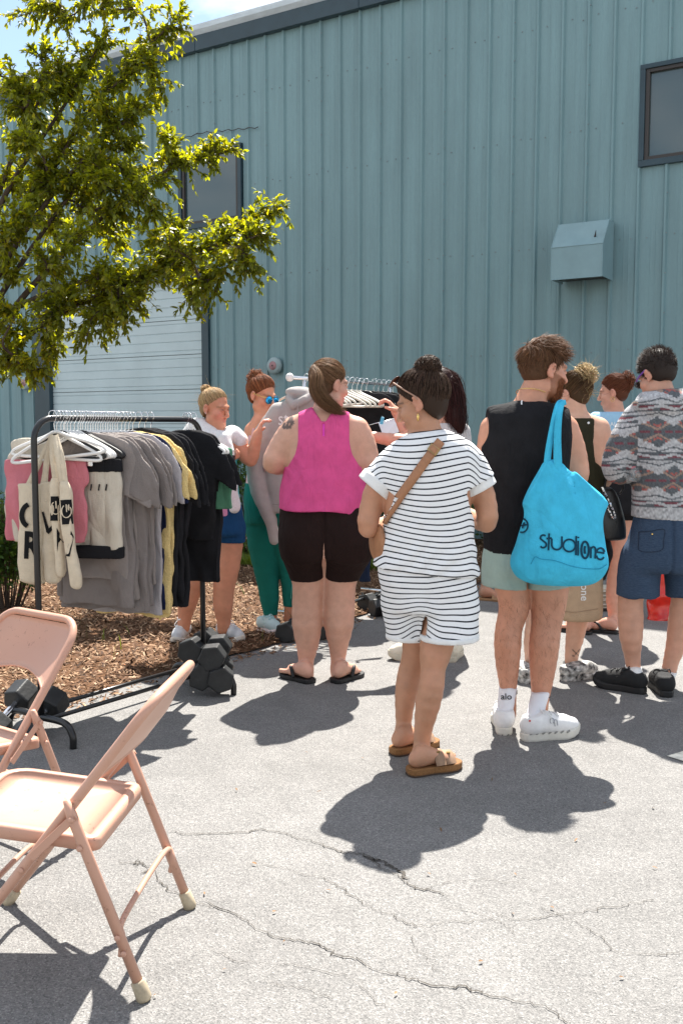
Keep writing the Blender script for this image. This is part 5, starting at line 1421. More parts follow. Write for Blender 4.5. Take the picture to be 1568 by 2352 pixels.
# ---------------------------------------------------------------- man in patterned hoodie
def hoodie_man():
    f = Fig(5.2, 1525, 'dark-haired man in grey patterned hoodie and navy shorts at the right edge', (0.62, 0.36, 0.255))
    rng = np.random.default_rng(8)
    tor = [(908, 1488, 1572, .085), (925, 1466, 1588, .112), (950, 1450, 1604, .135), (985, 1444, 1611, .15), (1040, 1446, 1613, .155), (1100, 1451, 1613, .155), (1150, 1452, 1613, .155), (1196, 1454, 1612, .155)]
    legL = [(1470, 1300, 84), (1455, 1345, 66), (1447, 1375, 56), (1447, 1415, 58), (1448, 1463, 52, -.01), (1451, 1505, 37), (1453, 1530, 33), (1455, 1552, 33)]
    legR = [(1575, 1300, 88), (1574, 1345, 66), (1570, 1375, 58), (1563, 1430, 58), (1552, 1480, 46), (1540, 1518, 35), (1535, 1545, 33)]
    sl = [(1462, 962, 66), (1438, 1005, 66), (1420, 1055, 64), (1416, 1082, 56), (1438, 1090, 48, .08), (1458, 1075, 40, .20)]
    sr = [(1600, 962, 66), (1622, 1010, 66), (1634, 1070, 62), (1625, 1098, 50, .05), (1600, 1085, 42, .2)]
    hL, hR = gnd(1482, 1594), gnd(1532, 1603)
    tL = hL + nrm(np.array([-.80, .60, 0])) * .29; tR = hR + nrm(np.array([.06, 1, 0])) * .29
    H_ = Head(f.p(1508, 862, .02), (-.42, .80, -.42), 1.06, jaw=1.0)
    B = [stack(f.rows(tor), grow=-.02), f.limb(legL), f.limb(legR), f.limb([(1520, 930, 66), (1512, 885, 56, .01)]), f.limb([sl[4], sl[5]], -.012), f.limb([sr[3], sr[4]], -.012)]
    B += f.hand(f.p(1458, 1075, .20), (.5, .8, .1), (1, 0, 0), .9) + f.hand(f.p(1600, 1085, .2), (-.4, .8, .3), (-1, 0, 0), .8, -1)
    f.body(B, H_, brow=(.03, .02, .015), blush=.2)
    cx = f.p(1530, 1000)[0]; za = f.p(1530, 990)[2]; hb = f.p(1530, 1163)[2]
    tri = lambda x, p: np.abs((x / p) % 1 - .5) * 2
    nz = wob(41, 260, 1.0); ny = wob(42, 420, 1.0)
    def pat(V):
        x = V[:, 0] - cx + (V[:, 1] - f.Y) * .35; z = V[:, 2] - za
        side = V[:, 0] < cx - .185
        x = np.where(side, x * 1.0 + .05, x); z = np.where(side, z + .06, z)
        per = .252; zz = (z + .13) % per - per / 2; row = np.floor((z + .13) / per)
        xx = x + .07 * (row % 2)
        light = np.array([.42, .42, .43]); dark = np.array([.105, .115, .125]); red = np.array([.36, .115, .10]); mar = np.array([.17, .06, .075]); tan_ = np.array([.31, .22, .175])
        c = np.tile(light, (len(V), 1)) * (1 + .12 * nz(V)[:, None])
        st_ = np.round(tri(xx, .15) * 6) / 6
        d1 = np.abs(zz) < .030 + .050 * st_; c[d1] = dark
        ch = np.abs(np.abs(zz) - .012 - .045 * tri(xx + .075, .15)) < .0055; c[ch & d1] = tan_
        ch = np.abs(np.abs(zz) - .030 - .040 * tri(xx + .075, .15)) < .006; c[ch & d1 & (tri(xx, .05) > .25)] = red
        c[(np.abs(zz) < .007) & (tri(xx, .05) > .3)] = mar
        bnd = np.abs(np.abs(zz) - per / 2) < .020; c[bnd] = dark
        c[bnd & (np.abs(np.abs(zz) - per / 2) < .012) & (tri(xx, .11) > .35)] = mar
        dia = np.abs(np.abs(zz) - per / 2) + .30 * np.abs(((xx / .15) % 1 - .5) * .15) ; c[(dia < .052) & (dia > .044)] = dark; c[(dia < .018)] = light
        c = c * (1 + .18 * ny(V)[:, None])
        c[V[:, 2] < hb] = (np.array([.40, .40, .41]) * (1 + .3 * nz(V)[:, None]))[V[:, 2] < hb]
        return np.clip(c, .01, 1)
    hem = f.p(1530, 1190)[2]
    pr = [stack(f.rows(tor), grow=.006, bot=.01), f.limb(sl, 0, .03), f.limb(sr, 0, .03),
          ell(f.p(1522, 922, -.06), (.155, .105, .060), roty(-.12), .03), chain([f.p(1478, 915, -.02), f.p(1500, 938, -.12), f.p(1545, 935, -.13), f.p(1575, 905, -.03)], [.030, .036, .036, .03], .02)]
    w1, w2 = wob(43, 9, .005), wob(44, 20, .003, (1, 1, .6))
    V, F = polygonize(pr, .0062, lambda P, d: np.maximum(hem + .10 * (P[:, 0] - cx) * (-.5) - P[:, 2], .034 - np.sqrt(((P - H_.w((0, -.02, -.10))) ** 2 * np.array([1, 1, .25])).sum(1)) - .02),
                      lambda P: w1(P) + w2(P) - .006 * (np.abs(P[:, 2] - hb) < .012) * 0 + .006 * np.exp(-((P[:, 0] - (cx - .187 + .02 * np.sin(P[:, 2] * 6))) / .007) ** 2) * (P[:, 2] > hb))
    ho = add('hoodie', V, F, mat_attr('woven_pattern', .92, .1, .4, 240, .10, 300), f.root, True, cols=pat(V))
    MN = mat('navy_slub_shorts', (0.030, 0.052, 0.095), .9, .15, col2=(0.055, .085, .135), vscale=60, stretch=(1, 1, 5), bump=.3, bscale=120)
    zl = f.p(1464, 1369)[2]; xm = f.p(1520, 1300)[0]
    f.cloth('shorts', [stack(f.rows([(1165, 1456, 1610, .152), (1200, 1452, 1612, .16), (1250, 1440, 1618, .165), (1290, 1432, 1626, .16), (1310, 1430, 1628, .14)])), f.limb([(1472, 1280, 92), (1466, 1330, 92), (1464, 1390, 92)], 0, .02), f.limb([(1572, 1280, 100), (1578, 1330, 98), (1580, 1392, 96)], 0, .02)],
            MN, .0085, lambda P, d: np.maximum(zl + .004 * np.sin(P[:, 0] * 60) - P[:, 2], P[:, 2] - hem - .05), lambda P: wob(45, 12, .005, (1, 1, .5))(P) + .012 * np.exp(-((P[:, 0] - xm) / .009) ** 2))
    shp = [o_ for o_ in f.root.children if o_.name.startswith('shorts')][0]; bv = bvh_of(*f.last)
    strokes_on(bv, [[(1466, 1222), (1495, 1220), (1524, 1216), (1523, 1240), (1520, 1262), (1494, 1268), (1467, 1264), (1466, 1244), (1466, 1222)]], 1.3, mat('dark_seam', (.012, .02, .04), .9), shp, 'pocket_seam', .002)
    p0 = hit(bv, 1497, 1227, .004); MB().lathe([(.005, 0), (.005, .003), (.002, .004)], p0, 10, frame_to((0, -1, .1))).build('button', M_GOLD, shp, True)
    pr2, cu = H_.cap_prims(.004, -.055, .02); core = polygonize(pr2, .007, cu)
    a = H_.scalp(2600, rng, -.055, .022); t = np.linspace(0, 1, 5)[None, :, None]
    v = a * .7 + np.array([0, .5, .2]) * np.clip(a[:, 2:3], 0, 1) + np.array([0, 0, -.5]) * (a[:, 2:3] < 0) + rng.normal(0, .12, a.shape); v /= np.linalg.norm(v, axis=1)[:, None]
    P = (H_.EC + a * H_.ER)[:, None] + ((.012 + .016 * np.clip(a[:, 2], 0, 1)) * rng.uniform(.7, 1.25, len(a)))[:, None, None] * v[:, None] * t + a[:, None] * .003
    hair_object('hair', [(H_.W(P), .0010)], (0.05, 0.036, 0.03), f.root, rng, core=core, spread=.4)
    MBk = mat('black_mesh_shoe', (.016, .016, .017), .8, .3, bump=.5, bscale=260)
    for hl, tl, au in ((hL, tL, (1453, 1535)), (hR, tR, (1535, 1548))):
        shoe(f, hl, tl, f.p(*au), MBk, M_BLACKPL, .034, 1.05, .088, M_BLACKPL, M_WHITECLOTH, f.p(au[0], au[1] - 6))
    sg = empty('sunglasses', H_.w((0, .08, 0)), 0, 'dark sunglasses with a purple arm worn by the hoodie man', 'sunglasses')
    mp, mk = mat('purple_plastic', (.16, .05, .35), .35), mat('dark_lens', (.008, .01, .012), .08, .8)
    for sx in (-1, 1):
        MB().tube(smooth_path([H_.w((sx * .060, .085, .008)), H_.w((sx * .080, .04, .012)), H_.w((sx * .085, -.012, .020))], 5), .0045, 6).build('temple_arm', mp, sg, True)
        V, F = polygonize([H_.e((sx * .034, .100, -.004), (.030, .012, .021))], .005); add('lens', V, F, mk, sg, True)
    MB().tube([H_.w((-.012, .108, .004)), H_.w((.012, .108, .004))], .004, 6).build('bridge', mk, sg)
    # water bottle tucked under the arm, base towards us
    bp = f.p(1457, 1100, -.10); ax = nrm(f.p(1463, 1048, .02) - bp)
    bt = empty('water_bottle', bp, 0, 'small clear plastic water bottle tucked under the hoodie man\'s arm', 'bottle')
    mg, nn, ll, b_ = mat_new('clear_plastic'); b_.inputs['Transmission Weight'].default_value = .85; b_.inputs['Roughness'].default_value = .06; b_.inputs['Base Color'].default_value = (.92, .95, .97, 1); b_.inputs['IOR'].default_value = 1.3
    R = frame_to(ax)
    MB().lathe([(.004, .006), (.018, 0), (.030, .006), (.034, .02), (.032, .035), (.034, .05), (.034, .11), (.030, .135), (.014, .16), (.013, .185), (.004, .186)], bp, 20, R).build('bottle_body', mg, bt, True)
    MB().lathe([(.0345, .055), (.035, .056), (.035, .075), (.0345, .076)], bp, 20, R).build('label_band', mat('pink_label', (.62, .18, .22), .5), bt, True)
    MB().lathe([(.0345, .0765), (.0352, .077), (.0352, .105), (.0345, .106)], bp, 20, R).build('label_wrap', mat('blue_label', (.25, .36, .55), .5), bt, True)
    MB().lathe([(.033, .108), (.0345, .112), (.0345, .125), (.03, .13)], bp, 20, R).build('label_top', mat('orange_label', (.55, .26, .08), .5), bt, True)
hoodie_man()
# ---------------------------------------------------------------- blond woman at the black rack
def blond_woman():
    f = Fig(6.35, 500, 'blond woman in white sweater and navy shorts behind the black rack', (0.58, 0.285, 0.175))
    rng = np.random.default_rng(9)
    tor = [(985, 478, 522, .075), (1000, 458, 540, .10), (1030, 448, 545, .125), (1080, 452, 546, .13), (1130, 458, 550, .135), (1170, 462, 554, .145), (1200, 460, 556, .155), (1222, 462, 556, .15)]
    legR = [(530, 1215, 66), (527, 1250, 62), (522, 1300, 58), (515, 1345, 50), (513, 1375, 46), (513, 1400, 43), (514, 1425, 32), (514, 1445, 29)]
    legL = [(482, 1215, 66), (468, 1260, 60), (450, 1315, 54), (438, 1360, 46), (430, 1390, 42), (425, 1415, 32), (422, 1440, 29)]
    arR = [(540, 1012, 42), (557, 1036, 37), (575, 1055, 33), (584, 1030, 28, -.03), (590, 1003, 22, -.05)]
    arL = [(460, 1015, 42), (452, 1050, 36, -.05), (458, 1082, 34, -.10), (485, 1072, 28, -.25), (508, 1058, 22, -.33)]
    hL, tL = gnd(428, 1463), gnd(398, 1486); hR, tR = gnd(503, 1464), gnd(570, 1482)
    tL = hL + nrm(tL - hL) * .26; tR = hR + nrm(tR - hR) * .265
    H_ = Head(f.p(493, 938, .0), (.86, -.48, -.16), 1.03)
    B = [stack(f.rows(tor), grow=-.014), f.limb(legR), f.limb(legL), f.limb(arR, 0, .03), f.limb(arL, 0, .03), f.limb([(500, 1005, 44), (494, 960, 38)])]
    B += f.hand(f.p(590, 1003, -.05), (.3, .1, .9), (1, .2, 0), .7) + f.hand(f.p(508, 1058, -.33), (.9, -.3, .1), (0, -.2, 1), .8)
    f.body(B, H_, brow=(.22, .13, .07), blush=.55)
    for sx in (-1, 1): MB().lathe([(.001, .0), (.004, .001), (.003, .008), (.001, .009)], H_.w((sx * .080, -.004, -.036)), 8).build('earring', M_SILVER, f.root, True)
    f.cloth('tank_top', [stack(f.rows([(v, a, b, h) for v, a, b, h in tor if 995 < v < 1190]), grow=-.004)], fabric('aqua_knit', (.05, .42, .44)), .009, lambda P, d: P[:, 2] - f.p(500, 1015)[2])
    zl = f.p(520, 1243)[2]; xm = f.p(505, 1230)[0]
    f.cloth('shorts', [stack(f.rows([(1155, 463, 553, .140), (1180, 461, 556, .152), (1215, 460, 558, .16), (1226, 461, 558, .15)]), grow=.003), f.limb([(480, 1212, 70), (475, 1265, 66)], .002, .02), f.limb([(530, 1212, 70), (527, 1265, 67)], .002, .02)],
            fabric('navy_jersey_shorts', (.010, .055, .145)), .009, lambda P, d: np.maximum(zl + .05 * (P[:, 0] - xm) * -1 - P[:, 2], P[:, 2] - f.p(500, 1160)[2]), wob(52, 12, .003))
    # sweater thrown round the shoulders: body on the back, sleeves knotted and hanging in front
    MSW = mat('heather_white_fleece', (.66, .66, .66), .95, .1, var=.10, vscale=120, bump=.3, bscale=160)
    pr = [chain([f.p(458, 985, .08), f.p(472, 972, .06), f.p(488, 1000, -.09), f.p(520, 1003, -.09), f.p(540, 1000, -.02), f.p(546, 1008, .03)], [.034, .040, .034, .034, .040, .045], .035), f.limb([(452, 985, 44), (432, 1005, 46), (415, 1035, 44)], 0, .03), f.limb([(462, 985, 46, .0), (470, 1012, 56, -.06), (474, 1050, 54, -.09)], 0, .035),
          f.limb([(534, 1000, 46), (549, 1014, 44)], 0, .03), f.limb([(512, 1008, 30, -.12), (520, 1045, 34, -.15), (524, 1085, 34, -.16), (531, 1120, 30, -.16), (541, 1165, 25, -.16)], 0, .025), f.limb([(474, 1045, 46, -.08), (478, 1078, 40, -.11)], 0, .03)]
    f.cloth('sweater', pr, MSW, .009, None, add_wob(wob(53, 26, .006, (1, 1, .6)), wob(54, 48, .0025)))
    pr, cu = H_.cap_prims(-.002, -.07, -.012); core = polygonize(pr, .008, cu); an = (0, -.075, .100)
    hair_object('hair', [(H_.W(H_.tied(1300, an, rng, low=-.07, front=-.010)), .0012), (H_.W(H_.bun((0, -.085, .108), .030, 160, rng)), .0017), (H_.W(H_.fly(60, rng, .04)), .0006)], (0.46, 0.31, 0.16), f.root, rng, core=core, spread=.45)
    msh = mat('silver_mesh_shoe', (.60, .61, .62), .6, .4, col2=(.34, .36, .38), vscale=16, detail=1.0)
    for hl, tl, au in ((hL, tL, (422, 1432)), (hR, tR, (514, 1440))):
        shoe(f, hl, tl, f.p(*au), msh, M_WSOLE, .032, 1.0, .088, M_WHITECLOTH, M_WHITECLOTH, f.p(au[0], au[1] - 14))
    s_ = [o_ for o_ in f.root.children if o_.name.startswith('shoe')][-1]
    Vw = np.array([v.co[:] for v in s_.data.vertices]) + np.array(f.root.location)
    text_on(bvh_of(Vw, [tuple(p.vertices) for p in s_.data.polygons]), 'N', (520, 1466), 16, 8, M_BLACKPL, s_, 'emblem', .003, bold=.01)
    # pink bottle and clear food box in her hand
    bp = f.p(509, 1185, -.42)
    bt = empty('drink_bottle', bp, 0, 'tall pink drink bottle with blue band and orange lid in the blond woman\'s hand', 'bottle')
    mp = mat('pink_bottle_paint', (.66, .27, .50), .35, .5, var=.05)
    MB().lathe([(.030, 0), (.037, .006), (.037, .165), (.033, .185), (.028, .195)], bp, 20).build('bottle_body', mp, bt, True)
    MB().lathe([(.0375, .176), (.038, .177), (.037, .190), (.032, .194)], bp, 20).build('band', mat('blue_band', (.04, .16, .55), .4), bt, True)
    MB().lathe([(.031, .194), (.032, .20), (.032, .228), (.02, .235), (.012, .24), (.012, .265), (.004, .268)], bp, 18).build('lid', mat('orange_lid', (.72, .20, .04), .4), bt, True)
    Vb = np.array([v.co[:] for v in bt.children[0].data.vertices]) + np.array(bt.location)
    text_on(bvh_of(Vb, [tuple(p.vertices) for p in bt.children[0].data.polygons]), 'ocean', (499, 1124), 7, 0, M_BLACKPL, bt.children[0], 'lettering', .002)
    text_on(bvh_of(Vb, [tuple(p.vertices) for p in bt.children[0].data.polygons]), 'Billy', (498, 1132), 11, -12, M_BLACKPL, bt.children[0], 'lettering', .002)
    bx = f.p(518, 1052, -.40)
    fb = empty('food_box', bx, 0, 'clear plastic food box with dark food on the blond woman\'s hand', 'food container')
    mg, nn, ll, b_ = mat_new('clear_box'); b_.inputs['Transmission Weight'].default_value = .9; b_.inputs['Roughness'].default_value = .05; b_.inputs['IOR'].default_value = 1.1
    MB().box(bx + [0, 0, .0], (.105, .09, .035), rotz(.3), .006).build('tray', mat('dark_food', (.035, .012, .012), .6, var=.5, vscale=60, bump=1, bscale=80), fb)
    MB().box(bx + [0, 0, .034], (.115, .10, .030), rotz(.3), .006).build('lid', mg, fb)
    cup = f.p(500, 1048, -.42)
    cu_ = empty('snack_cup', cup, 0, 'small clear cup of orange snacks beside the food box', 'cup')
    MB().lathe([(.022, -.03), (.026, .03)], cup, 14).build('contents', mat('orange_snack', (.62, .16, .03), .6, var=.3, vscale=80, bump=1, bscale=70), cu_, True)
    MB().lathe([(.026, -.033), (.032, .045), (.034, .047)], cup, 14).build('cup_wall', mg, cu_, True)
blond_woman()

# ---------------------------------------------------------------- red-haired woman with mirrored sunglasses
def redhead():
    f = Fig(6.75, 605, 'red-haired woman in mirrored sunglasses and green leggings behind the grey hoodie', (0.57, 0.28, 0.17))
    rng = np.random.default_rng(10)
    tor = [(950, 584, 630, .075), (966, 573, 640, .10), (1005, 568, 642, .12), (1060, 570, 640, .12), (1100, 566, 644, .135), (1140, 562, 654, .16), (1175, 564, 662, .165), (1195, 568, 664, .155)]
    legL = [(598, 1190, 70), (604, 1250, 66), (611, 1310, 52), (616, 1345, 45), (619, 1375, 41), (621, 1405, 30), (622, 1430, 27), (622, 1445, 27)]
    legR = [(638, 1190, 68), (656, 1255, 62), (666, 1310, 48), (669, 1345, 42), (669, 1370, 38), (666, 1398, 27), (664, 1422, 25)]
    arL = [(580, 990, 38), (576, 1030, 35, -.02), (590, 1062, 32, -.08), (625, 1040, 27, -.12), (650, 1010, 22, -.10)]
    hL, hR = gnd(596, 1448), gnd(652, 1424); tL = hL + nrm(gnd(664, 1468) - hL) * .262; tR = hR + nrm(np.array([.9, -.25, 0])) * .26
    H_ = Head(f.p(601, 908, .0), (.80, -.52, -.28), 1.04)
    B = [stack(f.rows(tor), grow=-.012), f.limb(legL), f.limb(legR), f.limb(arL, 0, .03), f.limb([(604, 975, 42), (602, 935, 36)])]
    B += f.hand(f.p(650, 1010, -.10), (.5, .1, .9), (1, 0, 0), .8)
    f.body(B, H_, brow=(.2, .09, .05), blush=.35)
    f.cloth('tank_top', [stack(f.rows([r for r in tor if r[0] < 1150]))], fabric('pale_pink_knit', (.70, .40, .42)), .009, lambda P, d: np.maximum(P[:, 2] - f.p(604, 1000)[2] - .05 * (np.abs(np.abs(P[:, 0] - f.p(603, 980)[0]) - .055) < .012), f.p(604, 1120)[2] - P[:, 2]))
    MGn = fabric('green_leggings', (.008, .135, .11), .06)
    za = f.p(622, 1412)[2]
    lg = f.cloth('leggings', [stack(f.rows([(1100, 566, 646, .135), (1140, 561, 656, .165), (1175, 563, 664, .17), (1200, 568, 665, .16)]), grow=.003), f.limb(legL, .005), f.limb(legR, .005)], MGn, .009, lambda P, d: np.maximum(P[:, 2] - f.p(604, 1108)[2], np.where(P[:, 0] > f.p(640, 1400)[0], f.p(664, 1392)[2], za) - P[:, 2]))
    bv = bvh_of(*f.last); strokes_on(bv, [[(676, 1290), (672, 1330), (668, 1375)]], 1.0, mat('seam_thread', (.12, .42, .35), .8), lg, 'seam', .002)
    pr, cu = H_.cap_prims(-.001, -.07, .0); core = polygonize(pr, .008, cu); bc = (-.01, -.085, .092)
    Vb, Fb = polygonize([H_.e(bc, (.028, .030, .030))], .008, wr=wob(5, 90, .004)); core = (np.concatenate([core[0], Vb]), np.concatenate([core[1], Fb + len(core[0])]))
    hair_object('hair', [(H_.W(H_.tied(1200, bc, rng, front=.003, lift=.14)), .0012), (H_.W(H_.bun(bc, .042, 260, rng, curl=.6)), .0018), (H_.W(H_.fly(150, rng, .045, c=bc, r=.04)), .0006), (H_.W(H_.fly(100, rng, .035)), .0005)], (0.24, 0.085, 0.035), f.root, rng, core=core, spread=.45)
    sg = empty('sunglasses', H_.w((0, .09, 0)), 0, 'blue mirrored aviator sunglasses worn by the red-haired woman', 'sunglasses')
    ml = mat('blue_mirror_lens', (.02, .35, .75), .06, .8, metal=.9)
    for sx in (-1, 1):
        V, F = polygonize([H_.e((sx * .035, .095, -.008), (.034, .011, .028))], .005); add('lens', V, F, ml, sg, True)
        MB().tube(smooth_path([H_.w((sx * .062, .090, .004)), H_.w((sx * .078, .04, .006)), H_.w((sx * .084, -.01, .010))], 5), .003, 6).build('temple_arm', M_GOLD, sg, True)
    MB().tube([H_.w((-.03, .106, .014)), H_.w((.03, .106, .014))], .0025, 6).build('bridge', M_GOLD, sg)
    MB().lathe([(.001, -.005), (.005, 0), (.001, .005)], H_.w((-.084, .0, -.032)), 8).build('earring', M_WHITECLOTH, f.root, True)
    msh = mat('mint_mesh_shoe', (.46, .60, .61), .75, .3, var=.08, bump=.4, bscale=260)
    mso = mat('pale_pink_sole', (.68, .58, .56), .7)
    for hl, tl, au in ((hL, tL, (622, 1435)), (hR, tR, (664, 1415))): shoe(f, hl, tl, f.p(*au), msh, mso, .036, 1.0, .086, mat('mint_lace', (.35, .58, .6), .8))
    s_ = [o_ for o_ in f.root.children if o_.name.startswith('shoe')][0]
    Vw = np.array([v.co[:] for v in s_.data.vertices]) + np.array(f.root.location)
    strokes_on(bvh_of(Vw, [tuple(p.vertices) for p in s_.data.polygons]), [[(607, 1436), (611, 1447), (622, 1450), (640, 1444)]], 2.0, M_WHITECLOTH, s_, 'emblem', .003)
redhead()

# ---------------------------------------------------------------- dark-haired woman reaching to the chrome rack
def long_hair_woman():
    f = Fig(6.1, 1010, 'woman with long dark red hair reaching for a black hanger, behind the striped woman', (0.60, 0.33, 0.23))
    rng = np.random.default_rng(12)
    tor = [(965, 985, 1050, .08), (985, 965, 1066, .105), (1030, 956, 1072, .125), (1100, 960, 1070, .13), (1170, 956, 1074, .14), (1220, 952, 1080, .155), (1260, 955, 1080, .155)]
    legL = [(990, 1250, 72), (988, 1330, 58), (986, 1380, 46), (984, 1440, 38), (982, 1480, 28), (981, 1500, 26)]
    legR = [(1046, 1250, 72), (1045, 1330, 58), (1045, 1380, 46), (1040, 1440, 38), (1036, 1485, 28), (1036, 1505, 26)]
    arA = [(985, 992, 40), (960, 1010, 36, -.06), (940, 1006, 33, -.10), (925, 975, 27, -.08), (912, 950, 21, -.05)]
    arB = [(1000, 1000, 40, -.05), (965, 1016, 36, -.12), (935, 1015, 34, -.16), (895, 1010, 29, -.16), (862, 1004, 22, -.14)]
    hL, hR = gnd(986, 1513), gnd(1032, 1522); tL = hL + nrm(np.array([-.98, -.1, 0])) * .255; tR = hR + nrm(np.array([-.9, .4, 0])) * .255
    tR = hR + nrm(np.array([.3, .95, 0])) * .255
    H_ = Head(f.p(1000, 893, .0), (-.94, .30, -.14), 1.02)
    B = [stack(f.rows(tor), grow=-.012), f.limb(legL), f.limb(legR), f.limb(arA, 0, .03), f.limb(arB, 0, .03), f.limb([(1012, 975, 48), (1004, 930, 42)])]
    B += f.hand(f.p(912, 950, -.05), (-.55, .0, .8), (-.8, .1, -.5), .9, 1) + f.hand(f.p(862, 1004, -.14), (-.9, .1, .2), (0, .3, 1), .7)
    f.body(B, H_, brow=(.04, .02, .015))
    f.cloth('top', [stack(f.rows(tor)), f.limb([(1058, 990, 40), (1064, 1030, 40)], 0, .03)], fabric('pale_grey_top', (.55, .53, .53)), .009, lambda P, d: np.maximum(P[:, 2] - f.p(1010, 972)[2], f.p(1010, 1215)[2] - P[:, 2]), wob(62, 12, .004))
    f.cloth('trousers', [stack(f.rows([(1200, 954, 1078, .15), (1260, 952, 1084, .165)])), f.limb([(r[0], r[1], r[2] + 14) for r in legL[:5]]), f.limb([(r[0], r[1], r[2] + 14) for r in legR[:5]])], fabric('black_trousers', (.015, .016, .022)), .010, lambda P, d: f.p(1000, 1470)[2] - P[:, 2])
    pr, cu = H_.cap_prims(.010, -.085, .03); core = polygonize(pr, .008, cu)
    path = [H_.w((.0, -.05, .10)), f.p(1034, 880, .0), f.p(1042, 925, -.03), f.p(1046, 975, -.05), f.p(1046, 1012, -.05)]
    Vc, Fc = polygonize([chain(smooth_path(path, 3), np.interp(np.linspace(0, 1, 13), [0, .3, .7, 1], [.03, .055, .06, .035]), .02)], .010, wr=wob(7, 50, .006, (1, 1, .3)))
    core = (np.concatenate([core[0], Vc]), np.concatenate([core[1], Fc + len(core[0])]))
    hair_object('hair', [(H_.W(H_.tied(600, (0, -.09, .06), rng, low=-.08, front=.03, lift=.12)), .0018), (tail(path, [.03, .066, .074, .070, .050], 520, rng, wave=.010), .0019), (tail(path, [.04, .085, .09, .09, .09], 60, rng, wave=.03), .0008), (H_.W(H_.fly(90, rng, .05)), .0006)], (0.045, 0.016, 0.014), f.root, rng, core=core, spread=.5)
    mcr = mat('cream_sneaker', (.56, .53, .43), .7, .3, col2=(.68, .65, .56), vscale=20)
    for hl, tl, au in ((hL, tL, (981, 1492)), (hR, tR, (1036, 1498))): shoe(f, hl, tl, f.p(*au), mcr, mat('cream_sole', (.50, .47, .38), .7), .036, 1.02, .086, M_WHITECLOTH)
long_hair_woman()

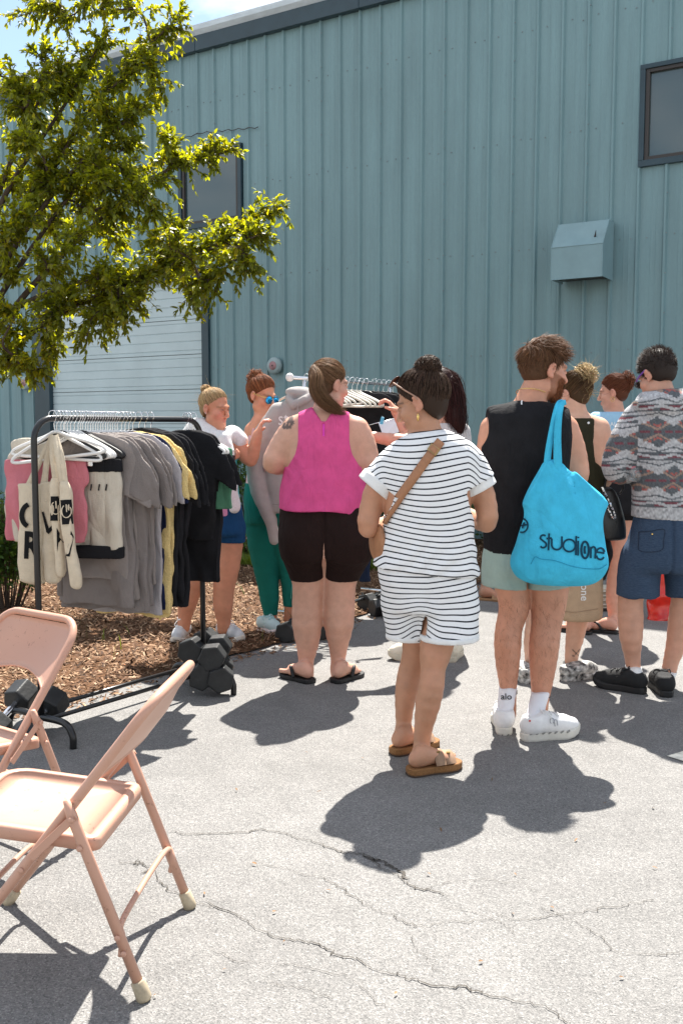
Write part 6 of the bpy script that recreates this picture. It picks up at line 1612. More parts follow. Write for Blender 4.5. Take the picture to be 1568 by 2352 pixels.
# ---------------------------------------------------------------- woman with messy blond bun
def messy_bun_woman():
    f = Fig(5.45, 1330, 'woman with messy blond bun and olive racerback top beside the bearded man', (0.68, 0.43, 0.31))
    rng = np.random.default_rng(13)
    tor = [(946, 1300, 1352, .075), (962, 1286, 1372, .105), (995, 1280, 1386, .13), (1050, 1276, 1390, .145), (1100, 1276, 1386, .15), (1160, 1270, 1390, .155), (1220, 1264, 1394, .17), (1270, 1264, 1394, .165)]
    legR = [(1358, 1270, 86), (1348, 1330, 70), (1334, 1390, 56), (1325, 1430, 47), (1318, 1470, 40), (1312, 1505, 31), (1310, 1540, 29)]
    legL = [(1298, 1270, 86), (1270, 1330, 68), (1245, 1390, 54), (1230, 1430, 46), (1222, 1475, 40), (1220, 1510, 31), (1219, 1545, 29)]
    arR = [(1372, 985, 54), (1382, 1030, 57), (1388, 1075, 52), (1384, 1098, 44), (1368, 1125, 38, .06), (1354, 1160, 30, .10), (1348, 1190, 24, .10)]
    hR, hL = gnd(1290, 1564), gnd(1216, 1572); tR = hR + nrm(gnd(1366, 1553) - hR) * .245; tL = hL + nrm(np.array([-.2, 1, 0])) * .245
    H_ = Head(f.p(1316, 905, .02), (-.60, .78, -.10), .98)
    B = [stack(f.rows(tor), grow=-.01), f.limb(legR), f.limb(legL), f.limb(arR, 0, .04), f.limb([(1322, 960, 56), (1318, 925, 46)])]
    B += f.hand(f.p(1348, 1190, .10), (0, .1, -1), (-1, 0, 0), 1.3)
    tz = f.p(1319, 1497)
    def tint(V, col):
        q = V - tz; x, z = q[:, 0], q[:, 2]
        m = (np.abs(x) < .022) & (np.abs(z) < .022) & ((np.abs(x - z) < .004) | (np.abs(x + z) < .004) | (np.abs(np.hypot(np.abs(x) - .017, np.abs(z) - .017)) < .005)) & (V[:, 1] < f.Y)
        return np.where(m[:, None], col * .2, col)
    f.body(B, H_, tint=tint)
    xc = f.p(1318, 1000)[0]; zt = f.p(1318, 965)[2]; zb = f.p(1318, 1085)[2]
    def cut(P, d):
        t = np.clip((zt - P[:, 2]) / (zt - zb), 0, 1.2)
        hw = .062 + .03 * np.abs(t - .4) + .16 * np.clip(t - .78, 0, 1) * 2.2
        return np.maximum(np.maximum(P[:, 2] - zt - .01, np.where(P[:, 2] > zb - .03, np.abs(P[:, 0] - xc - .01) - hw, -1)), f.p(1318, 1200)[2] - P[:, 2])
    tp = f.cloth('racerback_top', [stack(f.rows(tor), grow=.002)], fabric('dark_olive_knit', (.030, .028, .016)), .009, cut)
    p0 = hit(bvh_of(*f.last), 1350, 972, .004)
    if p0 is not None: MB().lathe([(.007, 0), (.007, .002), (.004, .003)], p0, 12, frame_to((0, -1, .2))).build('emblem', M_WHITECLOTH, tp, True)
    zl = f.p(1320, 1330)[2]
    f.cloth('shorts', [stack(f.rows([(1190, 1268, 1392, .16), (1230, 1262, 1396, .175), (1275, 1260, 1398, .17)])), f.limb([(r[0], r[1], r[2] + 8) for r in legR[:3]]), f.limb([(r[0], r[1], r[2] + 8) for r in legL[:3]])], fabric('black_shorts', (.013, .013, .015)), .010, lambda P, d: zl - P[:, 2])
    pr, cu = H_.cap_prims(-.001, -.075); core = polygonize(pr, .008, cu); bc = (.02, -.075, .095)
    hair_object('hair', [(H_.W(H_.tied(500, bc, rng, lift=.12)), .0017), (H_.W(H_.fly(60, rng, .05, low=-.06)), .0008)], (0.11, 0.062, 0.03), f.root, rng, core=core, spread=.4)
    hair_object('bun', [(H_.W(H_.bun(bc, .048, 260, rng, curl=.55)), .0019), (H_.W(H_.fly(200, rng, .05, c=bc, r=.045)), .0009), (H_.W(H_.fly(60, rng, .05, c=(0, -.10, .0), r=.02)), .0008)], (0.46, 0.33, 0.17), f.root, rng, spread=.45, core=polygonize([H_.e(bc, (.034, .036, .034))], .008))
    # marbled clogs
    mc = mat('black_white_marble', (.62, .61, .58), .6, .3, col2=(.02, .02, .02), vscale=34, detail=2.0)
    msk = mat('charcoal_sock', (.05, .052, .055), .9)
    for hl, tl, au in ((hR, tR, (1310, 1535)), (hL, tL, (1219, 1542))):
        s_ = shoe(f, hl, tl, f.p(*au), mc, mc, .030, 1.10, .062, None, msk, f.p(au[0], au[1] - 14), name='clog')
        d = nrm(tl - hl); sd = np.array([d[1], -d[0], 0])
        P = [hl + d * (.10 - .10 * math.cos(a) * 1.0) + sd * .048 * math.sin(a) * 1.15 + np.array([0, 0, .062]) for a in np.linspace(-1.5, 1.5, 12)]
        MB().tube(P, .008, 6).build('heel_strap', mc, s_, True)
    # black purse with silver chain behind her hip
    bp = f.p(1402, 1190, -.10)
    bg = empty('purse', f.p(1400, 1240, -.10), 0, 'black leather purse with silver chain at the messy-bun woman\'s hip', 'purse')
    ml = mat('black_leather', (.012, .012, .013), .35, .5, bump=.2, bscale=120)
    V, F = polygonize([stack([(f.p(1392, 1118, -.10), .03, .03), (f.p(1396, 1150, -.10), .065, .04), (f.p(1401, 1200, -.10), .075, .05), (f.p(1408, 1232, -.10), .066, .05), (f.p(1408, 1240, -.10), .06, .045)], n=3)], .008, wr=wob(71, 14, .005)); add('pouch', V, F, ml, bg)
    cp = smooth_path([f.p(1382, 1120, -.16), f.p(1402, 1160, -.17), f.p(1412, 1186, -.17), f.p(1406, 1188, -.18), f.p(1392, 1160, -.17)], 8)
    mb = MB()
    for i in range(len(cp) - 1):
        for k_ in (0, .5):
            c = cp[i] * (1 - k_) + cp[i + 1] * k_; mb.box(c, (.010, .005, .006), rotz(i * .9) @ rotx(i * 1.3))
    co = mb.build('chain', M_SILVER, bg); co['kind'] = 'stuff'
    hd = smooth_path([f.p(1385, 1125, -.12), f.p(1398, 1085, -.10), f.p(1425, 1092, -.08), f.p(1430, 1120, -.08), f.p(1422, 1135, -.09)], 7); MB().tube(hd, .006, 6).build('handle', ml, bg, True)
    # tan tote in her hand
    tb = f.p(1338, 1420, -.15)
    bg = empty('tote_bag', f.p(1336, 1424, -.15), 0, 'tan canvas tote with white lettering hanging below the cyan tote', 'tote bag')
    mt = mat('tan_canvas', (.45, .32, .21), .9, .1, var=.08, vscale=20, bump=.4, bscale=160)
    V, F = polygonize([stack([(f.p(1340, 1296, -.15), .09, .02), (f.p(1338, 1330, -.15), .10, .035), (f.p(1335, 1380, -.15), .107, .05), (f.p(1333, 1412, -.15), .108, .055), (f.p(1331, 1424, -.15), .10, .05)], n=4)], .008, wr=wob(72, 10, .004, (1, 1, .4)))
    b2 = add('bag_body', V, F, mt, bg); bvt = bvh_of(V, F)
    text_on(bvt, 'one', (1333, 1342), 25, 90, mat('white_ink', (.75, .74, .72), .8), b2, 'lettering', .004, bold=.012)
    strokes_on(bvt, [[(1290, 1403), (1320, 1406), (1372, 1398)]], 1.2, mat('tan_seam', (.28, .19, .12), .9), b2, 'seam', .002)
    for du in (-14, 14):
        MB().tube(smooth_path([f.p(1340 + du, 1305, -.16), f.p(1344 + du * .4, 1265, .06), f.p(1346, 1235, .10)], 6), .009, 6).build('handle', mt, bg, True)
messy_bun_woman()

# ---------------------------------------------------------------- woman in light blue tee
def blue_tee_woman():
    f = Fig(6.7, 1410, 'woman in light blue tee with auburn bun between the blond bun and the hoodie man', (0.62, 0.34, 0.245))
    rng = np.random.default_rng(14)
    tor = [(944, 1388, 1440, .07), (956, 1368, 1454, .10), (985, 1352, 1464, .12), (1040, 1354, 1462, .13), (1090, 1360, 1462, .135), (1140, 1357, 1466, .155), (1175, 1358, 1468, .16)]
    legR = [(1438, 1175, 58), (1428, 1235, 50), (1417, 1300, 40), (1410, 1340, 35), (1407, 1380, 32), (1407, 1410, 23), (1408, 1430, 21)]
    legL = [(1385, 1175, 58), (1375, 1235, 50), (1362, 1300, 40), (1354, 1340, 35), (1350, 1380, 32), (1348, 1412, 23), (1347, 1432, 21)]
    hR, hL = gnd(1418, 1456), gnd(1356, 1458); tR = hR + nrm(np.array([-.85, .45, 0])) * .24; tL = hL + nrm(np.array([-.7, .6, 0])) * .24
    H_ = Head(f.p(1408, 902, .0), (-.84, .42, -.12), .98)
    ar = [(1365, 985, 42), (1352, 1030, 38), (1348, 1065, 33), (1350, 1060, 28, .15)]
    ar2 = [(1455, 985, 42), (1466, 1030, 38), (1470, 1065, 33), (1455, 1060, 28, .15)]
    B = [stack(f.rows(tor), grow=-.012), f.limb(legR), f.limb(legL), f.limb(ar, 0, .03), f.limb(ar2, 0, .03), f.limb([(1412, 960, 46), (1408, 925, 40)])]
    B += f.foot(hR, tR, f.p(1408, 1428), .022) + f.foot(hL, tL, f.p(1347, 1430), .022)
    f.body(B, H_, brow=(.12, .05, .03))
    hem = f.p(1410, 1093)[2]
    tee = f.cloth('tee', [stack(f.rows(tor), grow=.005), f.limb([(1372, 972, 50), (1354, 1022, 50)], .003, .03), f.limb([(1450, 972, 50), (1464, 1022, 50)], .003, .03)], fabric('light_blue_cotton', (.30, .50, .66), .05), .009, lambda P, d: np.maximum(np.maximum(hem - P[:, 2], P[:, 2] - f.p(1410, 946)[2]), np.where(np.abs(P[:, 0] - f.p(1408, 1000)[0]) > .165, f.p(1408, 1030)[2] - P[:, 2], -1)), wob(81, 11, .005))
    bv = bvh_of(*f.last); mi = mat('white_ink_tee', (.72, .76, .78), .8)
    text_on(bv, 'ALL', (1400, 979), 13, -2, mi, tee, 'lettering', .004, bold=.012); text_on(bv, 'A', (1421, 964), 12, -2, mi, tee, 'lettering', .004, bold=.012)
    zl = f.p(1410, 1193)[2]
    f.cloth('shorts', [stack(f.rows([(1080, 1362, 1460, .138), (1130, 1356, 1467, .162), (1165, 1356, 1470, .168), (1180, 1357, 1470, .16)])), f.limb([(1385, 1160, 58), (1381, 1215, 56)]), f.limb([(1438, 1160, 60), (1434, 1215, 57)])], M_BLACKCLOTH, .010, lambda P, d: np.maximum(zl - P[:, 2], P[:, 2] - hem - .03), wob(82, 12, .004))
    pr, cu = H_.cap_prims(-.001, -.07, .0); core = polygonize(pr, .008, cu); bc = (.01, -.105, .070)
    Vb, Fb = polygonize([H_.e(bc, (.036, .034, .044))], .008, wr=wob(5, 80, .005)); core = (np.concatenate([core[0], Vb]), np.concatenate([core[1], Fb + len(core[0])]))
    hair_object('hair', [(H_.W(H_.tied(1200, bc, rng, front=.003, lift=.1)), .0012), (H_.W(H_.bun(bc, .046, 220, rng, curl=.3, squash=(1, .9, 1.2))), .0018), (H_.W(H_.fly(80, rng, .05)), .0007), (H_.W(H_.fly(60, rng, .06, c=bc, r=.045)), .0008)], (0.16, 0.055, 0.028), f.root, rng, core=core, spread=.4)
    ring = [H_.w((-.084, -.004 + .013 * math.cos(a), -.048 + .015 * math.sin(a))) for a in np.linspace(0, 2 * math.pi, 20)]
    MB().tube(ring, .0018, 5, False).build('hoop_earring', M_GOLD, f.root, True)
    for hl, tl in ((hR, tR), (hL, tL)):
        V, F = sole_mesh(hl, tl, 0, .020, 1.0, .006); s_ = add('flip_flop', V, F, M_BLACKPL, f.root, False)
        d = nrm(tl - hl); L = np.linalg.norm(tl - hl); sd = np.array([d[1], -d[0], 0])
        for q in (-1, 1):
            P = smooth_path([hl + d * .40 * L + sd * q * .044 + [0, 0, .02], hl + d * .56 * L + sd * q * .034 + [0, 0, .068], hl + d * .72 * L + sd * q * .010 + [0, 0, .058], hl + d * .80 * L + [0, 0, .026]], 6)
            MB().tube(P, np.linspace(.008, .006, len(P)), 6).build('strap', M_BLACKPL, s_, True)
blue_tee_woman()

# ---------------------------------------------------------------- shopper almost hidden behind the bearded man
def hidden_shopper():
    f = Fig(8.1, 1210, 'shopper hidden behind the bearded man, one leg and tan slide showing', (0.48, 0.27, 0.17))
    rng = np.random.default_rng(15)
    tor = [(962, 1195, 1245, .075), (978, 1182, 1262, .10), (1020, 1178, 1266, .12), (1080, 1182, 1262, .125), (1130, 1176, 1268, .145), (1170, 1176, 1268, .15)]
    legL = [(1194, 1165, 46), (1165, 1230, 40), (1135, 1290, 31), (1122, 1325, 27), (1113, 1350, 20), (1110, 1364, 19)]
    legR = [(1246, 1165, 46), (1248, 1230, 40), (1250, 1290, 31), (1250, 1325, 27), (1250, 1352, 20), (1250, 1366, 19)]
    hL, hR = gnd(1100, 1377), gnd(1250, 1378); tL = hL + nrm(np.array([.75, -.35, 0])) * .24; tR = hR + nrm(np.array([.3, -.9, 0])) * .24
    H_ = Head(f.p(1228, 930, .0), (-.4, -.8, -.2), .92)
    B = [stack(f.rows(tor), grow=-.012), f.limb(legL), f.limb(legR), f.limb([(1190, 990, 30), (1184, 1040, 27), (1200, 1075, 24, -.1)]), f.limb([(1256, 990, 30), (1262, 1040, 27), (1248, 1075, 24, -.1)]), f.limb([(1222, 975, 34), (1226, 945, 30)])]
    B += f.foot(hL, tL, f.p(1110, 1360), .02) + f.foot(hR, tR, f.p(1250, 1362), .02)
    f.body(B, H_, .010)
    f.cloth('dress', [stack(f.rows(tor[1:] + [(1215, 1168, 1274, .16)]), grow=.008)], fabric('navy_dress', (.02, .03, .06)), .012, lambda P, d: np.maximum(P[:, 2] - f.p(1220, 980)[2], f.p(1220, 1205)[2] - P[:, 2]))
    pr, cu = H_.cap_prims(.006, -.08); hair_object('hair', [(H_.W(H_.tied(250, (0, -.09, .03), rng)), .002)], (.06, .035, .02), f.root, rng, core=polygonize(pr, .01, cu))
    mtn = mat('tan_slide', (.38, .22, .11), .6)
    for hl, tl in ((hL, tL), (hR, tR)):
        V, F = sole_mesh(hl, tl, 0, .02, 1.0, .006); s_ = add('slide', V, F, mtn, f.root, False)
        d = nrm(tl - hl); L = np.linalg.norm(tl - hl); sd = np.array([d[1], -d[0], 0])
        a = np.array([hl + d * .62 * L + sd * q * .052 + np.array([0, 0, .016 + .055 * math.cos(q * math.pi / 2) ** .7]) for q in np.linspace(-1, 1, 9)]); n = len(a)
        add('strap', np.concatenate([a - d * .03, a + d * .03]), [(i, n + i, n + i + 1, i + 1) for i in range(n - 1)], mtn, s_, True)
hidden_shopper()
# ================================================================== folding chairs
M_CHAIR = mat('peach_enamel', (0.56, 0.285, 0.195), 0.42, 0.45, var=0.10, vscale=5, bump=0.03, bscale=120)
def chair_paint():
    m, nn, ll, b = mat_new('worn_peach_enamel')
    tc = N(nn, 'ShaderNodeTexCoord')
    n1 = N(nn, 'ShaderNodeTexNoise', Scale=4.0, Detail=5.0); ll.new(tc.outputs['Object'], n1.inputs['Vector'])
    mx = N(nn, 'ShaderNodeMixRGB'); mx.inputs['Color1'].default_value = (0.47, 0.255, 0.180, 1); mx.inputs['Color2'].default_value = (0.55, 0.315, 0.228, 1); ll.new(n1.outputs['Fac'], mx.inputs['Fac'])
    n2 = N(nn, 'ShaderNodeTexNoise', Scale=42.0, Detail=7.0, Roughness=0.8); ll.new(tc.outputs['Object'], n2.inputs['Vector'])
    r = N(nn, 'ShaderNodeValToRGB'); r.color_ramp.elements[0].position = 0.60; r.color_ramp.elements[1].position = 0.66; ll.new(n2.outputs['Fac'], r.inputs['Fac'])
    n3 = N(nn, 'ShaderNodeTexNoise', Scale=6.0, Detail=2.0); ll.new(tc.outputs['Object'], n3.inputs['Vector'])
    r3 = N(nn, 'ShaderNodeValToRGB'); r3.color_ramp.elements[0].position = 0.40; r3.color_ramp.elements[1].position = 0.58; ll.new(n3.outputs['Fac'], r3.inputs['Fac'])
    mu = N(nn, 'ShaderNodeMath', operation='MULTIPLY'); ll.new(r.outputs['Color'], mu.inputs[0]); ll.new(r3.outputs['Color'], mu.inputs[1])
    m2 = N(nn, 'ShaderNodeMixRGB'); m2.inputs['Color2'].default_value = (0.16, 0.075, 0.042, 1); ll.new(mu.outputs[0], m2.inputs['Fac']); ll.new(mx.outputs['Color'], m2.inputs['Color1'])
    ll.new(m2.outputs['Color'], b.inputs['Base Color']); b.inputs['Roughness'].default_value = 0.36; b.inputs['Specular IOR Level'].default_value = 0.5
    return m
M_CHAIR = chair_paint()
M_CAP = mat('aged_rubber_cap', (0.40, 0.33, 0.23), 0.7, 0.3, var=.25, vscale=30)
def folding_chair(loc, yaw, label):
    r = empty('folding_chair', loc, yaw, label, 'chair', 'peach metal folding chairs')
    K = dict(world=False)
    hw = 0.212; rt = 0.0135
    top, foot_ = np.array([-0.268, 0, 0.757]), np.array([0.30, 0, 0.03])
    dirv = nrm(foot_ - top)
    rad = 0.085
    pts = []
    for s_ in (1,):
        pts.append(np.array([foot_[0], hw, foot_[2]])); pts.append(np.array([0.10, hw, np.interp(0.10, [-.268, .30], [.757, .03])]))
    q = top + dirv * rad
    pts.append(np.array([q[0], hw, q[2]]))
    for a in np.linspace(0, math.pi / 2, 7)[1:]:
        w = top + dirv * rad * (1 - math.sin(a)); pts.append(np.array([w[0], hw - rad * (1 - math.cos(a)), w[2]]))
    left = [p * np.array([1, -1, 1]) for p in pts[::-1]]
    MB().tube(np.array(pts + left), rt, 12).build('long_frame', M_CHAIR, r, True, **K)
    # back panel
    nu, nv = 16, 9; V = []; F = []
    L0, L1 = 0.018, 0.265
    nrmv = np.array([dirv[2], 0, -dirv[0]])
    for j in range(nv + 1):
        for i in range(nu + 1):
            y = -1 + 2 * i / nu; t = j / nv
            lo_ = L1 - 0.055 * (1 - y * y) * 1.0
            l_ = L0 + (lo_ - L0) * t
            wid = hw - 0.008
            if l_ < rad: wid = hw - 0.008 - (rad - 0.012) * (1 - math.sqrt(max(0, 1 - ((rad - l_) / rad) ** 2)))
            back = 0.034 * (1 - y * y) * min(1, t * 1.6 + .15)
            p = top + dirv * l_ - np.array([back, 0, 0]) * 1.0
            V.append([p[0], y * wid, p[2]])
    V = np.array(V); n1 = len(V); th = np.array([-0.006, 0, -0.003])
    F = [(j * (nu + 1) + i, j * (nu + 1) + i + 1, (j + 1) * (nu + 1) + i + 1, (j + 1) * (nu + 1) + i) for j in range(nv) for i in range(nu)]
    F2 = [tuple(n1 + k for k in f_[::-1]) for f_ in F]
    rim = [i for i in range(nu + 1)] + [(j + 1) * (nu + 1) + nu for j in range(nv)] + [nv * (nu + 1) + i for i in range(nu - 1, -1, -1)] + [j * (nu + 1) for j in range(nv - 1, 0, -1)]
    FR = [(rim[k], rim[(k + 1) % len(rim)], n1 + rim[(k + 1) % len(rim)], n1 + rim[k]) for k in range(len(rim))]
    add('backrest', np.concatenate([V, V + th]), F + F2 + FR, M_CHAIR, r, True, world=False)
    edge = V[nv * (nu + 1):(nv + 1) * (nu + 1)] + np.array([-.003, 0, 0]); MB().tube(edge, .005, 6).build('backrest_rim', M_CHAIR, r, True, **K)
    # seat pan: rolled edge, dished top
    def outline(k):
        P = []
        x0, x1, y1 = -0.112, 0.292, 0.196; rr = [0.03, 0.085]
        for (cx_, cy_, rr_, a0) in ((x0 + rr[0], -y1 + rr[0], rr[0], 180), (x1 - rr[1], -y1 + rr[1], rr[1], 270), (x1 - rr[1], y1 - rr[1], rr[1], 0), (x0 + rr[0], y1 - rr[0], rr[0], 90)):
            for a in np.linspace(a0, a0 + 90, 6):
                P.append((cx_ + (rr_ - k) * math.cos(math.radians(a)), cy_ + (rr_ - k) * math.sin(math.radians(a))))
        return np.array(P)
    zs = lambda x: 0.392 + (x + 0.112) * 0.105
    rings = [(0.006, -0.036), (0.0, -0.034), (0.0, -0.010), (0.003, -0.003), (0.009, 0.0), (0.020, 0.0), (0.030, -0.003), (0.028, -0.005)]
    V = []
    for k_, dz in rings:
        for x, y in outline(k_): V.append([x, y, zs(x) + dz])
    m = 24; c = len(V)
    for s_, dz in ((0.66, -0.012), (0.33, -0.016)):
        for x, y in outline(0.028): V.append([.09 + (x - .09) * s_, y * s_, zs(.09 + (x - .09) * s_) + dz])
    V.append([.09, 0, zs(.09) - 0.017]); nr = len(rings) + 2
    F = [(i * m + j, i * m + (j + 1) % m, (i + 1) * m + (j + 1) % m, (i + 1) * m + j) for i in range(nr - 1) for j in range(m)]
    F += [((nr - 1) * m + j, (nr - 1) * m + (j + 1) % m, nr * m) for j in range(m)]
    F.append(tuple(range(m))[::-1])
    add('seat', V, F, M_CHAIR, r, True, world=False)
    for s_ in (-1, 1):
        lg = MB().tube([(-0.048, s_ * .232, .505), (-0.060, s_ * .232, .47), (-0.226, s_ * .232, .03)], [.008, .0135, .0135], 12).build('leg', M_CHAIR, r, True, **K)
        MB().lathe([(.017, 0), (.0195, .006), (.0185, .05), (.0145, .053)], (-0.237, s_ * .232, 0), 14, frame_to((.36, 0, 1))).build('foot_cap', M_CAP, lg, True, **K)
        MB().lathe([(.017, 0), (.0195, .006), (.0185, .05), (.0145, .053)], (0.318, s_ * hw, 0), 14, frame_to((-.70, 0, 1))).build('foot_cap', M_CAP, r, True, **K)
        # linking bar and rivets
        a, b = np.array([-0.066, s_ * .249, .462]), np.array([0.035, s_ * .231, .365])
        MB().box((a + b) / 2, (np.linalg.norm(b - a) + .02, .004, .020), roty(math.atan2(-(b - a)[2], (b - a)[0])), .001).build('link_bar', M_CHAIR, r, **K)
        for p in (a, b, np.array([-.085, s_ * .248, .39]), np.array([-.19, s_ * .247, .125]), np.array([-.175, s_ * .247, .165]), np.array([.075, s_ * .227, .318])):
            MB().lathe([(.0075, -.002), (.0075, .003), (.004, .005)], p, 10, frame_to((0, s_, 0))).build('rivet', M_CHAIR, r, True, **K)
    for x0, z0, w, lift, nm in ((-.190, .135, .232, .055, 'crossbar'), (.21, .145, hw, .05, 'crossbar')):
        sx = -.36 if x0 < 0 else -.78
        P = smooth_path([(x0 + .012, w, z0 - .025), (x0 - (.2 * lift if x0 < 0 else -.2 * lift) * -1, w - .012, z0 + .02), (x0 + .016, w - .045, z0 + lift), (x0 + .016, -w + .045, z0 + lift), (x0 + .002, -w + .012, z0 + .02), (x0 + .012, -w, z0 - .025)], 6)
        MB().tube(P, .008, 8).build(nm, M_CHAIR, r, True, **K)
    return r
folding_chair((-0.703, 2.548, 0), math.atan2(.0905, -.996), 'nearest peach metal folding chair, seen from its side')
folding_chair((-1.215, 3.168, 0), math.atan2(-.81, -.58), 'peach metal folding chair behind the nearest one, its backrest cut by the frame')

# ================================================================== clothes racks
M_BTUBE = mat('black_enamel_tube', (.010, .010, .011), .3, .5)
M_PLWHITE = mat('white_plastic', (.70, .69, .67), .45, .4, var=.03, vscale=20)
M_PLBLACK = mat('black_plastic', (.012, .012, .013), .5, .4)
M_PLCREAM = mat('cream_plastic', (.62, .59, .52), .45, .4)
RU, RD, RP = np.array([-1.362, 4.31, 0]), np.array([.577, .817, 0]), np.array([.817, -.577, 0])
RL, RZ = 1.063, 1.458
rk = empty('clothes_rack', RU + RD * RL / 2, 0, 'black metal clothes rack on the left, full of garments', 'clothes rack', 'clothes racks')
bend = [RU + [0, 0, .10], RU + [0, 0, .8], RU + [0, 0, RZ - .11]] + [RU + RD * .10 * (1 - math.cos(a)) + np.array([0, 0, RZ - .10 + .10 * math.sin(a)]) for a in np.linspace(0.1, math.pi / 2, 7)]
bend2 = [RU + RD * (RL - d_) + [0, 0, 0] for d_ in ()]
mirr = []
for p in bend[::-1]:
    d_ = (p - RU)[:2] @ RD[:2]; q = RU + RD * (RL - d_); mirr.append(np.array([q[0], q[1], p[2]]))
MB().tube(np.array(bend + mirr), .0145, 12).build('frame_tube', M_BTUBE, rk, True)
for t in (0, RL):
    c = RU + RD * t
    P = smooth_path([c - RP * .235 + [0, 0, .0], c - RP * .235 + [0, 0, .05], c - RP * .18 + [0, 0, .105], c + [0, 0, .105], c + RP * .16 + [0, 0, .105], c + RP * .212 + [0, 0, .06], c + RP * .215 + [0, 0, .0]], 6)
    MB().tube(P, .016, 10).build('base_foot', M_BTUBE, rk, True)
for o_ in (-.10, .06):
    MB().tube([RU + RP * o_ + RD * 0 + [0, 0, .108], RU + RP * o_ + RD * RL + [0, 0, .108]], .011, 8).build('bottom_bar', M_BTUBE, rk, True)

def make_hanger(name, m, label, group, w=.21, clip=False):
    r = empty(name, (0, 0, 0), 0, label, 'hanger', group)
    P = smooth_path([(-w, 0, -.195), (-w - .012, 0, -.178), (-w * .80, 0, -.148), (-w * .30, 0, -.105), (0, 0, -.078), (w * .30, 0, -.105), (w * .80, 0, -.148), (w + .012, 0, -.178), (w, 0, -.195), (w * .5, 0, -.197), (-w * .5, 0, -.197)], 6, True)
    mb = MB(); mb.tube(np.concatenate([P, P[:1]]), .0075, 8, False); mb.build('hanger_frame', m, r, True, world=False)
    H2 = [(0, 0, -.078), (0, 0, -.045), (.004, 0, -.035), (.019, 0, -.008)] + [(.018 * math.cos(a), 0, .0 + .018 * math.sin(a)) for a in np.linspace(-.1, math.pi * 1.02, 9)]
    MB().tube(smooth_path(H2, 3), .0021, 6).build('hook', M_SILVER, r, True, world=False)
    if clip:
        for s_ in (-1, 1): MB().box((s_ * .12, 0, -.215), (.028, .022, .04), None, .003).build('clip', M_SILVER, r, world=False)
    return r
def place_hanger(proto, loc, ang, roll=0.0, label=None, used=set()):
    if proto.name in used or label: o = copy_tree(proto)
    else: o = proto; used.add(proto.name)
    o.location = tuple(loc); o.rotation_euler = (0, roll, ang)
    if label: o['label'] = label
    return o
HW = make_hanger('hanger', M_PLWHITE, 'white plastic hanger on the black rack, garments hanging from it', 'white hangers on the black rack')
HB = make_hanger('hanger', M_PLBLACK, 'black velvet hanger on the black rack among the white ones', 'black hangers on the black rack')
HC = make_hanger('clip_hanger', M_PLWHITE, 'white clip hanger holding trousers on the black rack', 'clip hangers on the black rack', .19, True)

def garment_mesh(kind, seed, length=.72, hw=.24, sleeve=True, thick=.012, flare=.0, slen=1.0):
    wv = wob(seed, 34, .008, (1.0, .2, .10)); w2 = wob(seed + 50, 55, .0008, (1, 1, .5))
    if kind == 'tee':
        rows = [((0, 0, -.075), .05, thick), ((0, 0, -.10), .10, thick), ((0, 0, -.135), hw * .76, thick * 1.1), ((0, 0, -.17), hw * .92, thick * 1.2), ((0, 0, -.26), hw, thick * 1.2), ((0, 0, -.5), hw + flare * .5, thick * 1.4), ((0, 0, -.07 - length), hw + flare, thick * 1.5)]
        pr = [stack(rows, n=2.6, top=.015, bot=.005)]
        if sleeve:
            for s_ in (-1, 1): pr.append(chain([(s_ * (hw - .055), 0, -.175), (s_ * (hw + .025), 0, -.175 - .15 * slen), (s_ * (hw + .045), 0, -.175 - .24 * slen)], [.070, .086, .090] if slen < 1.5 else [.07, .07, .055], .02, flat=((0, 1, 0), .15)))
        cutf = lambda P, d: np.maximum(np.where(np.abs(P[:, 0]) > hw + .012, (-.175 - .215 * slen) - .55 * (np.abs(P[:, 0]) - hw - .06) - P[:, 2], -1), (-.07 - length) + .012 * np.sin(P[:, 0] * 16 + seed) - P[:, 2])
    elif kind == 'trousers':
        rows = [((0, 0, -.205), hw * .96, thick), ((0, 0, -.30), hw, thick * 1.3), ((0, 0, -.5), hw * 1.02, thick * 1.4), ((0, 0, -.205 - length), hw * .98, thick * 1.4)]
        pr = [stack(rows, n=3.5, top=.004, bot=.004)]; cutf = lambda P, d: np.where(P[:, 2] < -.40, .006 - np.abs(P[:, 0] - .01), -1)
    elif kind == 'hoodie':
        rows = [((0, 0, -.07), .07, thick * 2), ((0, 0, -.10), .13, thick * 1.8), ((0, 0, -.14), .19, thick * 1.6), ((0, 0, -.20), .23, thick * 1.6), ((0, 0, -.45), hw, thick * 2), ((0, 0, -.07 - length), hw * .93, thick * 1.8)]
        pr = [stack(rows, n=2.6, top=.02, bot=.01)]
        for s_ in (-1, 1): pr.append(chain([(s_ * .20, 0, -.19), (s_ * .27, 0, -.40), (s_ * .29, .01, -.66)], [.065, .058, .048], .02, flat=((0, 1, 0), .4)))
        pr.append(ell((0, .02, -.075), (.11, .05, .055), None, .02)); cutf = None
    V, F = polygonize(pr, .0095, cutf, w2)
    amp = np.clip((-.16 - V[:, 2]) * 4, .1, 1.6)
    V = V.copy(); V[:, 1] += 1.5 * wv(V * np.array([1, 0, 1])) * amp
    V[:, 0] += .15 * wob(seed + 70, 12, .006, (0, 0, 1))(V) * amp
    return V, F
_gm = {}
def garment(name, key, m, loc, ang, label, group=None, cat='shirt', extra=None, roll=0.0, **kw):
    k = (key, tuple(sorted(kw.items())))
    if k not in _gm: _gm[k] = garment_mesh(key, **kw)
    V, F = _gm[k]
    r = empty(name, loc, ang, label, cat, group); r.rotation_euler = (0, roll, ang)
    me = bpy.data.meshes.get('gm_%d' % (abs(hash(k)) % 10 ** 9))
    o = add('cloth', V, F, m, r, True, world=False)
    if extra: extra(r)
    return r
fT = lambda n, c, v=.06: fabric(n, c, v)
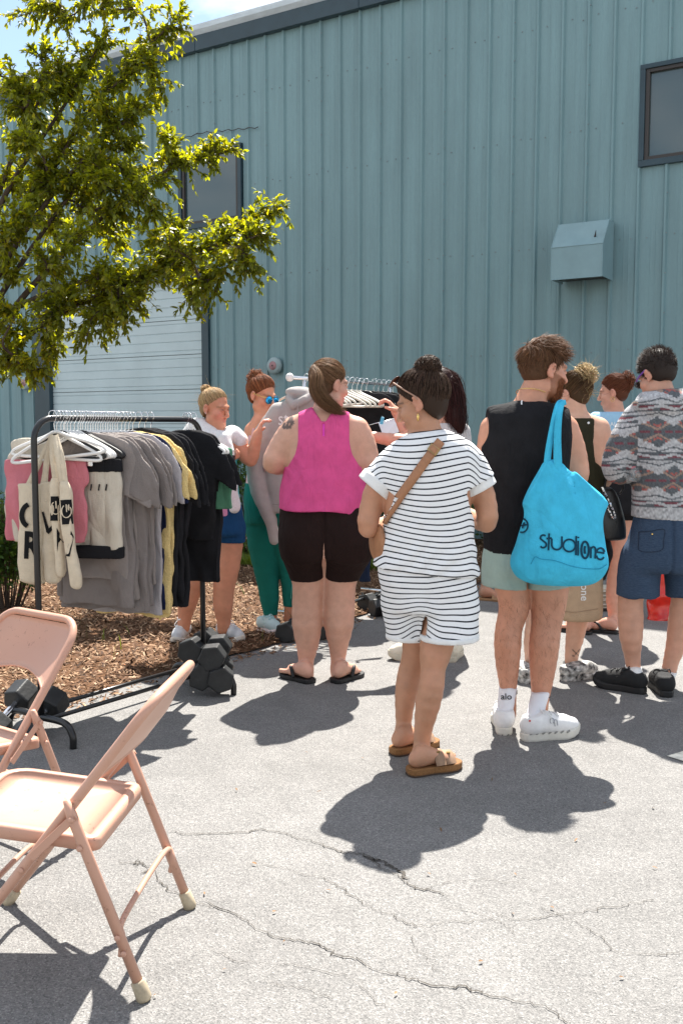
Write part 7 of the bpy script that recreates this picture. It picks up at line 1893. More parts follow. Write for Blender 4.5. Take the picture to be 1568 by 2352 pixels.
G_TAUPE, G_TAUPE2 = fT('taupe_cotton', (.225, .196, .182)), fT('taupe_cotton_dark', (.19, .166, .156))
G_LGREY, G_YELL = fT('light_grey_cotton', (.36, .335, .345)), mat('yellow_knit', (.66, .50, .22), .9, .1, var=.10, vscale=90, bump=.8, bscale=130)
G_NAVY, G_GREEN, G_PINK, G_CREAM = fT('navy_cotton', (.010, .015, .045)), fT('sage_green_knit', (.075, .20, .125)), fT('dusty_pink_cotton', (.52, .17, .20)), fT('cream_linen', (.53, .475, .39))
G_CANVAS = mat('natural_canvas', (.62, .53, .40), .92, .1, var=.07, vscale=30, bump=.5, bscale=200)
A0 = math.radians(-22)
def rail(t, dz=0.0): return RU + RD * t + np.array([0, 0, RZ + .0165 + dz - .0])
rg = np.random.default_rng(31)
def slot(t, ang, hanger, roll=0.0, hl=None):
    loc = rail(t); place_hanger(hanger, loc, ang, roll, hl); return loc
# the front hanger with the canvas totes
slot(.105, math.radians(-9), HW, math.radians(-7), 'front white hanger with canvas totes slung over it, at the black rack\'s left end')
slot(.13, math.radians(-14), HW, math.radians(3)); slot(.15, math.radians(-18), HB)
# cream and grey items showing on the left side
garment('top', 'tee', G_CREAM, rail(.165) - np.array([.18, -.06, .03]), math.radians(-16), 'cream top at the left end of the black rack, behind the totes', cat='shirt', seed=3, length=.50, hw=.13, sleeve=False, flare=.05)
slot(.165, math.radians(-16), HW)
for k, t in enumerate((.172, .186)):
    garment('shorts', 'trousers', G_PINK, rail(t) - np.array([.115 - .03 * k, 0, 0]), math.radians(-15 - 4 * k), ('dusty pink trousers on a clip hanger, nearest of two' if k == 0 else 'dusty pink trousers on a clip hanger, behind the first pair'), 'pink trousers', 'trousers', seed=5 + k, length=.38, hw=.19)
    slot(t, math.radians(-15 - 4 * k), HC)
def waist(r):
    V, F = polygonize([stack([((0, 0, -.200), .143, .020), ((0, 0, -.262), .147, .026)], n=3.5, top=.004, bot=.004)], .009); add('waistband', V, F, M_BLACKCLOTH, r, True, world=False)
    V, F = polygonize([stack([((0, 0, -.60), .146, .034), ((0, 0, -.66), .144, .034)], n=3.5, top=.004, bot=.004)], .010); add('lining', V, F, M_BLACKCLOTH, r, True, world=False)
    for dz in (-.33,): MB().box((.085, -.036, dz), (.007, .004, .030), roty(.2), .001).build('zip_pull', M_BLACKPL, r, world=False)
for k, t in enumerate((.204, .226, .248)):
    ang = A0 + math.radians((6, 2, -2)[k]); off = np.array([math.cos(ang), math.sin(ang), 0]) * (.035, .065, .095)[k]
    garment('trousers', 'trousers', G_CREAM, rail(t) + off, ang, ('nearest', 'middle', 'farthest')[k] + ' of three cream trousers with black waistbands', 'cream trousers on the rack', 'trousers', waist, seed=9 + k, length=.415, hw=.142, thick=.016)
    place_hanger(HC, rail(t), ang)
slot(.262, A0, HB); slot(.274, A0, HB)
names = ['nearest', 'second', 'third', 'fourth', 'fifth', 'sixth', 'seventh']
for k in range(7):
    t = .292 + .030 * k; ang = A0 + math.radians(rg.uniform(-3, 3))
    garment('tee_shirt', 'tee', (G_TAUPE, G_TAUPE2)[k % 2] if k else G_TAUPE, rail(t, -.004), ang, f'{names[k]} of the taupe grey tees on the black rack', 'taupe grey tees on the rack', 'shirt', seed=20 + k % 3, length=(.70, .83, .80, .86, .72, .84, .74)[k], hw=(.205, .225, .21, .23, .205, .215, .21)[k], flare=(.02, .06, .04, .06, .02, .05, .02)[k])
    slot(t, ang, HW); slot(t + .014, ang + .03, HW)
garment('tee_shirt', 'tee', G_LGREY, rail(.512), A0, 'light grey tee between the taupe tees and the yellow knit', None, 'shirt', seed=31, length=.90, hw=.21, flare=.03); slot(.512, A0, HW)
garment('tee_shirt', 'tee', G_NAVY, rail(.535), A0 + .03, 'navy tee between the light grey tee and the yellow knit', None, 'shirt', seed=32, length=.88, hw=.205, flare=.02); slot(.535, A0, HW)
garment('knit_top', 'tee', G_YELL, rail(.560), A0 - .03, 'yellow knit top on the black rack beside black garments', None, 'shirt', seed=33, length=.90, hw=.215, thick=.014, slen=.9, flare=.03); slot(.560, A0, HW)
garment('knit_top', 'tee', G_YELL, rail(.585), A0 + .02, 'second yellow knit top, half hidden behind the first', None, 'shirt', seed=34, length=.92, hw=.21, thick=.014, slen=.9); slot(.585, A0, HW)
for k, t in enumerate((.625, .665, .705)):
    garment('long_black_top', 'tee', M_BLACKCLOTH, rail(t, .015), A0 - .02 * k, ('nearest', 'middle', 'farthest')[k] + ' of three long black garments right of the yellow knits', 'long black garments', 'shirt', seed=36 + k, length=.90, hw=.215, thick=.018, slen=1.15); slot(t, A0, HW)
garment('tee_shirt', 'tee', M_BLACKCLOTH, rail(.955), A0, 'short black tee at the right end of the black rack', None, 'shirt', seed=40, length=.58, hw=.155, thick=.016, slen=.8)
slot(.955, A0, HW); slot(.975, A0 + .05, HW)
garment('long_black_top', 'tee', M_BLACKCLOTH, rail(.985), A0 + .02, 'long black dress by the rack\'s right upright', None, 'dress', seed=41, length=.80, hw=.15, thick=.018, flare=.06, slen=.7)
garment('green_top', 'trousers', G_GREEN, rail(1.01) + np.array([.10, -.04, .04]), A0 + .1, 'sage green top on a clip hanger at the rack\'s right end', None, 'shirt', seed=43, length=.32, hw=.115, thick=.014); slot(1.01, A0 + .1, HC)

# canvas totes -----------------------------------------------------------
M_INK = mat('black_ink', (.010, .010, .011), .85, .15)
def tote(rows, Y, label, straps, prints=(), seed=1):
    f = Fig(Y, (rows[-1][1] + rows[-1][2]) / 2, label, cat='tote bag', group='natural canvas totes on the front hanger'); f.root.name = 'tote_bag'
    V, F = polygonize([stack(f.rows(rows), n=3.0, top=.006, bot=.02)], .0075, None, add_wob(wob(seed, 22, .005, (1, 1, .45)), wob(seed + 9, 60, .0012)))
    b = add('bag_body', V, F, G_CANVAS, f.root); bv = bvh_of(V, F)
    for path in straps:
        P = smooth_path([f.p(*q) for q in path], 7); T = np.gradient(P, axis=0); T /= np.linalg.norm(T, axis=1)[:, None]
        S = np.cross(T, [0, -1.0, 0]); S /= np.linalg.norm(S, axis=1)[:, None]; n = len(P); w = .013; Nn = np.array([0, -.004, 0])
        V = np.concatenate([P - S * w, P + S * w, P + S * w + Nn, P - S * w + Nn])
        Fq = [(k * n + i, k * n + i + 1, ((k + 1) % 4) * n + i + 1, ((k + 1) % 4) * n + i) for k in range(4) for i in range(n - 1)]
        add('strap', V, Fq, G_CANVAS, f.root, True)
    for pr in prints:
        if pr[0] == 't': text_on(bv, pr[1], pr[2], pr[3], pr[4], M_INK, b, 'lettering', .004, pr[5] if len(pr) > 5 else 1.0, .035)
        else: strokes_on(bv, pr[1], pr[2], pr[3] if len(pr) > 3 else M_INK, b, 'lettering', .004 if len(pr) < 5 else pr[4])
neck = (122, 985)
tote([(1112, 48, 112, .012), (1150, 46, 114, .022), (1220, 44, 112, .030), (1290, 42, 108, .034), (1330, 44, 106, .030), (1340, 50, 100, .02)], 4.40, 'canvas tote with a printed R, leftmost and partly behind the rack upright',
     [[(100, 1115), (112, 1050), (122, 1000, -.02)], [(66, 1115), (100, 1045), (124, 1000, -.02)]], [('t', 'R', (54, 1280), 84, 2, .72), ('s', [arc(74, 1184, 22, 27, 110, 245, 8)], 11)], 11)
tote([(1108, 98, 150, .012), (1150, 96, 152, .024), (1220, 98, 150, .030), (1300, 100, 150, .034), (1330, 104, 146, .030), (1343, 112, 138, .02)], 4.36, 'canvas tote with a printed D, second from the left',
     [[(104, 1112), (108, 1060), (120, 1000, -.02)], [(136, 1112), (130, 1060), (126, 1000, -.02)]], [('s', [[(96, 1178), (116, 1168)], [(98, 1176), (112, 1222)], [(110, 1224), (124, 1208)]], 8)], 12)
power = lambda cx_, cy_, r: [[(cx_, cy_ - r * .9), (cx_ + 1, cy_ + r * .1)], arc(cx_, cy_, r * .55, r * .85, 120, 400, 14)]
tote([(1096, 118, 140, .014), (1130, 116, 142, .024), (1200, 118, 144, .028), (1270, 124, 150, .030), (1310, 126, 152, .028), (1330, 132, 148, .02)], 4.31, 'narrow twisted canvas tote with a power symbol, third from the left',
     [[(128, 1100), (122, 1050), (121, 1000, .03)], [(133, 1100), (128, 1050), (125, 1000, .03)]], [('s', [[(129, 1140), (129, 1196)]], 22), ('s', power(129, 1166, 17), 2.2, G_CANVAS, .006), ('t', 'F', (124, 1266), 76, 6, .55)], 13)
tote([(1104, 138, 158, .014), (1130, 138, 166, .024), (1200, 142, 168, .030), (1270, 152, 178, .032), (1320, 160, 188, .030), (1350, 164, 186, .022)], 4.27, 'narrow twisted canvas tote with a power symbol and F, rightmost of the four',
     [[(150, 1106), (142, 1050), (128, 1000, .05)], [(144, 1106), (134, 1050), (126, 1000, .05)]], [('s', [[(152, 1148), (156, 1204)]], 23), ('s', power(153, 1174, 17), 2.2, G_CANVAS, .006), ('t', 'F', (152, 1274), 78, 9, .6)], 14)

# ------------------------------------------------------------------ chrome rack
CA, CB, CZ = np.array([-.338, 6.62, 0]), np.array([.459, 7.82, 0]), 1.752
CD = nrm(CB - CA); CL = np.linalg.norm(CB - CA); CP = np.array([CD[1], -CD[0], 0])
ck = empty('clothes_rack', (CA + CB) / 2, 0, 'chrome clothes rack with white ball ends behind the pink-top woman', 'clothes rack', 'clothes racks')
MB().tube([CA + [0, 0, CZ], CB + [0, 0, CZ]], .0125, 12).build('rail', M_SILVER, ck, True)
for e in (CA - CD * .02, CB + CD * .02): MB().lathe([(.004, -.028), (.018, -.024), (.028, -.006), (.026, .014), (.014, .026), (.003, .029)], e + [0, 0, CZ], 16).build('end_ball', M_PLWHITE, ck, True)
for t in (.10, .90):
    c = CA + CD * CL * t
    MB().tube([c + [0, 0, .10], c + [0, 0, CZ - .012]], .014, 12).build('upright', M_SILVER, ck, True)
    MB().tube([c - CP * .26 + [0, 0, .10], c + CP * .26 + [0, 0, .10]], .013, 10).build('base_foot', M_SILVER, ck, True)
    for s_ in (-1, 1):
        MB().lathe([(.004, -.03), (.026, -.028), (.026, .004), (.008, .01), (.006, .03)], c + CP * .25 * s_ + [0, 0, .04], 12).build('caster', M_BLACKPL, ck, True)
MB().tube([CA + CD * CL * .1 + [0, 0, .10], CA + CD * CL * .9 + [0, 0, .10]], .012, 10).build('bottom_bar', M_SILVER, ck, True)
HR = make_hanger('hanger', M_PLCREAM, 'cream plastic hanger in the tight row on the chrome rack', 'cream hangers on the chrome rack')
HK = make_hanger('hanger', M_PLBLACK, 'black velvet hanger on the chrome rack near the reaching hand', 'black hangers on the chrome rack')
def crail(t): return CA + CD * CL * t + np.array([0, 0, CZ + .0145])
for k in range(13): place_hanger(HR, crail(.12 + .045 * k), math.radians(-25 + rg.uniform(-7, 7)), rg.uniform(-.05, .05))
for k in range(5): place_hanger(HK, crail(.74 + .05 * k), math.radians(-28 + rg.uniform(-6, 6)), .1)
def grey_hoodie():
    f = Fig(6.52, 655, 'light grey hooded sweatshirt with white lettering hanging at the left end of the chrome rack', cat='hoodie', ); f.root.name = 'hooded_sweatshirt'
    mg = mat('light_grey_fleece', (.37, .345, .33), .95, .1, var=.05, vscale=30, bump=.3, bscale=160)
    body = stack(f.rows([(905, 676, 712, .05), (918, 654, 730, .06), (935, 636, 738, .065), (965, 618, 743, .068), (1010, 606, 745, .07), (1080, 606, 745, .075), (1150, 618, 744, .075), (1178, 626, 742, .07)]), n=2.4)
    sl = f.limb([(640, 945, 44), (606, 1000, 48), (585, 1050, 44), (588, 1100, 40), (603, 1150, 34), (622, 1195, 27), (630, 1240, 22)], 0, .02)
    sl2 = f.limb([(738, 930, 52), (755, 1000, 48), (765, 1080, 42), (768, 1160, 30)], 0, .02)
    hood = [ell(f.p(690, 904, -.01), (.105, .07, .045), roty(.1), .03), chain([f.p(660, 914, -.05), f.p(674, 930, -.09), f.p(700, 918, -.09), f.p(722, 902, -.04)], [.022, .028, .028, .022], .015)]
    pock = chain([f.p(660, 1085, -.075), f.p(720, 1085, -.075), f.p(728, 1140, -.075), f.p(652, 1140, -.075)], [.02, .02, .02, .02], .01)
    V, F = polygonize([body, sl, sl2, pock] + hood, .009, None, add_wob(wob(91, 11, .006), wob(92, 28, .002)))
    b = add('sweatshirt_body', V, F, mg, f.root); bv = bvh_of(V, F)
    text_on(bv, 'st', (638, 976), 44, 0, mat('white_ink_hood', (.74, .73, .72), .8), b, 'lettering', .004, .8)
    strokes_on(bv, [[(626, 1158), (680, 1162), (735, 1160)]], 1.2, mat('grey_seam', (.26, .24, .23), .9), b, 'waistband_seam', .002)
    MB().tube(smooth_path([f.p(683, 926, -.12), f.p(684, 950, -.11), f.p(683, 968, -.10)], 5), .004, 6).build('drawstring', mg, f.root, True)
grey_hoodie()
for k, t in enumerate((.60, .70, .80, .90)):
    garment('tee_shirt', 'tee', M_BLACKCLOTH, crail(t), math.radians(-28), ('nearest', 'second', 'third', 'farthest')[k] + ' of four black tops on the chrome rack', 'black tops on the chrome rack', 'shirt', seed=60 + k % 2, length=.62, hw=.23, thick=.014)
for k, (t, dx) in enumerate(((.52, .0), (.94, .02))):
    garment('trousers', 'trousers', fT('navy_denim', (.012, .020, .045)), crail(t) + np.array([dx + .05, 0, -.28]), math.radians(-25), ('navy trousers hanging low on the chrome rack right of the pink-top woman', 'navy trousers at the far end of the chrome rack')[k], 'navy trousers on the chrome rack', 'trousers', seed=66, length=1.02, hw=.105, thick=.022)
pc = at(893, 985, 6.75)
pp = empty('paper_sheet', pc, 0, 'white paper sheet clipped to the chrome rack beside the striped woman\'s face', 'paper')
MB().push([at(868, 970, 6.72), at(922, 958, 6.78), at(925, 990, 6.78), at(880, 1003, 6.70)] + [q + np.array([0, .002, 0]) for q in (at(868, 970, 6.72), at(922, 958, 6.78), at(925, 990, 6.78), at(880, 1003, 6.70))], [(3, 2, 1, 0), (4, 5, 6, 7)]).build('sheet', mat('white_paper', (.74, .74, .78), .8), pp)
MB().box(at(877, 966, 6.70), (.022, .02, .05), roty(.2), .003).build('clip', mat('sky_blue_clip', (.10, .42, .62), .4), pp)
MB().tube([at(845, 977, 6.72), at(880, 968, 6.72), at(930, 955, 6.8)], .003, 5).build('wire', M_SILVER, pp, True)

# ------------------------------------------------------------------ dumbbells weighing the racks down
M_HEX = mat('black_urethane', (.018, .019, .020), .5, .4, var=.3, vscale=14, bump=.15, bscale=60)
def dumbbell_proto():
    r = empty('dumbbell', (0, 0, 0), 0, 'x', 'dumbbell', 'black hex dumbbells')
    for s_ in (-1, 1):
        bm = bmesh.new()
        bmesh.ops.create_cone(bm, cap_ends=True, segments=6, radius1=.074, radius2=.074, depth=.105)
        bmesh.ops.bevel(bm, geom=list(bm.edges), offset=.010, segments=3, affect='EDGES', profile=.6)
        V = np.array([v.co[:] for v in bm.verts]); bm.verts.index_update(); F = [tuple(v.index for v in f_.verts) for f_ in bm.faces]; bm.free()
        V = V @ roty(math.pi / 2).T + np.array([s_ * .115, 0, 0])
        add('hex_head', V, F, M_HEX, r, False, world=False)
    MB().lathe([(.017, -.067), (.014, -.06), (.016, -.03), (.0175, 0), (.016, .03), (.014, .06), (.017, .067)], (0, 0, 0), 14, roty(math.pi / 2)).build('handle', M_SILVER, r, True, world=False)
    return r
DB = dumbbell_proto(); first_db = True
def dumbbell(loc, yaw, roll, label, pitch=0.0):
    global first_db
    o = DB if first_db else copy_tree(DB); first_db = False
    o.location = tuple(loc); o.rotation_euler = (roll, pitch, yaw); o['label'] = label
def az(x, y): return math.atan2(y, x)
end = RU + RD * RL
dumbbell(at(50, 1600, 4.50) + [-.03, -.10, -.045], az(-.30, -.95), .2, 'black hex dumbbell with chrome handle at the rack\'s left base, left one', .42)
dumbbell(at(118, 1618, 4.46) + [-.03, -.10, -.045], az(-.30, -.95), .5, 'black hex dumbbell with chrome handle at the rack\'s left base, right one', .42)
for (u, v, Y, ya, ro, lb) in ((437, 1497, 5.12, (-.18, -.98), .35, 'upper left dumbbell of the pile on the black rack\'s right base'), (486, 1513, 5.02, (-.02, -1.0), .1, 'upper right dumbbell of the pile on the black rack\'s right base'),
                              (462, 1556, 5.02, (.14, -.99), .6, 'lower left dumbbell of the pile at the black rack\'s right base'), (507, 1562, 5.00, (.12, -.99), .3, 'lower right dumbbell of the pile at the black rack\'s right base')):
    d = nrm(np.array([*ya, 0])); dumbbell(at(u, v, Y) - d * .15, az(*ya), ro, lb)
for (u, v, Y, ya, ro, lb) in ((655, 1482, 6.30, (-.3, -.95), .3, 'black dumbbell left of the pink-top woman\'s ankle'), (738, 1484, 6.38, (.3, -.95), .5, 'black dumbbell seen between the pink-top woman\'s ankles'), (838, 1392, 7.4, (-.6, -.8), .3, 'left dumbbell on the chrome rack\'s far foot'), (880, 1384, 7.35, (-.3, -.95), .1, 'right dumbbell on the chrome rack\'s far foot'), (858, 1418, 7.2, (-.9, -.4), .2, 'dumbbell lying under the pair on the chrome rack\'s far foot'), (905, 1425, 7.1, (.2, -.97), .4, 'dumbbell on the asphalt beside the striped shorts')):
    d = nrm(np.array([*ya, 0])); p = at(u, v, Y); p[2] = max(p[2], .064); dumbbell(p - d * .15, az(*ya), ro, lb)

# ------------------------------------------------------------------ red bag, layered stack
def red_bag():
    f = Fig(7.1, 1520, 'shiny red plastic bag standing on the asphalt behind the hoodie man', cat='bag'); f.root.name = 'plastic_bag'
    m = mat('red_film', (.62, .020, .008), .18, .6, var=.2, vscale=9)
    V, F = polygonize([stack([(f.p(1516, 1305), .045, .03), (f.p(1518, 1330), .085, .05), (f.p(1521, 1380), .105, .065), (f.p(1522, 1420), .11, .07), (f.p(1522, 1427), .105, .065)], n=2.6, bot=.01)], .010, None, add_wob(wob(95, 24, .010), wob(96, 50, .003))); b = add('bag_body', V, F, m, f.root)
    for s_ in (-1, 1): MB().tube(smooth_path([f.p(1516 + 10 * s_, 1312), f.p(1514 + 9 * s_, 1290, .02), f.p(1514, 1282, .03)], 5), .007, 6).build('handle', m, f.root, True)
red_bag()
def layered_stack():
    c = gnd(1393, 1404); r = empty('folded_stack', c, 0, 'low stack of pale folded sheets on the asphalt behind the tan tote', 'stack')
    cols = [mat('pale_sheet_a', (.50, .45, .36), .9), mat('pale_sheet_b', (.36, .31, .23), .9), mat('pale_sheet_c', (.60, .56, .48), .9)]
    MB().box(c + [0, .1, .012], (.30, .22, .022), rotz(.1), .003).build('base_board', M_BLACKPL, r)
    for i in range(13): MB().box(c + np.array([rg.normal(0, .006), .1 + rg.normal(0, .006), .030 + i * .0115]), (.27, .2, .009), rotz(.1 + rg.normal(0, .03)), .002).build('sheet', cols[i % 3], r)
layered_stack()
# ================================================================== leaves
def leaf_material(name, c1, c2, trans=0.45, rough=0.35):
    m, nn, ll, b = mat_new(name)
    va = N(nn, 'ShaderNodeVertexColor'); va.layer_name = 'Col'
    tc = N(nn, 'ShaderNodeTexCoord'); no = N(nn, 'ShaderNodeTexNoise', Scale=2.2, Detail=3.0); ll.new(tc.outputs['Object'], no.inputs['Vector'])
    mx = N(nn, 'ShaderNodeMixRGB'); mx.inputs['Color1'].default_value = (*c1, 1); mx.inputs['Color2'].default_value = (*c2, 1); ll.new(no.outputs['Fac'], mx.inputs['Fac'])
    mm = N(nn, 'ShaderNodeMixRGB', blend_type='MULTIPLY'); mm.inputs['Fac'].default_value = 1.0; ll.new(mx.outputs['Color'], mm.inputs['Color1']); ll.new(va.outputs['Color'], mm.inputs['Color2'])
    ll.new(mm.outputs['Color'], b.inputs['Base Color']); b.inputs['Roughness'].default_value = rough; b.inputs['Specular IOR Level'].default_value = 0.5
    tr = N(nn, 'ShaderNodeBsdfTranslucent')
    hs = N(nn, 'ShaderNodeVectorMath', operation='MULTIPLY'); hs.inputs[1].default_value = (2.5, 2.1, 0.35); ll.new(mm.outputs['Color'], hs.inputs[0]); ll.new(hs.outputs['Vector'], tr.inputs['Color'])
    ms = N(nn, 'ShaderNodeMixShader'); ms.inputs['Fac'].default_value = trans
    out = nn['Material Output']; ll.new(b.outputs['BSDF'], ms.inputs[1]); ll.new(tr.outputs['BSDF'], ms.inputs[2]); ll.new(ms.outputs['Shader'], out.inputs['Surface'])
    return m
LV = np.array([[0, 0, 0], [.28, .17, .035], [.28, 0, .0], [.28, -.17, .035], [.66, .15, -.01], [.66, 0, -.055], [.66, -.15, -.01], [1.0, 0, -.16]])
LF = np.array([[0, 2, 1], [0, 3, 2], [1, 2, 5], [1, 5, 4], [2, 3, 6], [2, 6, 5], [4, 5, 7], [5, 6, 7]])
def leaves_mesh(pos, dirs, size, rng, updir=None, width=1.0):
    n = len(pos); d = dirs / (np.linalg.norm(dirs, axis=1)[:, None] + 1e-9)
    up = np.tile(np.array([0, 0, 1.0]), (n, 1)) + rng.normal(0, .45, (n, 3))
    s = np.cross(up, d); s /= np.linalg.norm(s, axis=1)[:, None] + 1e-9; u = np.cross(d, s)
    sz = size[:, None, None]; cv = rng.uniform(.4, 1.6, n)[:, None, None]
    L = LV[None]
    V = pos[:, None] + sz * (L[..., 0:1] * d[:, None] + width * L[..., 1:2] * s[:, None] + cv * L[..., 2:3] * u[:, None])
    F = (np.arange(n) * 8)[:, None, None] + LF[None]
    return V.reshape(-1, 3), F.reshape(-1, 3)
M_BARK = mat('bark', (.085, .062, .048), .9, .15, var=.35, vscale=30, bump=.8, bscale=40, stretch=(1, 1, .25))
M_LEAF = leaf_material('crabapple_leaf', (.115, .155, .016), (.185, .210, .022), .58, .45)
def crab_tree():
    rng = np.random.default_rng(77); Y0 = 8.7
    base = np.array([-3.55, Y0, 0])
    r = empty('crabapple_tree', base, 0, 'leafy green crabapple tree reaching in from the left over the rack', 'tree')
    fork = base + np.array([.10, 0, 1.75])
    MB().tube(smooth_path([base + [0, 0, -.05], base + [.03, .02, .9], fork], 6), np.linspace(.095, .070, 13), 12).build('trunk', M_BARK, r, True)
    tips = [(640, 468, 0), (600, 530, -.2), (560, 608, -.3), (470, 650, -.35), (535, 345, .2), (405, 45, .3), (380, 205, .2), (330, 140, .25), (250, 5, .5), (235, 90, .4), (130, 40, .5), (40, 40, .4), (140, 170, .3), (20, 200, -.1), (90, 130, .1), (500, 560, .1), (440, 690, -.4), (350, 640, -.4), (280, 740, -.5), (225, 640, -.6), (200, 775, -.6), (95, 850, -.5), (30, 830, -.4), (10, 720, -.5), (140, 740, -.5), (360, 550, -.6), (230, 430, -.3), (100, 420, .0), (300, 330, .1), (250, 260, .0), (0, 560, -.5), (120, 620, -.7), (60, 500, -.4), (320, 460, -.2), (180, 540, -.5), (400, 530, -.1), (160, 330, .2), (-60, 420, 0), (-80, 650, -.3), (-60, 180, .2), (330, 250, .15), (60, 340, -.2), (270, 560, .5), (120, 520, .6), (420, 600, .4), (380, 330, -.1), (40, 760, -.2), (-20, 800, 0), (150, 690, -.2), (260, 640, -.3), (310, 680, -.2), (20, 620, -.1), (350, 480, -.4), (260, 500, -.1), (200, 480, .2), (80, 450, .3), (20, 420, .2), (380, 590, 0), (60, 250, .1), (300, 400, .3), (220, 340, -.2), (120, 800, -.3), (240, 720, -.1)]
    P, D, S = [], [], []
    tw = MB(); mains = [0, 4, 7, 9, 12, 17, 22, 28, 36, 40]; paths = {}
    for k in mains + [k for k in range(len(tips)) if k not in mains]:
        u, v, dy = tips[k]; T = at(u, v, Y0 + dy)
        if k in mains: f0 = fork + np.array([0, 0, rng.uniform(0, .6) if v < 500 else rng.uniform(-.25, .2)]); r0 = .034
        else:
            best = min(((np.linalg.norm(q - T) + .35 * abs(i / 24 - .5), tuple(q)) for pt in paths.values() for i, q in enumerate(pt) if 5 < i < 21)); f0 = np.array(best[1]); r0 = .013
        L = np.linalg.norm(T - f0)
        bow = .02 if (v > 440 and u > 380) else 1.0
        m1 = f0 + (T - f0) * .35 + np.array([0, rng.normal(0, .08), .10 * L * bow]) + rng.normal(0, .04, 3); m2 = f0 + (T - f0) * .72 + np.array([0, rng.normal(0, .06), (.08 * L if bow == 1.0 else -.03 * L)]) + rng.normal(0, .04, 3)
        path = smooth_path([f0, m1, m2, T], 8); n = len(path); paths[k] = path
        MB().tube(path, np.linspace(r0, .004, n), 6).build('branch', M_BARK, r, True)
        cl = np.linspace(0, 1, n); lo_t = .42 if k in mains else .12
        for _ in range(int(22 + 24 * L)):
            t = lo_t + (1 - lo_t) * rng.uniform(0, 1) ** .8; p = np.array([np.interp(t, cl, path[:, a_]) for a_ in range(3)])
            ax = nrm(T - f0); d = nrm(ax * rng.uniform(.2, 1.0) + rng.normal(0, .6, 3) + np.array([0, 0, .10])); ln = rng.uniform(.12, .32) * (1.15 - .4 * t)
            q1 = p + d * ln * .5 + np.array([0, 0, .012]); q2 = p + d * ln + np.array([0, 0, -.12 * ln])
            tw.tube([p, q1, q2], [.003, .0024, .0014], 4, False)
            nl = rng.integers(13, 22)
            for j in range(nl):
                s = rng.uniform(.05, 1.05) ** .8; pp = p + (q2 - p) * s + np.array([0, 0, .02 * math.sin(math.pi * min(s, 1))])
                ld = d * .8 + rng.normal(0, .55, 3) + np.array([0, 0, -.42])
                P.append(pp); D.append(ld); S.append(rng.uniform(.042, .082) * (1.0 if s < .8 else .85))
    to = tw.build('twigs', M_BARK, r, True); to['kind'] = 'stuff'
    P, D, S = np.array(P), np.array(D), np.array(S)
    vis = (P[:, 0] / P[:, 1] > -.375) & (P[:, 0] / P[:, 1] < .1)
    order = np.argsort(P[:, 1] + 100 * ~vis)
    near = order[:300]; rest = order[300:]
    tint = rng.uniform(.65, 1.35, (len(P), 1)) * np.where(rng.uniform(0, 1, (len(P), 1)) < .10, np.array([1.7, 1.35, .9]), np.array([1.0, 1.0, 1.0]))
    V, F = leaves_mesh(P[rest], D[rest], S[rest], rng, width=1.2)
    fo = add('foliage', V, F, M_LEAF, r, True, cols=np.repeat(tint[rest], 8, 0)); fo['kind'] = 'stuff'
    protos = []
    for k in range(6):
        me = mesh_from('leaf', LV * np.array([1, 1.2, rng.uniform(.5, 1.5)]), LF); me.materials.append(M_LEAF); me.polygons.foreach_set('use_smooth', np.ones(len(me.polygons), bool))
        a = me.color_attributes.new('Col', 'FLOAT_COLOR', 'POINT'); c = np.ones((8, 4), np.float32); c[:, :3] = rng.uniform(.7, 1.4); a.data.foreach_set('color', c.ravel()); protos.append(me)
    for i in near:
        o = bpy.data.objects.new('leaf', protos[i % 6]); COL.objects.link(o); o.parent = r
        d = nrm(D[i]); up = nrm(np.array([0, 0, 1.0]) + rng.normal(0, .4, 3)); s = nrm(np.cross(up, d)); u_ = np.cross(d, s)
        M4 = Matrix([[d[0], s[0], u_[0], 0], [d[1], s[1], u_[1], 0], [d[2], s[2], u_[2], 0], [0, 0, 0, 1]])
        o.matrix_local = Matrix.Translation(Vector(P[i] - base)) @ M4 @ Matrix.Scale(float(S[i]), 4)
    # hanging fruitlets
    fr = MB()
    for i in rng.choice(rest, 700):
        c = P[i] + np.array([0, 0, -.02]) + rng.normal(0, .012, 3); fr.lathe([(.001, -.005), (.0045, -.002), (.0045, .002), (.001, .005)], c, 5)
    fo = fr.build('fruitlets', mat('green_fruitlet', (.12, .14, .035), .4, .5), r, True); fo['kind'] = 'stuff'
crab_tree()

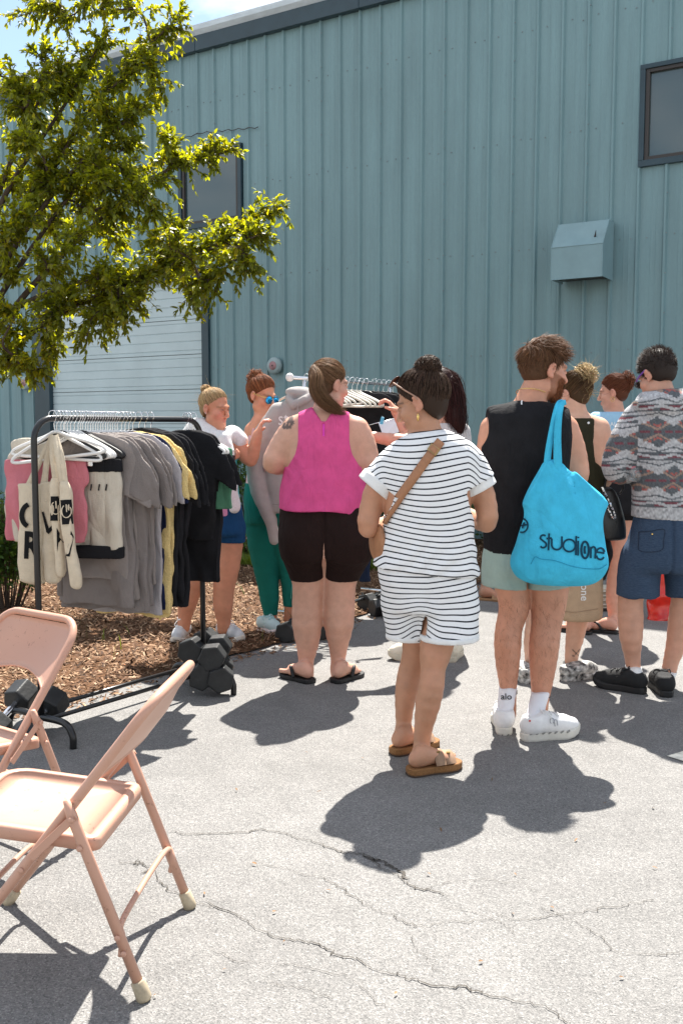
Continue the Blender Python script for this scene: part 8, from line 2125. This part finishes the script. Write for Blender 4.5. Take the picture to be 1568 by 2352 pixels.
# ================================================================== shrubs and grass
M_SHR = leaf_material('shrub_leaf', (.035, .085, .018), (.075, .125, .025), .35, .45)
M_PETAL = mat('pink_petal', (.62, .25, .34), .8, .2, var=.25, vscale=20)
def shrub(c, rx, ry, h, n, label, size=.035, flowers=0, seed=1, tone=(1, 1, 1)):
    rng = np.random.default_rng(seed); c = np.asarray(c, float)
    r = empty('shrub', c, 0, label, 'shrub', 'shrubs along the bed')
    st = MB(); P, D = [], []
    ns = 46
    for k in range(ns):
        a, rr = rng.uniform(0, 6.28), math.sqrt(rng.uniform(0, 1)); top = c + np.array([rx * rr * math.cos(a), ry * rr * math.sin(a), h * (1 - .45 * rr * rr) * rng.uniform(.75, 1.08)])
        b = c + np.array([rx * .3 * rr * math.cos(a), ry * .3 * rr * math.sin(a), 0]); m = (b + top) / 2 + np.array([rx * .12 * math.cos(a), ry * .12 * math.sin(a), h * .08])
        path = smooth_path([b, m, top], 5); st.tube(path, np.linspace(.006, .002, len(path)), 4, False)
        for _ in range(n // ns):
            t = rng.uniform(.25, 1.0) ** .7; p = path[min(len(path) - 1, int(t * (len(path) - 1)))] + rng.normal(0, .05, 3); P.append(p); D.append((p - c) * np.array([1, 1, .3]) + rng.normal(0, .3, 3) * h)
    so = st.build('stems', M_BARK, r, True); so['kind'] = 'stuff'
    P, D = np.array(P), np.array(D); P[:, 2] = np.maximum(P[:, 2], .03)
    V, F = leaves_mesh(P, D, rng.uniform(.7, 1.3, len(P)) * size, rng, width=1.5)
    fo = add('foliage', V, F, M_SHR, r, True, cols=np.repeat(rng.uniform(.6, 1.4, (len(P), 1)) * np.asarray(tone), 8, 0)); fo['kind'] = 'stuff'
    for k in range(flowers):
        a = rng.uniform(0, 6.28); rr = math.sqrt(rng.uniform(0, 1)); p = c + np.array([rx * rr * math.cos(a), ry * rr * math.sin(a) - ry * .2, h * (1.02 - .4 * rr * rr)])
        mb = MB()
        for _ in range(16): mb.lathe([(.001, -.006), (.008, 0), (.001, .006)], p + rng.normal(0, .018, 3) * np.array([1, 1, .5]), 5)
        o = mb.build('flower', M_PETAL, r, True); o['kind'] = 'stuff'
shrub(gnd(18, 1402), .34, .30, .92, 3600, 'flowering shrub at the left edge behind the canvas totes', .045, 9, 201)
shrub(gnd(-60, 1385), .40, .32, .85, 2400, 'leafy shrub cut by the left frame edge', .045, 4, 202)
for i, (t, o_, rx, h, lb) in enumerate(((1.45, .8, .55, 1.35, 'dark shrub against the wall behind the red-haired woman'), (2.35, .9, .55, 1.25, 'dark shrub against the wall behind the grey sweatshirt'), (3.3, .8, .6, 1.15, 'dark shrub against the wall behind the chrome rack'), (4.3, .8, .6, 1.05, 'dark shrub against the wall beside the bearded man\'s left arm'), (5.2, .8, .5, .9, 'dark shrub against the wall hidden behind the bearded man'))):
    shrub(wallpt(t, o_), rx, .45, h, 2600, lb, .05, 0, 210 + i)
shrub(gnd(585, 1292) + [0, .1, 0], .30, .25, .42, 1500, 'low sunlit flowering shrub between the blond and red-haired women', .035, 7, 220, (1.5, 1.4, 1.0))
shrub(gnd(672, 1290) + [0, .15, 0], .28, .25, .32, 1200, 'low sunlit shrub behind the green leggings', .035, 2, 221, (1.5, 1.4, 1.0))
def grass():
    rng = np.random.default_rng(230); n = 9000
    a, b = gnd(520, 1300), gnd(1120, 1320)
    t = rng.uniform(0, 1, n); base = np.stack([np.interp(t, [0, 1], [-1.25, 1.15]), 9.75 - .55 * t + rng.uniform(0, .55, n), np.full(n, .01)], 1)
    n2 = 60; extra = np.stack([rng.uniform(-2.2, 0, n2), rng.uniform(5.8, 9, n2), np.full(n2, .02)], 1)
    base = np.concatenate([base, extra]); n = len(base)
    h = rng.uniform(.05, .15, n); yaw = rng.uniform(0, 6.28, n); lean = rng.normal(0, .45, (n, 2)) * h[:, None]
    w = .004; sx = np.stack([np.cos(yaw) * w, np.sin(yaw) * w, np.zeros(n)], 1)
    mid = base + np.c_[lean * .35, h * .6]; tip = base + np.c_[lean, h * .95]
    V = np.stack([base - sx, base + sx, mid + sx * .7, mid - sx * .7, tip], 1).reshape(-1, 3); k = np.arange(n) * 5
    F = np.concatenate([np.stack([k, k + 1, k + 2], 1), np.stack([k, k + 2, k + 3], 1), np.stack([k + 3, k + 2, k + 4], 1)])
    m = leaf_material('grass_blade', (.09, .15, .025), (.14, .19, .03), .35, .5)
    o = add('grass', V, F, m, None, False, cols=np.repeat(rng.uniform(.6, 1.4, (n, 1)) * np.ones(3), 5, 0)); tag(o, 'short green grass growing along the back of the mulch bed', 'grass', kind='stuff')
grass()
# dry leaf scraps on the asphalt
def scraps():
    rng = np.random.default_rng(240)
    m = mat('dry_leaf', (.22, .13, .07), .8, .2, var=.5, vscale=40)
    spots = [(655, 2165), (520, 2231), (1262, 2087), (1495, 1995), (738, 1820), (1325, 1930), (1098, 2215), (830, 1745), (1180, 2105), (625, 2100), (700, 1730), (980, 2010), (1385, 1850), (1130, 1790), (470, 2060), (590, 1990), (905, 2290), (1420, 2250), (360, 2290), (1010, 1905), (1500, 1860), (1180, 2010), (545, 1820), (760, 2050)]
    for i, (u, v) in enumerate(spots):
        c = gnd(u, v); a = rng.uniform(0, 6.28); L, W_ = rng.uniform(.005, .013), rng.uniform(.002, .005)
        V = (LV * np.array([L * 2, W_ * 5, .02])) @ rotz(a).T @ rotx(rng.normal(0, .2)).T + c + np.array([0, 0, .008])
        o = add('leaf_scrap', V, LF, m, ground, False)
scraps()
print('objects', len(bpy.data.objects), 'tris', sum(sum(len(p.vertices) - 2 for p in m.polygons) if len(m.polygons) < 5000 else len(m.loops) - 2 * len(m.polygons) for m in bpy.data.meshes))
